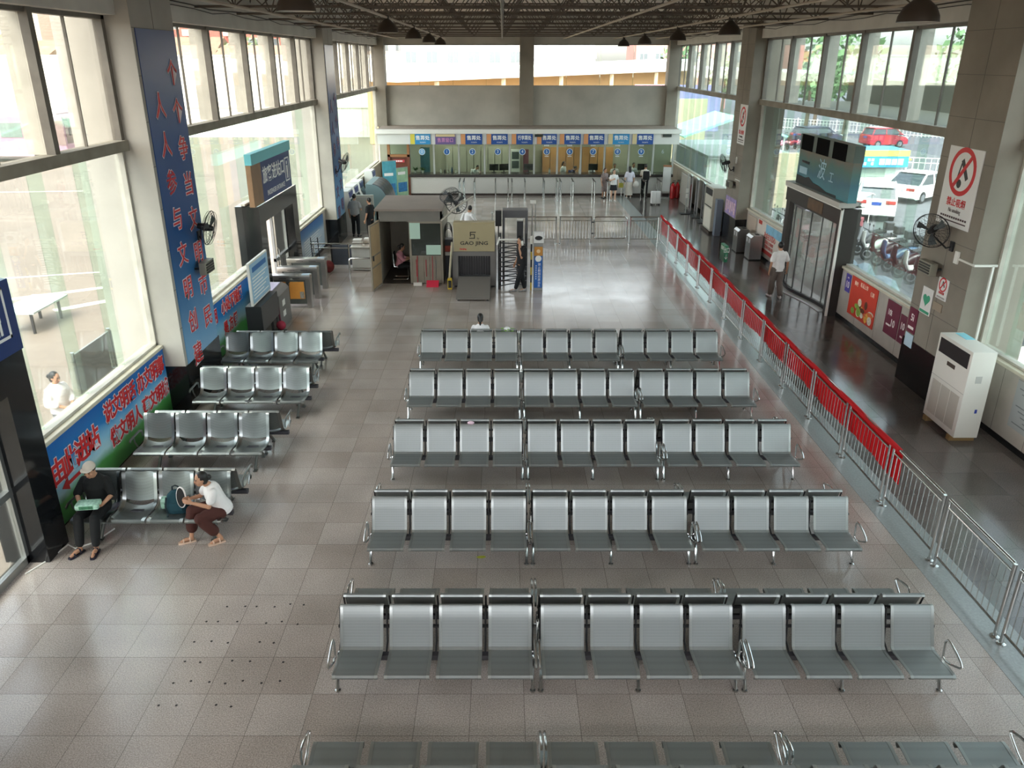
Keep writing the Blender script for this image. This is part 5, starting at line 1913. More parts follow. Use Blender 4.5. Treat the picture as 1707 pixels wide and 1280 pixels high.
# ---------------------------------------------------------------- entrance gates at the bus-yard door
gate_st = M('gate_steel', 'a9a6a0', 0.3, .9, var=.05, scale=6)
def ticket_gate(y, lab, poster=True, panel=None):
    t = thing('ticket_gate', lab, 'gate', (-6.3, y, 0), 0, 'ticket gates at the passenger entrance')
    x0, x1 = -.62, .62
    b = B()
    b.box(x0, x1, -.14, .14, .86, 1.0, .02)
    b.build('top_case', gate_st, t, smooth=30)
    for x in (x0 + .01, x1 - .15):
        B().box(x, x + .14, -.13, .13, 0, .86).build('end_post', gate_st, t)
    B().box(x0 + .15, x1 - .15, -.1, .1, .12, .86).build('side_panel', M('gate_dark_panel', '565a55', 0.4, .3), t)
    if poster:
        B().box(-.42, -.12, -.112, -.1, .28, .8).build('poster', M('orange_poster', 'd98a34', 0.5, var=.25, scale=6), t)
        B().box(-.02, .42, -.112, -.1, .28, .8).build('poster', M('orange_poster_b', 'd08c3c', 0.5, var=.08, scale=5), t)
        B().box(-.4, -.14, -.116, -.112, .3, .45).build('poster_picture', M('poster_white', 'e0dcd4', 0.6), t)
        B().box(.28, .4, -.116, -.112, .3, .5).build('poster_picture', M('poster_grey', '8a8478', 0.6, var=.4, scale=20), t)
    b = B()
    for x in (-.3, .1):
        b.box(x, x + .22, -.145, -.138, .9, .915)
    b.build('slot', black, t)
    B().box(.36, .58, -.1, .1, 1.0, 1.008).build('card_reader', M('bluish_reader', 'a9c0d0', 0.3), t)
    for s in (-1, 1):
        B().tube([(.0, s * .14, .8), (.05, s * .4, .8)], .018, 6).build('barrier_arm', chrome, t)
    return t
ticket_gate(22.95, 'steel ticket gate with orange posters on its side')
ticket_gate(23.95, 'middle steel ticket gate at the passenger entrance', False)
ticket_gate(25.1, 'steel ticket gate next to the far jamb of the passenger entrance', False)

# rails, white table, dark bench behind the gates
ur = thing('guide_rail', 'low steel guide rail frame in front of the white table', 'rail', (-4.95, 25.2, 0))
b = B()
b.tube([(0, 0, 0), (0, 0, .88), (.03, 0, .93), (.08, 0, .95), (.85, 0, .95)], .03, 8)
b.tube([(.85, 0, .95), (.85, 0, 0)], .03, 8)
b.build('post', chrome, ur, smooth=True)
B().tube([(0, 0, .62), (.85, 0, .62)], .02, 8).build('rail', chrome, ur)
lr = thing('guide_rail', 'long double steel guide rail beyond the ticket gates', 'rail', (-6.6, 26.95, 0))
for z in (.85, 1.05):
    B().tube([(0, 0 + (1.05 - z), z), (2.5, 0 + (1.05 - z), z)], .022, 8).build('rail', chrome, lr)
for x in (.1, 1.3, 2.5):
    B().tube([(x, .08, 0), (x, .08, 1.05)], .025, 8).build('post', chrome, lr)
sbk = thing('steel_screen', 'dull blue grey steel screen low behind the guide rail', 'screen', (-6.1, 28.0, 0))
B().box(0, 1.15, -.02, .02, .06, .78).build('panel', M('blue_grey_steel', '596069', 0.35, .6, var=.1, scale=4), sbk)
B().box(-.03, .03, -.03, .03, 0, .8).build('post', dark_steel, sbk)
B().box(1.12, 1.18, -.03, .03, 0, .8).build('post', dark_steel, sbk)
wt = thing('white_table', 'white cabinet table with boxes by the booth door', 'table', (-4.85, 27.6, 0))
B().box(-.45, .45, -.3, .35, .8, .85, .008).build('table_top', M('table_white', 'd9d8d0', 0.5), wt)
B().box(-.42, .42, -.25, .3, 0.03, .8).build('cabinet', M('table_grey_white', 'c3c5be', 0.5), wt)
for k, (x, y, z, s, lab) in enumerate(((-.22, -.1, .85, (.34, .24, .13), 'white carton lying on the white table'), (-.2, -.12, .98, (.3, .22, .12), 'second white carton stacked on the first'), (.12, .12, .85, (.24, .2, .24), 'white box at the back of the table'), )):
    c_ = thing('carton', lab, 'box', (-4.85 + x, 27.6 + y, z))
    B().box(-s[0] / 2, s[0] / 2, -s[1] / 2, s[1] / 2, 0, s[2], .008).build('box', white_pl, c_)
    B().box(-s[0] / 2 - .002, s[0] / 2 + .002, -s[1] / 2 - .002, s[1] / 2 + .002, s[2] * .4, s[2] * .7).build('label_band', M('carton_grey', 'b9b6ae', 0.6), c_)
for k in range(3):
    c_ = thing('bottle', 'small orange bottle on the white table, number %s of the cluster from the cartons' % ['one', 'two', 'three'][k], 'bottle', (-4.58 + .1 * k, 27.45 + .05 * (k % 2), .85), 0, 'orange bottles on the white table')
    B().lathe([(.04, 0), (.04, .15), (.02, .19), (.02, .21)], n=10).build('body', M('orange_juice', 'd98a2c', 0.3), c_, smooth=40)
    B().lathe([(.022, .21), (.022, .235)], n=10).build('cap', white_pl, c_)
# dark folding trolley and red hanging bag beyond the gate
tr = thing('hand_trolley', 'dark hand trolley leaning by the far jamb of the entrance', 'trolley', (-6.4, 26.9, 0))
b = B()
for x in (-.12, .12):
    b.tube([(x, 0, .05), (x - .06, .12, 1.25)], .018, 6)
for z in (.3, .7, 1.1):
    b.tube([(-.13 - .02 * z, .1 * z, z), (.11 - .05 * z, .1 * z, z)], .012, 6)
b.box(-.2, .2, -.25, .02, .03, .05)
b.build('frame', black, tr)
for x in (-.2, .2):
    B().tube([(x - .02, .06, .09), (x + .02, .06, .09)], .09, 12).build('wheel', black, tr)
tag(B().ball((0, 0, 0), .2, 12, 8, (1, .7, 1.1)).build('red_sack', M('dark_red_sack', '7a3030', 0.8, var=.35, scale=12), smooth=True, loc=(-6.05, 27.1, .22)), 'dark red patterned sack on the floor beside the trolley', 'bag')

# display board and cabinet before the passenger entrance
dbd = thing('display_board', 'upright blue and white display board on a dark stand', 'board', (-6.2, 19.7, 0))
B().box(-.03, .03, -.8, .8, 1.22, 2.3, .006).build('frame', white_pl, dbd)
q = B()
q.mat(0).box(.03, .036, -.75, .75, 1.27, 2.25)
q.mat(1).box(.036, .038, -.6, .6, 2.02, 2.15)
q.mat(2)
for k in range(7):
    q.box(.036, .038, -.66, .62 - .2 * ((k * 5) % 3), 1.36 + .085 * k, 1.39 + .085 * k)
q.build('print', [M('board_blue', '9fc4dc', 0.5, var=.12, scale=2), M('board_dark_blue', '2f6fae', 0.5), wht], dbd)
B().box(-.2, .2, -.75, .75, .55, 1.2, .01).build('case', M('board_case', '2f3130', 0.4), dbd)
for y in (-.7, .7):
    B().box(-.25, .25, y - .04, y + .04, 0, .06).build('foot', dark_steel, dbd)
    B().box(-.03, .03, y - .03, y + .03, .06, .55).build('leg', dark_steel, dbd)
gc = thing('inspection_desk', 'grey desk cabinet with rounded top beside the ticket gates', 'desk', (-6.35, 21.3, 0))
b = B()
b.prism([(-.35, 0), (.3, 0), (.3, .95), (.22, 1.04), (.1, 1.08), (-.35, 1.08)], -.6, .5, 'y')
b.build('body', M('desk_grey', '6e6a66', 0.5, var=.1, scale=3), gc, smooth=30)
B().box(-.3, .1, -.5, .4, 1.08, 1.1).build('top_mat', M('lilac_mat', 'c3bcd4', 0.5), gc)
for z in (.3, .6):
    B().box(.3, .308, -.3, -.05, z, z + .16).build('paper', white_pl, gc)
ln = thing('knotted_tassel', 'dark red cord with a round red tassel ball at the desk', 'tassel', (-6.02, 20.55, 0))
B().ball((0, 0, .2), .13, 12, 8).build('ball', M('tassel_red', 'a52a40', 0.7), ln, smooth=True)
B().tube([(0, 0, .3), (-.05, .05, .7), (-.12, .1, 1.0)], .025, 6).build('cord', M('tassel_cord', '5a2030', 0.7), ln)
B().tube([(-.12, .1, 0), (-.12, .1, 1.02)], .012, 6).build('stand', dark_steel, ln)
B().box(-.25, .1, -.1, .2, 0, .02).build('base', dark_steel, ln)

# ticket machines along the far bus-yard wall
mach = M('machine_white', 'cfd0cb', 0.5)
def ticket_machine(y, lab, L=1.0, Hh=1.72):
    t = thing('ticket_machine', lab, 'ticket machine', (-6.6, y, 0), 0, 'ticket machines along the wall')
    B().prism([(-.32, 0), (.3, 0), (.3, .95), (.12, 1.35), (.06, Hh), (-.32, Hh)], -L / 2, L / 2, 'y').build('cabinet', mach, t)
    B().prism([(.303, .97), (.125, 1.36), (.135, 1.365), (.313, .975)], -L / 2 + .1, L / 2 - .1, 'y').build('screen', M('machine_screen', '23303a', 0.1), t)
    B().box(.07, .11, -L / 2 + .1, L / 2 - .1, 1.42, Hh - .06).build('header', M('machine_header', '4a4a80', 0.4), t)
    B().box(.3, .312, -.2, .2, .5, .62).build('slot', black, t)
ticket_machine(34.6, 'white ticket machine nearest the far banner column')
ticket_machine(36.0, 'second white ticket machine from the far banner column')
ticket_machine(37.4, 'third white ticket machine from the far banner column')
ticket_machine(41.2, 'white ticket machine nearest the brown office door')
mach2 = M('kiosk_teal_grey', '6f878a', 0.5)
cv = thing('curved_screen_kiosk', 'big kiosk with curved dark ribbed screen by the two men', 'kiosk', (-5.75, 38.2, 0))
b = B()
pr = [(-.5, 0), (.55, 0), (.55, .35)] + [(.55 - .75 * (1 - math.cos(a)), .35 + 1.25 * math.sin(a)) for a in [PI / 2 * k / 8 for k in range(1, 9)]] + [(-.5, 1.62)]
b.prism(pr, -1.3, 1.3, 'y')
b.build('body', mach2, cv, smooth=30)
ang = [PI / 2 * k / 8 for k in range(0, 9)]
out = [(.56 - .75 * (1 - math.cos(a)), .36 + 1.26 * math.sin(a)) for a in ang]
inn = [(p[0] - .02, p[1] - .02) for p in out]
q = B()
for k in range(4):
    q.prism(out + inn[::-1], -1.2 + .61 * k, -1.2 + .61 * k + .56, 'y')
q.build('screen', M('dark_ribbed_screen', '2e3440', 0.25), cv, smooth=30)
gcab = thing('grey_locker', 'pale grey locker right behind the man in the grey shirt', 'locker', (-5.95, 33.95, 0))
B().box(-.3, .5, -.05, .1, 0, 1.6, .01).build('body', M('locker_grey', 'b6b6ac', 0.5), gcab)
B().box(-.25, .45, -.058, -.05, .1, 1.5).build('door', M('locker_door', 'a6a79f', 0.5), gcab)
for k, (x, y, c1, lab) in enumerate(((-5.95, 42.9, '4f9fb0', 'teal roll-up banner stand beside the brown door'), (-5.35, 43.45, '9fc4a0', 'pale green roll-up banner stand touching the brown door'))):
    t = thing('banner_stand', lab, 'banner stand', (x, y, 0), .5 + .3 * k)
    q = B()
    q.mat(0).box(-.38, .38, -.012, .012, .08, 1.95 - .4 * k)
    q.mat(1).box(-.3, .3, -.015, -.012, .3, .8)
    q.mat(2).box(-.3, .2, -.015, -.012, 1.2, 1.35)
    q.build('print', [M('stand_' + c1, c1, 0.5, var=.25, scale=3), M('stand_blue', '2f78b0', 0.5, var=.3, scale=6), wht], t)
    B().box(-.4, .4, -.1, .1, 0, .08).build('base', steel, t)
    B().box(-.39, .39, -.016, .016, 1.95 - .4 * k, 1.98 - .4 * k).build('top_rail', steel, t)

# ---------------------------------------------------------------- banners, signs, posters
def gradient_mat(name, stops, z0, z1, rough=.45, var=.1, scale=2.5):
    """printed colour run from z0 to z1 (a printed picture, not light)"""
    m = bpy.data.materials.new(name)
    m.use_nodes = True
    nt = m.node_tree
    L = nt.links
    b = nt.nodes['Principled BSDF']
    b.inputs['Roughness'].default_value = rough
    tc = nt.nodes.new('ShaderNodeTexCoord')
    sp = nt.nodes.new('ShaderNodeSeparateXYZ')
    L.new(tc.outputs['Object'], sp.inputs[0])
    n = nt.nodes.new('ShaderNodeTexNoise')
    n.inputs['Scale'].default_value = scale
    n.inputs['Detail'].default_value = 5
    L.new(tc.outputs['Object'], n.inputs['Vector'])
    mr = nt.nodes.new('ShaderNodeMapRange')
    mr.inputs['From Min'].default_value = z0
    mr.inputs['From Max'].default_value = z1
    L.new(sp.outputs['Z'], mr.inputs['Value'])
    ad = nt.nodes.new('ShaderNodeMath')
    ad.operation = 'MULTIPLY_ADD'
    L.new(n.outputs['Fac'], ad.inputs[0])
    ad.inputs[1].default_value = var * 2
    sub = nt.nodes.new('ShaderNodeMath')
    sub.operation = 'SUBTRACT'
    L.new(mr.outputs[0], sub.inputs[0])
    sub.inputs[1].default_value = var
    L.new(sub.outputs[0], ad.inputs[2])
    cr = nt.nodes.new('ShaderNodeValToRGB')
    el = cr.color_ramp.elements
    el[0].position, el[0].color = stops[0][0], rgb(stops[0][1])
    el[1].position, el[1].color = stops[-1][0], rgb(stops[-1][1])
    for p, c in stops[1:-1]:
        e = el.new(p)
        e.color = rgb(c)
    L.new(ad.outputs[0], cr.inputs[0])
    L.new(cr.outputs[0], b.inputs['Base Color'])
    MATS[name] = m
    return m
red_t = M('banner_red_lettering', 'cc2428', 0.5)
outl = M('banner_pale_outline', 'e4d4d8', 0.6)
gold_r = M('banner_dull_red', '7d566a', 0.5)
banner_print = gradient_mat('banner_sky_print', [(0, '2f6a34'), (.26, '4f9a4a'), (.38, 'b4d8e0'), (.52, '8cc4e0'), (.7, '1f7cc0'), (1, '0e62ae')], .05, 1.4, .4, .10, 1.2)
col_print = gradient_mat('column_banner_print', [(0, '8fb6d2'), (.1, '6fa4cc'), (.25, '2a72a8'), (.42, '184e88'), (.75, '1c4486'), (1, '1f3a78')], .7, 7.4, .3, .04, 1.0)

def lettered(b_out, b_in, ch, size, f, x, y, z, sx=1.0, bold=.012):
    text_bm(b_out, ch, size, f(x, y, z), .002, sx, bold + .017)
    return text_bm(b_in, ch, size, f(x + (.004 if f is on_left else -.004), y, z), .003, sx, bold)

def letters_out(t, m_out, m_in):
    for a in LT:
        bo, bi = B(), B()
        lettered(bo, bi, *a)
        o = bi.build('character', m_in, t)
        bo.build('character_outline', m_out, o)

# blue banner on the near column
cb = thing('column_banner', 'tall blue banner with two columns of red characters on the stone column', 'banner', (0, 0, 0))
B().box(-6.548, -6.535, 15.42, 17.24, .72, 7.42).build('print', col_print, cb)
LT = []
for k, ch in enumerate('人人参与文明创建'):
    LT.append((ch, .5, on_left, -6.528, 15.98, 6.05 - .715 * k, 1, .002))
for k, ch in enumerate('个个争当文明市民'):
    LT.append((ch, .5, on_left, -6.528, 16.82, 6.62 - .715 * k, 1, .002))
letters_out(cb, outl, red_t)
cb2 = thing('column_banner', 'tall faded blue banner with characters on the far column by the ticket machines', 'banner', (0, 0, 0))
B().box(-6.548, -6.535, 31.6, 33.2, .9, 7.4).build('print', col_print, cb2)
LT = []
for k, ch in enumerate('人人参与文明'):
    LT.append((ch, .5, on_left, -6.528, 32.0, 5.2 - .8 * k, 1, .004))
for k, ch in enumerate('个个争当文明'):
    LT.append((ch, .5, on_left, -6.528, 32.75, 5.4 - .8 * k, 1, .004))
letters_out(cb2, M('faded_outline', '4a5a94', 0.6), gold_r)

# long blue banner on the low wall
wb = thing('wall_banner', 'long blue sky banner with red characters on the low wall behind the seated man', 'banner', (0, 0, 0))
B().box(-6.985, -6.965, 10.45, 15.28, .05, 1.42).build('print', banner_print, wb)
LT = []
for k, ch in enumerate('由此进站'):
    LT.append((ch, .46, on_left, -6.955, 10.95 + .38 * k, .9, .95, .012))
for k, ch in enumerate('说文明话'):
    LT.append((ch, .38, on_left, -6.955, 12.75 + .31 * k, 1.12, .9, .01))
for k, ch in enumerate('办文明事'):
    LT.append((ch, .38, on_left, -6.955, 14.1 + .31 * k, 1.12, .9, .01))
for k, ch in enumerate('做文明人'):
    LT.append((ch, .36, on_left, -6.955, 12.8 + .32 * k, .62, .9, .01))
for k, ch in enumerate('建文明城'):
    LT.append((ch, .36, on_left, -6.955, 14.15 + .31 * k, .62, .9, .01))
ar = B()
ar.prism([(11.15, .58), (11.75, .58), (11.75, .64), (11.15, .64)], -6.957, -6.95, 'x')
ar.prism([(11.15, .5), (10.95, .61), (11.15, .72)], -6.957, -6.95, 'x')
ar.build('arrow', red_t, wb)
letters_out(wb, outl, red_t)
wb2 = thing('wall_banner', 'blue sky banner with red characters between the column and the passenger entrance', 'banner', (0, 0, 0))
B().box(-6.985, -6.965, 17.35, 21.9, .05, 1.42).build('print', banner_print, wb2)
LT = []
for k, ch in enumerate('文明'):
    LT.append((ch, .38, on_left, -6.955, 18.0 + .34 * k, 1.1, .9, .01))
for k, ch in enumerate('小处不随便'):
    LT.append((ch, .38, on_left, -6.955, 19.0 + .33 * k, 1.15, .9, .01))
for k, ch in enumerate('方便'):
    LT.append((ch, .36, on_left, -6.955, 19.4 + .34 * k, .62, .9, .01))
for k, ch in enumerate('是'):
    LT.append((ch, .36, on_left, -6.955, 19.0, .62, .9, .01))
letters_out(wb2, outl, red_t)
# rules board between the entrance and the far column
rb_ = thing('notice_board', 'pale blue notice board with rows of small print past the entrance', 'board', (0, 0, 0))
B().box(-6.985, -6.96, 27.2, 30.9, .15, 1.38).build('print', gradient_mat('rules_print', [(0, '9fb0c0'), (.55, 'b9c9d6'), (.75, '4f86b8'), (1, '1f5fa8')], .15, 1.4, .4, .05, 1.5), rb_)
q = B()
for r in range(8):
    q.box(-6.958, -6.954, 27.6, 30.4 - .3 * ((r * 3) % 4), .28 + .09 * r, .3 + .09 * r)
q.build('lettering', wht, rb_)

# signs over the two bus-yard doors
navy = M('navy_sign', '14326e', 0.35)
def door_sign(y0, y1, z0, z1, label, cap=True):
    t = thing('entrance_sign', label, 'sign', (0, 0, 0))
    q = B()
    q.mat(0).box(-6.78, -6.66, y0 + (y1 - y0) * .22, y1, z0, z1)
    q.build('panel', navy, t)
    B().box(-6.8, -6.66, y0, y0 + (y1 - y0) * .22, z0, z1).build('side_panel', M('brown_side_panel', '8b6a4c', 0.5, var=.2, scale=2), t)
    if cap:
        B().box(-6.8, -6.62, y0 - .02, y1 + .02, z1, z1 + .28).build('cap', M('turquoise_cap', '6fc0c8', 0.5), t)
    ym = (y0 + (y1 - y0) * .22 + y1) / 2
    b = B()
    text_bm(b, '旅客进站口', .48, on_left(-6.655, ym - .3, (z0 + z1) / 2 + .12), .003, .98, .006)
    text_bm(b, 'PASSENGER ENTRANCE', .2, on_left(-6.655, ym - .2, z0 + .18), .003, .9)
    f = B()
    yb_ = y1 - .42
    for a, c, e, g in ((yb_ - .24, yb_ - .2, z0 + .22, z0 + .92), (yb_ + .2, yb_ + .24, z0 + .22, z0 + .92), (yb_ - .24, yb_ + .24, z0 + .22, z0 + .26), (yb_ - .24, yb_ + .24, z0 + .88, z0 + .92)):
        b.box(-6.658, -6.652, a, c, e, g)
    b.ball((-6.656, yb_, z0 + .76), .06, 8, 6, (.1, 1, 1))
    b.box(-6.658, -6.652, yb_ - .07, yb_ + .07, z0 + .48, z0 + .68)
    b.box(-6.658, -6.652, yb_ - .06, yb_ - .015, z0 + .3, z0 + .48)
    b.box(-6.658, -6.652, yb_ + .015, yb_ + .06, z0 + .3, z0 + .48)
    b.build('lettering', wht, t)
    return t
door_sign(21.55, 25.6, 3.2, 4.3, 'navy passenger entrance sign over the black granite doorway by the ticket gates')
door_sign(6.2, 10.38, 3.19, 4.18, 'navy passenger entrance sign over the nearer black granite doorway', False)

# parking-side door: fascia, sign box, curtain doors
d4 = thing('entrance_surround', 'dark framed curved folding glass doors to the parking side', 'door', (0, 0, 0))
fr_m = M('dark_bronze_frame', '3a3532', 0.35, .4)
b = B()
b.box(9.45, 9.95, 22.05, 22.4, 0, 3.05)
b.box(9.45, 9.95, 26.3, 26.62, 0, 3.05)
b.box(9.4, 9.94, 22.07, 26.6, 2.62, 3.06)
b.build('frame', fr_m, d4)
b = B()
b.box(9.39, 9.4, 23.4, 24.6, 2.68, 3.0)
b.build('fascia_board', M('brown_fascia_board', '5a4026', 0.4, var=.4, scale=4), d4)
b = B()
b.box(9.38, 9.42, 22.02, 26.66, 3.04, 3.09)
b.box(9.38, 9.44, 22.02, 22.08, 0, 3.09)
b.build('white_trim', white_pl, d4)
# the plastic strip curtain hangs as a gentle S from jamb to jamb
strip = glass('clear_plastic_strip', 'efefeb', 0.8, 0.16)
pts = []
for k in range(29):
    u = k / 28
    y = 26.25 - 3.8 * u
    x = 9.62 - .3 * math.sin(PI * u) - .12 * math.sin(2 * PI * u) 
    pts.append((x, y))
for k in range(7):
    q = B()
    seg = pts[4 * k:4 * k + 5]
    poly = seg + [(p[0] + .012, p[1]) for p in reversed(seg)]
    rings = [[(p[0], p[1], z) for p in poly] for z in (.1, 2.62)]
    q.loft(rings, cap=False)
    q.build('door_leaf', strip, d4)
    a = pts[4 * k]
    B().box(a[0] - .012, a[0] + .02, a[1] - .008, a[1] + .008, .06, 2.62).build('stile', dark_steel, d4)
q = B()
poly = [(p[0] - .05, p[1]) for p in pts] + [(p[0] + .06, p[1]) for p in reversed(pts)]
q.loft([[(p[0], p[1], z) for p in poly] for z in (.02, .11)])
q.build('bottom_rail', dark_steel, d4)
q = B()
poly = [(p[0] - .3, p[1]) for p in pts] + [(9.95, p[1]) for p in reversed(pts)]
q.loft([[(p[0], p[1], z) for p in poly] for z in (.003, .02)])
struct(q.build('floor_sill', M('white_marble_sill', 'd4d8d6', 0.25)), 'white stone threshold of the curved glass doors', 'floor')
sg = thing('door_sign_box', 'teal translucent sign box with black squares above the parking side doors', 'sign', (0, 0, 0))
teal = gradient_mat('teal_sign_print', [(0, '4f8a94'), (.35, '4a7484'), (.65, '5a7a74'), (.9, '7a7468'), (1, '8a7a6c')], 3.3, 4.4, .25, .18, 1.6)
B().box(9.42, 9.66, 21.85, 25.95, 3.26, 4.32).build('panel', teal, sg)
B().box(9.40, 9.68, 21.85, 25.95, 4.32, 4.76).build('top_band', M('grey_green_band', '59645c', 0.3), sg)
for k in range(3):
    B().box(9.39, 9.4, 22.35 + 1.25 * k, 23.3 + 1.25 * k, 4.3, 4.755).build('black_square', M('matt_black_square', '070707', 0.9, spec=.1), sg)
q = B()
q.prism([(21.9 + .75, 3.27), (25.94, 3.27), (25.94, 3.52), (25.2, 3.5), (24.9, 3.56), (24.5, 3.44), (24.0, 3.42), (23.4, 3.33), (22.7, 3.34)], 9.41, 9.42, 'x')
q.build('torn_edge', M('black_tear', '161819', 0.6), sg)
q = B()
pbl = M('pale_blue_lettering', '9fc4d2', 0.5)
text_bm(B(), '波', .62, on_right(9.418, 23.95, 3.86), .002).build('character', pbl, sg)
text_bm(B(), '工', .34, on_right(9.418, 23.2, 3.75), .002).build('character', pbl, sg)
B().box(9.412, 9.42, 25.1, 25.75, 3.6, 3.8).build('pale_patch', pbl, sg)
B().box(9.405, 9.42, 25.0, 25.6, 3.92, 3.99).build('dark_mark', black, sg)
B().box(9.3, 9.9, 22.05, 26.5, 3.1, 3.24).build('ledge', M('dusty_white_ledge', 'bdbab2', 0.7), sg)

# no smoking signs
def no_smoking(loc_y, loc_z, w, h, x, label, big=True, name='no_smoking_sign'):
    t = thing(name, label, 'sign', (0, 0, 0))
    B().box(x - .02, x, loc_y - w / 2, loc_y + w / 2, loc_z - h / 2, loc_z + h / 2, .006).build('panel', M('sign_white', 'e4e2de', 0.4), t)
    xf = x - .023
    r = w * .38
    cz = loc_z + h * .2
    ring = B()
    ring.tube([(xf, loc_y + r * math.cos(a), cz + r * math.sin(a)) for a in [2 * PI * j / 36 for j in range(36)]], w * .05, 6, closed=True, ry=.004, up=(1, 0, 0)) if False else None
    a36 = [2 * PI * j / 36 for j in range(36)]
    ro, ri = r, r * .8
    rv = []
    for xx, rr in ((xf, ro), (xf, ri), (xf + .004, ri), (xf + .004, ro)):
        rv.append([(xx, loc_y + rr * math.cos(a), cz + rr * math.sin(a)) for a in a36])
    ring.loft(rv, closed=True)
    ring.cbox((xf + .001, loc_y, cz), (.006, w * .07, 2 * ro * .95), (PI * .22, 0, 0))
    ring.build('prohibition_ring', red_t, t)
    cg = B()
    cg.cbox((xf + .004, loc_y - r * .15, cz + r * .1), (.003, r * .22, r * .95), (-PI * .2, 0, 0))
    cg.cbox((xf + .004, loc_y + r * .25, cz - r * .1), (.003, r * .1, r * .9), (PI * .08, 0, 0))
    cg.ball((xf + .004, loc_y + r * .1, cz - r * .5), r * .2, 10, 6, (.03, 1, 1))
    cg.build('cigarette', black, t)
    b = B()
    text_bm(b, '禁止吸烟', h * .115, on_right(xf, loc_y, loc_z - h * .2), .002, 1.0, .003)
    b.build('lettering', red_t, t)
    b = B()
    if big:
        text_bm(b, 'No smoking', h * .075, on_right(xf, loc_y, loc_z - h * .3), .002, .8)
    for k in range(12):
        b.box(xf, xf + .004, loc_y - w * .4 + w * .067 * k, loc_y - w * .4 + w * .067 * k + w * .05, loc_z - h * .40, loc_z - h * .375)
    b.box(xf, xf + .004, loc_y - w * .4, loc_y + w * .4, loc_z - h * .445, loc_z - h * .43)
    b.build('small_print', M('dark_print', '4a3434', 0.6), t)
no_smoking(16.3, 4.5, 1.25, 1.55, 9.256, 'large white no smoking sign on the near stone column')
no_smoking(31.95, 4.58, .95, 1.45, 9.256, 'white no smoking sign on the far stone column')
no_smoking(16.12, 2.44, .4, .45, 9.256, 'small no smoking sign under the wall heater', False)
hp = thing('heart_notice', 'white notice with a green heart on the near stone column', 'notice', (0, 0, 0))
B().box(9.24, 9.256, 16.42, 16.86, 1.74, 2.32, .005).build('panel', M('sign_white', 'e4e2de', 0.4), hp)
q = B()
hpts = [(16 * math.sin(a) ** 3, 13 * math.cos(a) - 5 * math.cos(2 * a) - 2 * math.cos(3 * a) - math.cos(4 * a)) for a in [2 * PI * j / 30 for j in range(30)]]
q.prism([(16.64 + p[0] * .009, 2.06 + p[1] * .009) for p in hpts], 9.236, 9.24, 'x')
q.box(9.236, 9.24, 16.44, 16.84, 1.76, 1.82)
q.build('heart', M('heart_green', '3fa07c', 0.5), hp)
b = B()
b.box(9.235, 9.256, 16.25, 16.4, 1.95, 2.02)
tag(B().box(9.24, 9.256, 16.0, 16.35, 1.95, 2.12).build('paper_slip', M('brown_paper', '9a8a78', 0.7)), 'faded brown slip of paper below the small no smoking sign', 'paper')
pp_ = thing('pricelist', 'pale blue paper low on the corner of the near stone column', 'paper', (0, 0, 0))
B().box(9.235, 9.245, 16.85, 17.2, 0.85, 1.15).build('sheet', M('pale_blue_paper', 'b9d0dc', 0.6), pp_)

# posters on the low parking-side wall
def poster(y0, y1, z0, z1, col, label, name='poster', art=None):
    t = thing(name, label, 'poster', (0, 0, 0))
    B().box(9.682, 9.695, y0, y1, z0, z1).build('sheet', M('poster_' + col, col, 0.45, var=.06, scale=4), t)
    if art:
        art(t, y0, y1, z0, z1)
    return t
PX_ = 9.679
def art_text(lines, colr='f0e6e2'):
    def f(t, y0, y1, z0, z1):
        for (s, yy, zz, size) in lines:
            text_bm(B(), s, size, on_right(PX_, y1 - (y1 - y0) * yy, z1 - (z1 - z0) * zz), .0015, .9, .004).build('lettering', M('lett_' + colr, colr, 0.6), t)
    return f
poster(21.78, 22.0, .95, 1.36, 'b8b2b6', 'narrow greyish pink paper by the door frame')
poster(21.42, 21.72, .86, 1.36, '4a3f9c', 'purple poster with a big white ten', art=art_text([('10', .5, .6, .26), ('▪▪', .5, .2, .1)]))
def food(t, y0, y1, z0, z1):
    rr = random.Random(9)
    cols = ['e8b04a', 'd9d2c0', '6a3a24', '8fae4a', 'e07a4a', 'f0e4c8']
    for k in range(16):
        yy = y0 + (y1 - y0) * (.12 + .76 * rr.random())
        zz = z0 + (z1 - z0) * (.12 + .42 * rr.random())
        B().ball((PX_ - .001 - .0004 * k, yy, zz), .12, 10, 6, (.01, .6 + rr.random(), .5 + .5 * rr.random())).build('food_picture', M('food_%s' % cols[k % 6], cols[k % 6], 0.5, var=.3, scale=14), t)
    b = B()
    for s, yy, zz in (('美味', .2, .16), ('新品上市', .5, .12), ('优惠', .82, .2)):
        text_bm(B(), s, .13, on_right(PX_, y1 - (y1 - y0) * yy, z1 - (z1 - z0) * zz), .0015, .9, .003).build('lettering', M('lett_ffd9c0', 'ffd9c0', 0.6), t)
poster(19.72, 21.34, .34, 1.4, 'cf3f2a', 'big red poster with pictures of fried food', art=food)
poster(18.45, 19.15, .5, 1.36, '6a1f38', 'maroon poster with a white ten and a round mark', art=art_text([('10i', .3, .35, .2), ('10', .6, .62, .26), ('▬▬', .3, .7, .12)]))
poster(18.02, 18.4, .5, 1.2, '641c36', 'narrow maroon strip poster next to the ten poster', art=art_text([('10', .45, .4, .24), ('▬', .5, .75, .12)]))
fv = thing('poster', 'maroon poster with a white five on the edge of the near stone column', 'poster', (0, 0, 0))
B().box(9.24, 9.256, 16.86, 17.22, 1.18, 1.74).build('sheet', M('poster_6a2038', '6a2038', 0.45, var=.06, scale=4), fv)
q = B()
text_bm(q, '5i', .22, on_right(9.237, 17.04, 1.52), .0015, .9, .004)
q.box(9.235, 9.24, 16.92, 17.16, 1.26, 1.32)
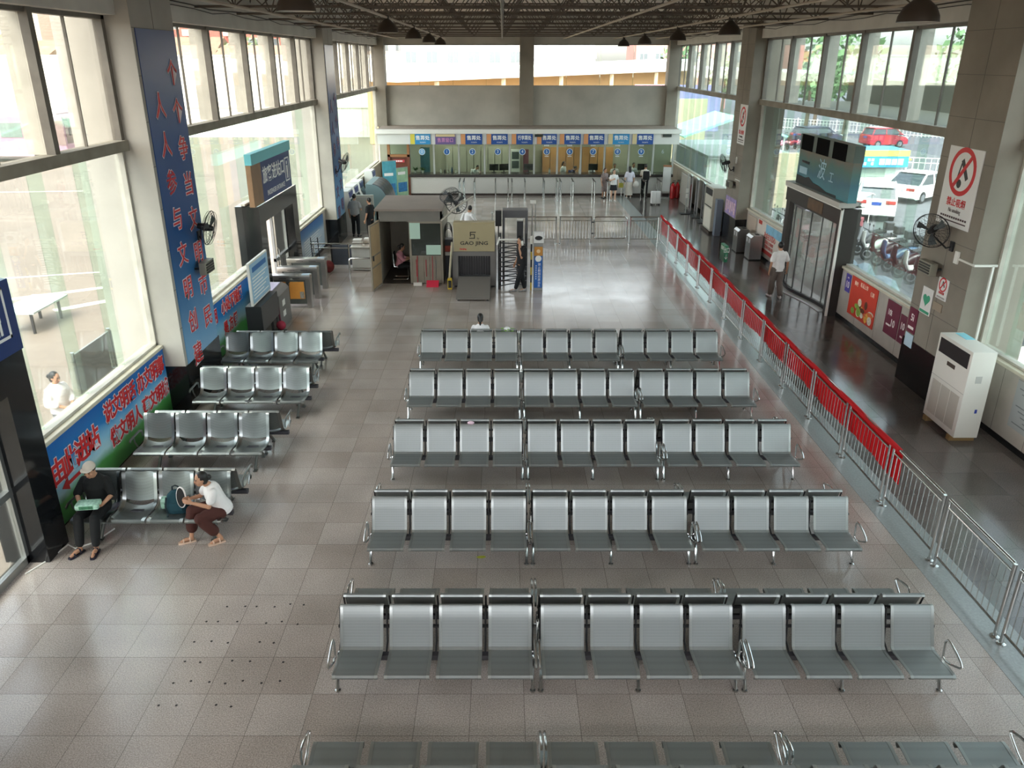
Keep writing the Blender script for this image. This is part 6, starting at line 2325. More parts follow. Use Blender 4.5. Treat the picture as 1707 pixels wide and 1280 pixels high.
q.build('lettering', M('lett_f0e6e2', 'f0e6e2', 0.6), fv)
def red_frame(t, y0, y1, z0, z1):
    B().box(PX_ - .002, PX_, y0, y1, z0, z0 + .14).build('red_border', M('border_red', 'b3352c', 0.5), t)
    B().box(PX_ - .002, PX_, y1 - .5, y1 - .1, z1 - .16, z1 - .02).build('red_ribbon', M('border_red', 'b3352c', 0.5), t)
    B().box(PX_ - .0015, PX_, y0 + .05, y1 - 1.0, z1 - .35, z1 - .03).build('blue_sky', M('poster_sky', '7fb4cc', 0.5, var=.2, scale=4), t)
    b = B()
    text_bm(b, '社会主义核心', .24, on_right(PX_ - .004, (y0 + y1) / 2, z1 - .45), .0015, .9, .006)
    for r in range(2):
        text_bm(b, '富强民主文明和谐' if r == 0 else '爱国敬业诚信友善', .13, on_right(PX_ - .004, (y0 + y1) / 2, z1 - .66 - .16 * r), .0015, .9, .002)
    b.build('lettering', M('lett_c0504a', 'c0504a', 0.6), t)
poster(26.95, 30.0, .28, 1.36, 'd9d0c4', 'long cream poster with red characters and red border behind the bins', art=red_frame)
poster(30.2, 31.3, .5, 1.3, 'b9a898', 'faded beige poster beside the far stone column')
# flower-print posters on the far column
fp = thing('colour_poster', 'violet and pink picture poster low on the far stone column', 'poster', (0, 0, 0))
B().box(9.236, 9.256, 31.6, 33.1, 1.05, 1.75).build('sheet', M('violet_print', '9a86b4', 0.5, var=.35, scale=5), fp)
q = B()
for k in range(5):
    q.box(9.23, 9.236, 31.7 + .28 * k, 31.88 + .28 * k, 1.15 + .1 * (k % 2), 1.6)
q.build('picture', M('pink_print', 'd0b0b8', 0.5, var=.4, scale=9), fp)
# notice on the wall past the air conditioner
nt_ = thing('wall_notice', 'grey notice sheet with rows of print behind the tall air conditioner', 'notice', (0, 0, 0))
B().box(9.685, 9.695, 12.9, 13.75, .42, 1.36).build('sheet', M('grey_sheet', 'a9adac', 0.5), nt_)
q = B()
for r in range(9):
    q.box(9.681, 9.685, 13.0, 13.65 - .1 * ((r * 3) % 4), .52 + .085 * r, .54 + .085 * r)
q.build('lettering', M('grey_print', '7d8282', 0.6), nt_)
# socket, conduit on the near column
so = thing('wall_socket', 'white socket box and conduit on the near stone column', 'socket', (0, 0, 0))
B().box(9.22, 9.256, 15.78, 15.92, 3.05, 3.3, .004).build('box', white_pl, so)
B().box(9.235, 9.256, 15.23, 15.78, 3.14, 3.18).build('conduit', white_pl, so)
B().box(9.24, 9.7, 15.19, 15.23, 3.14, 3.18).build('conduit', white_pl, so)
B().box(9.6, 9.64, 15.19, 15.23, 1.5, 3.16).build('conduit', white_pl, so)
so2 = thing('wall_socket', 'white socket box and conduit on the far stone column', 'socket', (0, 0, 0))
B().box(9.22, 9.256, 32.1, 32.25, 3.1, 3.35, .004).build('box', white_pl, so2)
B().box(9.235, 9.256, 31.5, 32.1, 2.5, 2.53).build('conduit', white_pl, so2)
# bits on the floor and seats
lf = B().prism([(-.07, 0), (-.02, .03), (.05, .035), (.08, .0), (.03, -.03), (-.03, -.03)], 0, .004, 'z').build('fallen_leaf', M('yellow_leaf', 'b5b83a', 0.6), loc=(-.32, 9.98, .004))
tag(lf, 'small yellow leaf lying on the floor under the fourth bench row', 'leaf')
ts_ = B().ball((0, 0, 0), .05, 8, 6, (1.3, .8, .7)).build('tissue', M('pink_tissue', 'dcbcc8', 0.8), smooth=True, loc=(-.56, 12.83, .885))
tag(ts_, 'crumpled pink tissue on top of a third row backrest', 'tissue')
rs_ = B().loft([[(.22 * math.cos(2 * PI * j / 14) * (.6 + .4 * math.sin(j * 2.7)), .1 * math.sin(2 * PI * j / 14) * (.7 + .3 * math.cos(j * 1.9)), z) for j in range(14)] for z in (.0004, .0016)]).build('floor_stain', M('red_smudge', '8a4438', 0.5, var=.2, scale=20), loc=(-1.35, 14.75, 0))
struct(rs_, 'small red smudge on the floor before the second bench row', 'floor')
# old bolt holes in rows on the floor
b = B()
rr = random.Random(4)
for r in range(6):
    y = 7.05 + .36 * r
    for c in range(7):
        x = -3.95 + .21 * c + rr.uniform(-.03, .03)
        if rr.random() < .75:
            yy = y + rr.uniform(-.03, .03)
            b.loft([[(x + .016 * math.cos(2 * PI * j / 8), yy + .016 * math.sin(2 * PI * j / 8), z) for j in range(8)] for z in (.0005, .0018)])
o = b.build('floor_bolt_holes', M('bolt_hole', '26221f', 0.8))
struct(o, 'rows of old bolt holes in the open floor', 'floor')
cw = B().tube([(-6.66, 10.3, .012), (-6.5, 10.2, .012), (-6.3, 10.35, .012), (-6.15, 10.75, .012)], .012, 5)
cw.tube([(-6.66, 10.3, .012), (-6.75, 9.9, .012), (-6.9, 9.55, .012)], .012, 5)
tag(cw.build('white_cable', white_pl), 'white cable on the floor at the black granite door jamb', 'cable')

# ---------------------------------------------------------------- people
def remeshed(b, name, mat, parent, vox, smooth=2):
    """weld overlapping limbs into one continuous skin"""
    bmesh.ops.recalc_face_normals(b.bm, faces=b.bm.faces)
    me = bpy.data.meshes.new(name)
    b.bm.to_mesh(me)
    b.bm.free()
    o = bpy.data.objects.new(name, me)
    C.objects.link(o)
    md_ = o.modifiers.new('weld', 'REMESH')
    md_.mode = 'VOXEL'
    md_.voxel_size = vox
    dg = bpy.context.evaluated_depsgraph_get()
    me2 = bpy.data.meshes.new_from_object(o.evaluated_get(dg))
    o.modifiers.clear()
    o.data = me2
    bpy.data.meshes.remove(me)
    q = bmesh.new()
    q.from_mesh(me2)
    for _ in range(smooth):
        bmesh.ops.smooth_vert(q, verts=q.verts, factor=.5, use_axis_x=True, use_axis_y=True, use_axis_z=True)
    q.to_mesh(me2)
    q.free()
    me2.name = name
    me2.materials.clear()
    me2.materials.append(mat)
    me2.shade_smooth()
    o.parent = parent
    return o

SKIN = M('skin', 'b98a6c', 0.55, var=.05, scale=8)
HAIR = M('black_hair', '15120f', 0.45)
V = Vector

def limb(b, pts, rs, n=10):
    """tapering limb with rounded joints"""
    P = [V(p) for p in pts]
    fine, fr = [], []
    for i in range(len(P) - 1):
        for k in range(4):
            s = k / 4
            fine.append(P[i].lerp(P[i + 1], s))
            bulge = 1 + .06 * math.sin(PI * s)
            fr.append((rs[i] * (1 - s) + rs[i + 1] * s) * bulge)
    fine.append(P[-1])
    fr.append(rs[-1])
    b.tube(fine, fr, n)
    for p, r in zip(P, rs):
        b.ball(p, r, n, 8)

def torso(b, pel, neck, rgt, fat=1.0, grow=0.0, low=None):
    """stacked ovals from the hips to the shoulders; rgt points to the person's right"""
    pel, neck, rgt = V(pel), V(neck), V(rgt).normalized()
    ax = (neck - pel)
    L = ax.length
    ax.normalize()
    fw = ax.cross(rgt).normalized()
    rg = fw.cross(ax).normalized()
    prof = [(-.22, .10, .085, 0), (-.12, .155, .115, 0), (0, .165, .12, 0), (.2, .15, .108, .005), (.4, .15, .11, .01), (.62, .165, .118, .012), (.8, .172, .11, .0), (.92, .14, .085, -.01), (1.0, .075, .06, -.01), (1.06, .05, .05, 0)]
    if low is not None:
        prof = [(low, prof[1][1], prof[1][2], 0)] + [p for p in prof if p[0] > low]
    rings = []
    for t, w, d, off in prof:
        c = pel + ax * (t * L) + fw * off
        rings.append([c + rg * ((w * fat + grow) * math.cos(a)) + fw * ((d * fat + grow) * math.sin(a)) for a in [2 * PI * j / 16 for j in range(16)]])
    b.loft(rings)

def hand(b, wrist, d, palm_n, s=1.0, curl=.5, side=1):
    """palm, four unequal bent fingers and a thumb leaving the side of the palm"""
    w, d, n = V(wrist), V(d).normalized(), V(palm_n)
    n = (n - d * n.dot(d)).normalized()
    x = d.cross(n) * side
    rings = []
    for t, hw, ht in ((-.01, .024, .018), (.02, .034, .018), (.06, .042, .016), (.09, .041, .013)):
        c = w + d * t * s
        rings.append([c + x * hw * s * math.cos(a) + n * ht * s * math.sin(a) for a in [2 * PI * j / 10 for j in range(10)]])
    b.loft(rings)
    for k, (off, ln) in enumerate(((.031, .068), (.011, .078), (-.010, .072), (-.030, .056))):
        p = w + d * .085 * s + x * off * s
        pts = [p]
        ang = 0
        for seg, fr in enumerate((.45, .32, .23)):
            ang += curl * (.55 + .15 * seg + .05 * k)
            p = p + (d * math.cos(ang) + n * math.sin(ang)) * ln * fr * s * 1.05
            pts.append(p)
        b.tube(pts, [.0095 * s, .009 * s, .008 * s, .006 * s], 7)
    p0 = w + d * .022 * s + x * .03 * s
    p1 = p0 + (d * .6 + x * .75 + n * .25).normalized() * .035 * s
    p2 = p1 + (d * .9 + x * .2 + n * .45 * (curl + .3)).normalized() * .03 * s
    p3 = p2 + (d * .9 - x * .1 + n * .6 * (curl + .3)).normalized() * .024 * s
    b.tube([p0, p1, p2, p3], [.013 * s, .0115 * s, .0095 * s, .007 * s], 7)

def head(b, c, face, up, s=1.0):
    c, f = V(c), V(face).normalized()
    u = V(up)
    u = (u - f * u.dot(f)).normalized()
    r = f.cross(u)
    R = Matrix((r, f, u)).transposed()
    b.ball(c + u * .02 * s, .1 * s, 16, 12, (.74, .94, 1.05), R)
    b.ball(c - u * .055 * s + f * .022 * s, .068 * s, 14, 10, (.82, .92, .9), R)
    b.ball(c - u * .092 * s + f * .055 * s, .026 * s, 10, 8, (1.1, .9, .7), R)
    b.tube([c + u * .015 * s + f * .088 * s, c - u * .012 * s + f * .104 * s, c - u * .03 * s + f * .108 * s, c - u * .038 * s + f * .09 * s], [.008 * s, .011 * s, .015 * s, .012 * s], 8)
    for sg in (-1, 1):
        b.ball(c + r * sg * .076 * s - u * .008 * s - f * .006 * s, .026 * s, 10, 8, (.35, .6, 1.15), R)
        b.ball(c + r * sg * .043 * s - u * .03 * s + f * .06 * s, .026 * s, 10, 8, (1, .8, .8), R)
    return c, f, u, r

def face_bits(t, c, f, u, r, s=1.0):
    e = B()
    for sg in (-1, 1):
        e.ball(c + r * sg * .031 * s + u * .008 * s + f * .089 * s, .0105 * s, 8, 6, (1.3, .5, .7), Matrix((r, f, u)).transposed())
    e.build('eyes', M('eye_dark', '1a1512', 0.2), t, smooth=True)
    e = B()
    for sg in (-1, 1):
        e.tube([c + r * sg * .014 * s + u * .027 * s + f * .094 * s, c + r * sg * .032 * s + u * .033 * s + f * .092 * s, c + r * sg * .05 * s + u * .026 * s + f * .08 * s], .0045 * s, 5)
    e.build('eyebrows', HAIR, t)
    B().tube([c + r * -.022 * s - u * .062 * s + f * .088 * s, c - u * .061 * s + f * .096 * s, c + r * .022 * s - u * .062 * s + f * .088 * s], .0055 * s, 6).build('mouth', M('lips', '96594c', 0.5), t)

def person(label, loc, rz, J, wear, h=1.7, vox=.011, group=None, skin=None):
    """J: joints in local metres for a 1.7 m figure facing -y; wear: clothing choices"""
    s = h / 1.7
    g = lambda k: V(J[k]) * s
    t = thing('person', label, 'person', loc, rz, group)
    sk = skin or SKIN
    pel, neck = g('pelvis'), g('neck')
    rgt = (g('sh_r') - g('sh_l')).normalized()
    ax = (neck - pel).normalized()
    fat = wear.get('fat', 1.0)
    b = B()
    torso(b, pel, neck, rgt, fat * s, 0)
    hc = g('head')
    limb(b, [neck - ax * .03, neck.lerp(hc, .5), hc - V((0, 0, .02))], [.062 * s, .052 * s, .052 * s])
    c, f, u, r = head(b, hc, J['face'], J.get('up', (0, 0, 1)), s)
    for q in 'rl':
        sh, el, wr = g('sh_' + q), g('el_' + q), g('wr_' + q)
        limb(b, [sh, el, wr], [.05 * s, .038 * s, .026 * s])
        hip, kn, an = g('hip_' + q), g('kn_' + q), g('an_' + q)
        limb(b, [hip, kn, an], [.078 * s, .054 * s, .034 * s])
        toe = g('toe_' + q)
        heel = an + (an - toe) * .18
        heel.z = an.z - .045 * s
        b.tube([heel + V((0, 0, .01)), an + V((0, 0, -.03)) * s, an.lerp(toe, .5), toe], [.026 * s, .034 * s, .034 * s, .024 * s], 8)
        if vox > .012 and not wear.get('hands'):
            d = J.get('hd_' + q) or (wr - el)
            hand(b, wr, d, J.get('hn_' + q, (1 if q == 'r' else -1, 0, 0)), s * 1.1, J.get('curl', .45), 1 if q == 'r' else -1)
    # fingers stay separate: welded only at the palm
    body_parts = b
    if vox <= .012 or wear.get('hands'):
        for q in 'rl':
            wr, el = g('wr_' + q), g('el_' + q)
            d = J.get('hd_' + q) or (wr - el)
            hand(b, wr, d, J.get('hn_' + q, (1 if q == 'r' else -1, 0, 0)), s, J.get('curl_' + q, J.get('curl', .45)), 1 if q == 'r' else -1)
    remeshed(b, 'body', sk, t, min(vox, .011) if wear.get('hands') else vox)
    if wear.get('face', True):
        face_bits(t, c, f, u, r, s)
    R = Matrix((r, f, u)).transposed()
    # hair
    hs = wear.get('hair', 'short')
    hm = wear.get('hair_mat', HAIR)
    hb = B()
    if hs != 'none':
        hb.ball(c + u * .035 * s - f * .018 * s, .104 * s, 16, 12, (.8, .93, 1.0), R)
        if hs in ('bun', 'long', 'pony'):
            hb.ball(c - u * .02 * s - f * .045 * s, .085 * s, 12, 10, (.92, .75, 1.1), R)
        if hs == 'bun':
            hb.ball(c + u * .0 * s - f * .125 * s, .048 * s, 12, 8)
        if hs == 'long':
            bk = c - f * .085 * s
            hb.tube([bk, bk - V((0, 0, .16)) * s - f * .02 * s, bk - V((0, 0, .32)) * s - f * .015 * s, bk - V((0, 0, .45)) * s], [.075 * s, .085 * s, .075 * s, .03 * s], 10, ry=[.05 * s, .045 * s, .035 * s, .02 * s], up=f)
        if hs == 'pony':
            bk = c - f * .1 * s + u * .02
            hb.tube([bk, bk - f * .04 - V((0, 0, .1)) * s, bk - V((0, 0, .26)) * s], [.03 * s, .035 * s, .012 * s], 8)
        hair = remeshed(hb, 'hair', hm, t, .012)
        # open the face: drop whatever lies in front of the brow
        q = bmesh.new()
        q.from_mesh(hair.data)
        kill = []
        for v in q.verts:
            d_ = v.co - c
            if d_.dot(f) > (.035 * s if d_.dot(u) < .055 * s else .088 * s) and abs(d_.dot(r)) < .09 * s or (d_.dot(u) < -.055 * s and d_.dot(f) > -.03 * s and hs == 'short'):
                kill.append(v)
        bmesh.ops.delete(q, geom=kill, context='VERTS')
        q.to_mesh(hair.data)
        q.free()
    # shirt
    b = B()
    gr = wear.get('loose', .012) * s
    torso(b, pel, neck - ax * .006 * s, rgt, fat * s, gr, wear.get('hem', -.12))
    sl = wear.get('sleeve', .62)
    for q in 'rl':
        sh, el, wr = g('sh_' + q), g('el_' + q), g('wr_' + q)
        ctr = neck - ax * .12 * s
        b.tube([ctr.lerp(sh, .35), sh], [.062 * s, .054 * s + gr * .4], 10)
        if sl <= 1:
            limb(b, [sh, sh.lerp(el, sl)], [.052 * s + gr * .5, .049 * s + gr])
        else:
            limb(b, [sh, el, el.lerp(wr, sl - 1)], [.052 * s + gr * .5, .046 * s + gr, .036 * s + gr])
    remeshed(b, wear.get('top', 'shirt'), wear['top_mat'], t, max(vox, .011))
    # lower garment
    b = B()
    kind = wear.get('bottom', 'trousers')
    lg = wear.get('leg', .93)
    gl_ = wear.get('leg_loose', .012) * s
    mid = (g('hip_r') + g('hip_l')) / 2
    if kind == 'trousers':
        torso_low = B
        for q in 'rl':
            hip, kn, an = g('hip_' + q), g('kn_' + q), g('an_' + q)
            b.ball(hip, .095 * s * fat + gl_, 12, 8)
            b.ball(hip.lerp(pel, .6), .1 * s * fat + gl_, 12, 8)
            if lg > .5:
                limb(b, [hip, kn, kn.lerp(an, (lg - .5) * 2)], [.088 * s * fat + gl_, .064 * s + gl_, .047 * s + gl_ * 1.3])
            else:
                limb(b, [hip, hip.lerp(kn, lg * 2)], [.088 * s + gl_, .07 * s + gl_])
        b.ball(pel, .13 * s * fat + gl_ * .5, 14, 8, (1.05, .8, .75))
    else:
        kn = (g('kn_r') + g('kn_l')) / 2
        an = (g('an_r') + g('an_l')) / 2
        end = mid.lerp(kn, lg * 2) if lg <= .5 else kn.lerp(an, (lg - .5) * 2)
        rings = []
        pts_ = [pel + V((0, 0, .08)) * s, mid + V((0, 0, -.02)) * s, mid.lerp(end, .5), end]
        for p, w, d in zip(pts_, (.135, .175, .185 + gl_, .19 + gl_ * 2), (.1, .125, .13 + gl_, .14 + gl_ * 2)):
            fw = V((0, 0, 1)).cross(rgt).normalized()
            rings.append([p + rgt * w * s * math.cos(a) + fw * d * s * math.sin(a) for a in [2 * PI * j / 18 for j in range(18)]])
        b.loft(rings)
    remeshed(b, 'skirt' if kind == 'skirt' else 'trousers', wear['bottom_mat'], t, max(vox, .012))
    # shoes
    sm = wear.get('shoe_mat', black)
    for q in 'rl':
        an, toe = g('an_' + q), g('toe_' + q)
        d = (toe - an)
        d.z = 0
        d.normalize()
        heel = an - d * .055 * s
        z0 = min(an.z - .075 * s, toe.z - .028 * s)
        sd = d.cross(V((0, 0, 1)))
        if wear.get('sandal'):
            b = B()
            L = [(-.06, .03), (0, .036), (.09, .042), (.17, .044), (.215, .026)]
            out = [an + d * a * s + sd * w * s for a, w in L] + [an + d * a * s - sd * w * s for a, w in reversed(L)]
            b.loft([[V((p.x, p.y, z0 + zz)) for p in out] for zz in (-.004, .022)])
            for a, hh in ((.03, .085), (.13, .055)):
                p = an + d * a * s
                b.tube([V((p.x, p.y, z0 + .01)) + sd * .042 * s, V((p.x, p.y, z0 + hh)) + sd * .028 * s, V((p.x, p.y, z0 + hh + .01)), V((p.x, p.y, z0 + hh)) - sd * .028 * s, V((p.x, p.y, z0 + .01)) - sd * .042 * s], .007, 6, ry=.012)
            b.build('sandal', sm, t, smooth=40)
        else:
            b = B()
            zb_ = z0 + .035
            P4 = [V((heel.x, heel.y, zb_ + .015)), V((an.x, an.y, zb_ + .02)), V((an.x, an.y, zb_)) + d * .11 * s, V((an.x, an.y, zb_ - .008)) + d * .2 * s]
            b.tube(P4, [.036 * s, .042 * s, .044 * s, .026 * s], 10, ry=[.045, .05, .034, .022])
            b.build('shoe', sm, t, smooth=True)
    return t, c, f, u, r

STAND = dict(pelvis=(0, 0, .94), neck=(0, .01, 1.44), head=(0, -.02, 1.585), face=(0, -1, -.05), sh_r=(-.17, .01, 1.365), sh_l=(.17, .01, 1.365),
             el_r=(-.245, .03, 1.1), el_l=(.245, .03, 1.1), wr_r=(-.255, -.05, .86), wr_l=(.255, -.05, .86), hip_r=(-.09, 0, .9), hip_l=(.09, 0, .9),
             kn_r=(-.1, -.02, .49), kn_l=(.1, -.02, .49), an_r=(-.105, .02, .085), an_l=(.105, .02, .085), toe_r=(-.125, -.15, .03), toe_l=(.125, -.15, .03))
def pose(base, **k):
    d = dict(base)
    d.update(k)
    return d
SIT = dict(pelvis=(0, .05, .53), neck=(0, .08, 1.02), head=(0, .03, 1.17), face=(0, -1, -.1), sh_r=(-.17, .07, .945), sh_l=(.17, .07, .945),
           el_r=(-.24, -.02, .7), el_l=(.24, -.02, .7), wr_r=(-.13, -.2, .66), wr_l=(.13, -.2, .66), hip_r=(-.09, .02, .51), hip_l=(.09, .02, .51),
           kn_r=(-.11, -.38, .52), kn_l=(.11, -.38, .52), an_r=(-.11, -.42, .085), an_l=(.11, -.42, .085), toe_r=(-.13, -.6, .03), toe_l=(.13, -.6, .03))
cloth = lambda n, c, v=.06: M(n, c, 0.85, var=v, scale=9, bump=.25, bscale=28)

# man in a cap on the nearest curved bench
J = pose(SIT, head=(0.01, -.05, 1.165), neck=(0, .06, 1.03), face=(-.05, -1, -.22), up=(0, -.15, 1),
         el_r=(-.27, -.03, .74), el_l=(.27, -.03, .74), wr_r=(-.14, -.25, .69), wr_l=(.17, -.24, .66),
         hd_r=(.75, -.55, .0), hn_r=(.1, .1, -1), hd_l=(-.35, -.9, 0), hn_l=(-.6, .2, .9), curl=.55,
         kn_r=(-.13, -.4, .55), kn_l=(.12, -.42, .55), an_r=(-.14, -.52, .09), an_l=(.1, -.52, .09), toe_r=(-.22, -.69, .035), toe_l=(.11, -.71, .035))
t, c, f, u, r = person('seated man in cream cap, black shirt and black trousers holding a clear green package', (-6.25, 10.62, 0), .05, J,
       dict(top_mat=cloth('black_shirt_cloth', '0a0d0c'), bottom_mat=cloth('black_trouser_cloth', '0d0e0f'), top='shirt', sleeve=.9, hem=-.12, loose=.02, sandal=True, shoe_mat=M('navy_sandal', '1c1a2a', 0.5), hands=True, fat=1.0), 1.68, .01)
R = Matrix((r, f, u)).transposed()
b = B()
b.ball(c + u * .05 - f * .012, .112, 18, 10, (.82, .98, .85), R)
for _ in (0,):
    a = [PI * k / 10 for k in range(11)]
    arc = [c + r * .085 * math.cos(x) + f * (.08 + .06 * math.sin(x)) + u * (.066 - .006 * math.sin(x)) for x in a]
    base = [c + r * .085 * math.cos(x) + f * .06 + u * .068 for x in a]
    for k in range(10):
        q = [base[k], arc[k], arc[k + 1], base[k + 1]]
        b.loft([q, [p + u * .008 for p in q]])
o = b.build('cap', M('cream_cap', 'cfc4b4', 0.8, var=.05, scale=10), t, smooth=40)
q = bmesh.new()
q.from_mesh(o.data)
bmesh.ops.delete(q, geom=[v for v in q.verts if (v.co - c).dot(u) < .03], context='VERTS')
q.to_mesh(o.data)
q.free()
pk_m = M('clear_green_wrap', 'a9d2bc', 0.25, var=.35, scale=22)
pk = thing('snack_package', 'clear green wrapped package in the lap of the man in the cap', 'package', (-6.23, 10.33, .655), .12)
B().box(-.17, .17, -.1, .1, 0, .09, .03).build('wrap', pk_m, pk, smooth=40)
B().box(-.1, .1, -.103, .103, .02, .07).build('label', M('green_label', '3f7a58', 0.5, var=.4, scale=30), pk)

# woman in white leaning forward on the end of the bench
J = pose(SIT, pelvis=(0, .1, .54), neck=(0, -.07, .99), head=(0, -.17, 1.12), face=(.05, -1, -.02), up=(0, -.1, 1), sh_r=(-.165, -.05, .925), sh_l=(.165, -.05, .925),
         el_r=(-.22, -.18, .71), el_l=(.2, -.15, .7), wr_r=(-.1, -.38, .78), wr_l=(.1, -.38, .8), hd_r=(.25, -.7, .35), hd_l=(-.2, -.75, .35), hn_r=(.9, 0, -.2), hn_l=(-.9, 0, -.2), curl=.6,
         kn_r=(-.12, -.36, .54), kn_l=(.14, -.3, .5), an_r=(-.08, -.44, .09), an_l=(.2, -.04, .1), toe_r=(-.11, -.62, .035), toe_l=(.2, -.22, .035))
t, c, f, u, r = person('seated woman in white T-shirt and brown trousers leaning forward at the bench end', (-4.40, 10.56, 0), -1.0, J,
       dict(top_mat=cloth('white_tee_cloth', 'e9e6e2'), bottom_mat=cloth('brown_trouser_cloth', '452018'), sleeve=.6, hem=-.16, loose=.024, leg=.82, leg_loose=.035, sandal=True, shoe_mat=M('beige_sandal', 'd4b8a0', 0.5), hair='bun', hands=True, fat=1.05), 1.6, .01)
ov = thing('hand_mirror_bag', 'black oval with a white rim held by the leaning woman', 'bag', (-4.88, 10.48, .74), 0)
n = 24
el = lambda a, k: V((.015 * math.sin(3 * a) * 0, 0, 0)) + V((.075 * k * math.cos(a), 0, .17 * k * math.sin(a)))
b = B()
b.loft([[el(2 * PI * j / n, 1) + V((0, y, 0)) for j in range(n)] for y in (-.012, .012)])
b.build('panel', M('black_cloth', '141212', 0.7), ov, smooth=40)
B().tube([el(2 * PI * j / n, 1.03) for j in range(n)], .013, 8, closed=True).build('rim', M('white_rim', 'e6e2de', 0.5), ov, smooth=True)
ov.rotation_euler = (0, .12, -.3)
bp = thing('backpack', 'dark teal backpack standing on the curved bench seat', 'backpack', (-5.02, 10.62, .415), .1)
b = B()
rings = []
for z, w, d in ((0, .15, .09), (.06, .165, .1), (.2, .16, .095), (.3, .13, .075), (.36, .07, .045), (.375, .03, .02)):
    rings.append([(w * math.copysign(abs(math.cos(a)) ** .6, math.cos(a)), d * math.copysign(abs(math.sin(a)) ** .6, math.sin(a)), z) for a in [2 * PI * j / 20 for j in range(20)]])
b.loft(rings)
b.build('body', cloth('teal_cloth', '14404a', .12), bp, smooth=True)
b = B()
b.tube([(-.05, .02, .36), (-.045, .02, .42), (.0, .02, .44), (.045, .02, .42), (.05, .02, .36)], .012, 6)
b.tube([(-.12, -.09, .3), (-.14, -.13, .15), (-.13, -.1, .02), (-.13, -.2, -.05)], .014, 6, ry=.006)
b.build('strap', M('dark_strap', '10262c', 0.8), bp, smooth=True)
B().box(-.1, .1, -.118, -.08, .05, .2, .02).build('pocket', cloth('teal_cloth', '14404a', .12), bp, smooth=30)
pk2 = thing('snack_package', 'clear green wrapped package on the bench behind the backpack', 'package', (-5.2, 10.78, .425), .3)
B().box(-.14, .14, -.1, .1, 0, .13, .03).build('wrap', pk_m, pk2, smooth=40)
B().box(-.08, .08, -.103, .103, .03, .1).build('label', M('green_label', '3f7a58', 0.5, var=.4, scale=30), pk2)

# woman sitting with her back to us behind the first row
seatmen = M('white_blouse', 'e4e2e0', .8)
J = pose(SIT)
person('seated woman in white blouse with dark pony tail, seen from behind, first row', (-.53, 18.42, 0), PI, J,
       dict(top_mat=cloth('white_blouse_cloth', 'e4e2e0'), bottom_mat=cloth('navy_trouser_cloth', '1f2a44'), hair='pony', sleeve=.7), 1.58, .013)
fb = thing('flower_bag', 'bag with green leaves and white paper on the seat beside the woman', 'bag', (.12, 18.25, .43))
B().lathe([(.1, 0), (.13, .1), (.15, .3), (.14, .33)], n=14).build('bag', M('clear_bag', 'cfd8c8', 0.4, var=.2, scale=10), fb, smooth=True)
b = B()
rr = random.Random(8)
for k in range(40):
    a, rad = rr.uniform(0, 2 * PI), rr.uniform(.02, .16)
    p = V((rad * math.cos(a), rad * math.sin(a), .36 + rr.uniform(-.02, .08)))
    b.ball(p, .035, 6, 4, (1, 1, .5))
b.build('leaves', M('fresh_leaves', '7fae4c', 0.6, var=.3, scale=20), fb, smooth=True)
b = B()
b.ball((0, 0, .42), .09, 8, 6, (1, .7, .7))
b.build('paper', M('white_paper', 'e9eae6', 0.7), fb, smooth=True)

# man on the phone by the turnstile
J = pose(STAND, head=(-.01, -.05, 1.58), face=(.1, -1, -.15), el_l=(.24, -.16, 1.14), wr_l=(.115, -.17, 1.40), hd_l=(-.12, .25, 1), hn_l=(-1, .2, .1), curl_l=.6,
         el_r=(-.25, .05, 1.1), wr_r=(-.24, -.08, .86), kn_l=(.02, -.1, .5), an_l=(-.1, -.16, .085), toe_l=(-.2, -.31, .03), an_r=(.0, .12, .085), toe_r=(-.02, -.06, .03), kn_r=(-.06, .05, .49))
person('standing man in black T-shirt and trousers, phone at his ear, by the turnstile', (.62, 24.62, 0), -PI / 2 + .55, J,
       dict(top_mat=cloth('black_tee_cloth', '121113'), bottom_mat=cloth('black_jean_cloth', '101114'), sleeve=.75, shoe_mat=M('white_black_shoe', '8f8d8c', 0.5, var=.6, scale=20), hands=True, loose=.02), 1.76, .011)
M4 = Matrix.Rotation(-PI / 2 + .55, 4, 'Z')
pc = V((.62, 24.62, 0)) + (M4 @ V((.095, -.05, 1.51))) * 1.035
ph = thing('mobile_phone', 'white mobile phone held at the ear of the man in black', 'phone', pc, -PI / 2 + .55)
B().cbox((0, 0, .03), (.012, .07, .15), (.2, 0, 0), .004).build('case', white_pl, ph, smooth=30)

# man walking along the corridor by the curved glass doors
J = pose(STAND, el_r=(-.26, .06, 1.1), wr_r=(-.3, -.02, .84), el_l=(.26, .05, 1.1), wr_l=(.27, .0, .84), an_r=(-.1, .14, .1), kn_r=(-.1, .0, .49), toe_r=(-.13, -.03, .03), an_l=(.1, -.1, .085), kn_l=(.1, -.08, .49), toe_l=(.12, -.27, .03))
person('man in white T-shirt and grey trousers walking past the curved glass doors', (8.52, 23.95, 0), PI + .15, J,
       dict(top_mat=cloth('white_tee_cloth', 'e9e6e2'), bottom_mat=cloth('grey_trouser_cloth', '6a6058'), sleeve=.68, hem=-.2, loose=.03, leg_loose=.028, shoe_mat=M('white_shoe', 'dcdad6', 0.5), hands=True), 1.74, .011)

# man in white shirt beyond the scanner
J = pose(STAND, neck=(0, -.06, 1.43), head=(-.03, -.12, 1.56), face=(.2, -1, -.3), el_r=(-.32, -.02, 1.14), wr_r=(-.42, -.1, .95), el_l=(.27, .02, 1.1), wr_l=(.25, -.12, .92))
person('man in white long sleeved shirt and black trousers beyond the baggage scanner', (-1.3, 30.4, 0), PI - .4, J,
       dict(top_mat=cloth('white_shirt_cloth', 'e9e8e6'), bottom_mat=cloth('black_trouser_cloth', '0d0e0f'), sleeve=1.8, hem=-.05), 1.76, .015)
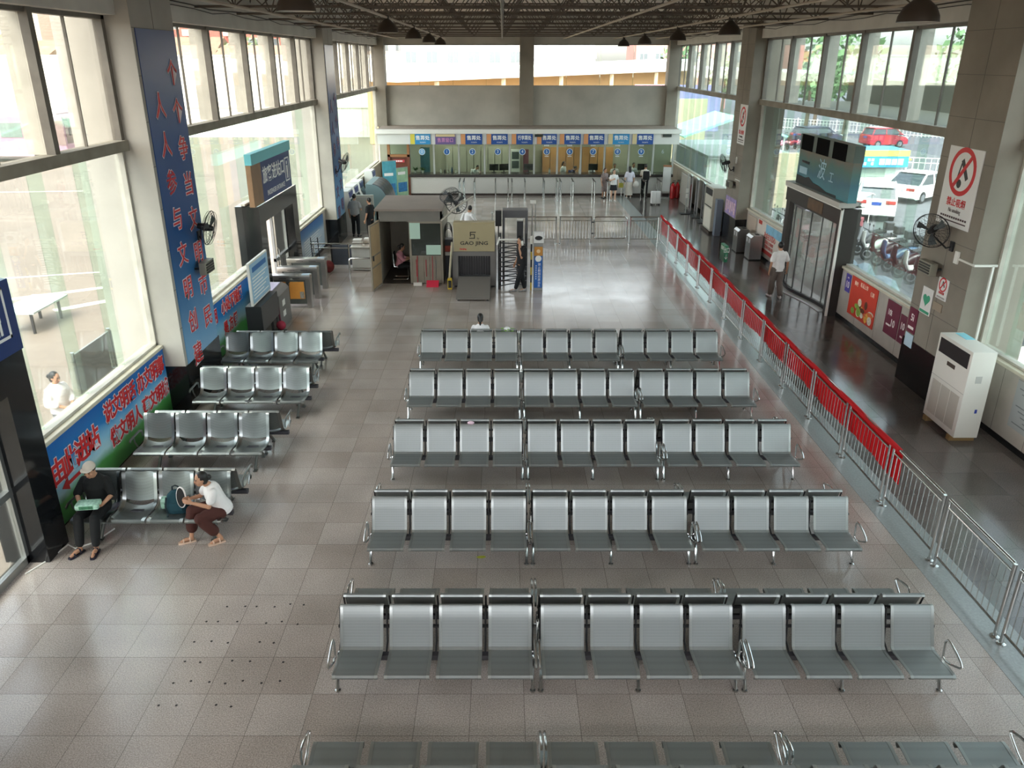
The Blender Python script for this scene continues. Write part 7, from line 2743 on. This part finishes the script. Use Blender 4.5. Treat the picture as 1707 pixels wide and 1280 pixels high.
# two men at the ticket machines
J = pose(STAND, wr_r=(-.16, -.3, 1.05), el_r=(-.24, -.05, 1.12))
person('man in grey T-shirt standing with his back to us by the ticket machines', (-6.12, 33.15, 0), PI - .2, J,
       dict(top_mat=cloth('grey_tee_cloth', '9a9a98'), bottom_mat=cloth('black_jean_cloth', '101114'), sleeve=.7, loose=.025), 1.76, .015)
person('man in black T-shirt looking sideways at the curved screen kiosk', (-5.36, 32.3, 0), -PI / 2 - .5, STAND,
       dict(top_mat=cloth('black_tee_cloth', '121113'), bottom_mat=cloth('black_jean_cloth', '101114'), sleeve=.7), 1.74, .015)
# attendant in the booth
J = pose(SIT, neck=(0, -.02, 1.02), head=(0, -.08, 1.16), face=(0, -1, -.3), wr_r=(-.1, -.36, .78), wr_l=(.1, -.36, .78), el_r=(-.22, -.12, .74), el_l=(.22, -.12, .74))
person('seated attendant in pink blouse inside the duty booth', (-3.42, 26.2, 0), PI / 2, J,
       dict(top_mat=cloth('pink_blouse_cloth', 'c98a94'), bottom_mat=cloth('black_jean_cloth', '101114'), sleeve=1.2, hair='bun'), 1.6, .014)
# people at the ticket counter
J = pose(STAND, el_r=(-.24, -.06, 1.12), wr_r=(-.1, -.24, 1.2), an_l=(.08, -.12, .085), toe_l=(.09, -.29, .03), kn_l=(.09, -.1, .49))
person('woman in white top and black skirt walking from the ticket counter', (5.82, 42.15, 0), .1, J,
       dict(top_mat=cloth('white_blouse_cloth', 'e4e2e0'), bottom_mat=cloth('black_skirt_cloth', '141318'), bottom='skirt', leg=.36, hair='bun', sleeve=.6, shoe_mat=M('white_shoe', 'dcdad6', 0.5)), 1.62, .015, skin=M('fair_skin', 'd2a98e', 0.55))
person('woman in white blouse and long white skirt with long black hair at window eight', (6.78, 43.1, 0), PI, STAND,
       dict(top_mat=cloth('lilac_white_cloth', 'dcdae6'), bottom_mat=cloth('cream_skirt_cloth', 'e0d8cc'), bottom='skirt', leg=.88, hair='long', sleeve=.75, loose=.02, shoe_mat=M('white_shoe', 'dcdad6', 0.5)), 1.66, .015, skin=M('fair_skin', 'd2a98e', 0.55))
J = pose(STAND, el_r=(-.24, -.08, 1.12), wr_r=(-.14, -.3, 1.14), el_l=(.24, -.06, 1.12), wr_l=(.14, -.3, 1.12))
person('man in pale shirt wearing a black backpack at window nine', (7.62, 43.2, 0), PI - .3, J,
       dict(top_mat=cloth('cream_shirt_cloth', 'ddd6cc'), bottom_mat=cloth('black_jean_cloth', '101114'), sleeve=.8), 1.76, .015)
bk = thing('backpack', 'black backpack worn by the man at window nine', 'backpack', (7.66, 43.03, .98), -.3)
B().box(-.17, .17, -.2, .0, 0, .46, .06).build('body', cloth('black_cloth_bag', '161517'), bk, smooth=40)
for x in (-.12, .12):
    B().tube([(x, -.02, .42), (x, .1, .47), (x * 1.05, .26, .36), (x * 1.1, .26, .2)], .02, 6, ry=.008).build('strap', cloth('black_cloth_bag', '161517'), bk)
person('woman in dark patterned dress behind the woman in the black skirt', (5.45, 43.0, 0), .6, STAND,
       dict(top_mat=M('patterned_dress_cloth', '8a7a76', 0.85, var=.6, scale=25), bottom_mat=M('patterned_dress_cloth', '8a7a76', 0.85, var=.6, scale=25), bottom='skirt', leg=.6, hair='bun', hair_mat=M('reddish_hair', '35201c', 0.5), sleeve=.6), 1.58, .016)
hb1 = thing('hand_bag', 'yellow green hand bag beside the woman in the black skirt', 'bag', (6.2, 42.3, .68))
B().box(-.15, .15, -.06, .06, 0, .24, .04).build('body', M('yellow_green_bag', 'a8a038', 0.6, var=.2, scale=12), hb1, smooth=40)
B().tube([(-.09, 0, .22), (-.06, 0, .4), (.06, 0, .4), (.09, 0, .22)], .01, 6).build('handle', M('white_bag_handle', 'dcd8d0', 0.6), hb1, smooth=True)
hb2 = thing('shopping_bag', 'round white bag held by the woman in the long skirt', 'bag', (7.12, 42.95, .58))
B().ball((0, 0, .17), .17, 14, 10, (1, .8, 1)).build('body', M('white_plastic_bag', 'e2ded6', 0.6), hb2, smooth=True)
B().tube([(0, 0, .32), (-.03, .02, .42)], .02, 6).build('handle', M('white_plastic_bag', 'e2ded6', 0.6), hb2)
# clerks behind the glass
wh_c = cloth('clerk_white_cloth', 'd9dad6')
J = pose(SIT, neck=(0, -.12, 1.0), head=(.02, -.24, 1.1), face=(.1, -1, -.7), up=(0, -.6, 1))
def clerk(label, x, rz, top, dz=.28, Jx=None, hair='bun', y=45.25):
    t = person(label, (x, y, dz), rz, Jx or SIT, dict(top_mat=top, bottom_mat=cloth('black_jean_cloth', '101114'), sleeve=.8, hair=hair), 1.62, .018)[0]
    st = thing('office_stool', 'office stool under the ' + label, 'stool', (x, y + .05, 0), rz)
    B().box(-.22, .22, -.2, .25, .38 + dz - .3 + .26, .44 + dz - .3 + .26, .02).build('seat', seat_blk, st)
    B().tube([(0, 0, 0), (0, 0, .4 + dz - .05)], .03, 8).build('pole', dark_steel, st)
    B().lathe([(.25, 0), (.25, .03), (.05, .06)], n=12).build('base', dark_steel, st)
clerk('clerk in white bent over the desk at window two', -1.5, .6, wh_c, .36, J, 'short', 44.95)
clerk('clerk in dark blue bent over the desk at window six', 3.85, .9, cloth('dark_blue_cloth', '26345c'), .3, J, 'bun', 45.0)
clerk('clerk in white seated sideways at window seven', 5.0, .7, wh_c, .33, None, 'short', 45.1)
clerk('clerk with dark hair seated at window eight', 6.24, 0, wh_c, .33, None, 'short', 45.1)
clerk('clerk in pale shirt seated at window nine', 7.3, .3, wh_c, .38, None, 'short', 45.1)
person('clerk in white blouse standing behind window six', (3.42, 45.3, 0), .9, STAND, dict(top_mat=wh_c, bottom_mat=cloth('beige_skirt_cloth', 'b9a890'), sleeve=.7, hair='pony'), 1.66, .018)
# woman outside the bus-yard window
J = pose(STAND, el_r=(-.25, -.02, 1.12), wr_r=(-.08, -.26, 1.02), el_l=(.25, -.02, 1.12), wr_l=(.1, -.24, 1.0), face=(.2, -1, -.2))
person('woman in open white shirt standing outside the bus yard window', (-8.3, 13.6, -.06), 1.2, J,
       dict(top_mat=cloth('white_shirt_cloth', 'e9e8e6'), bottom_mat=cloth('grey_trouser_dark', '5a5a5e'), sleeve=1.4, hair='bun', hem=-.3, loose=.04, hands=True), 1.62, .012)
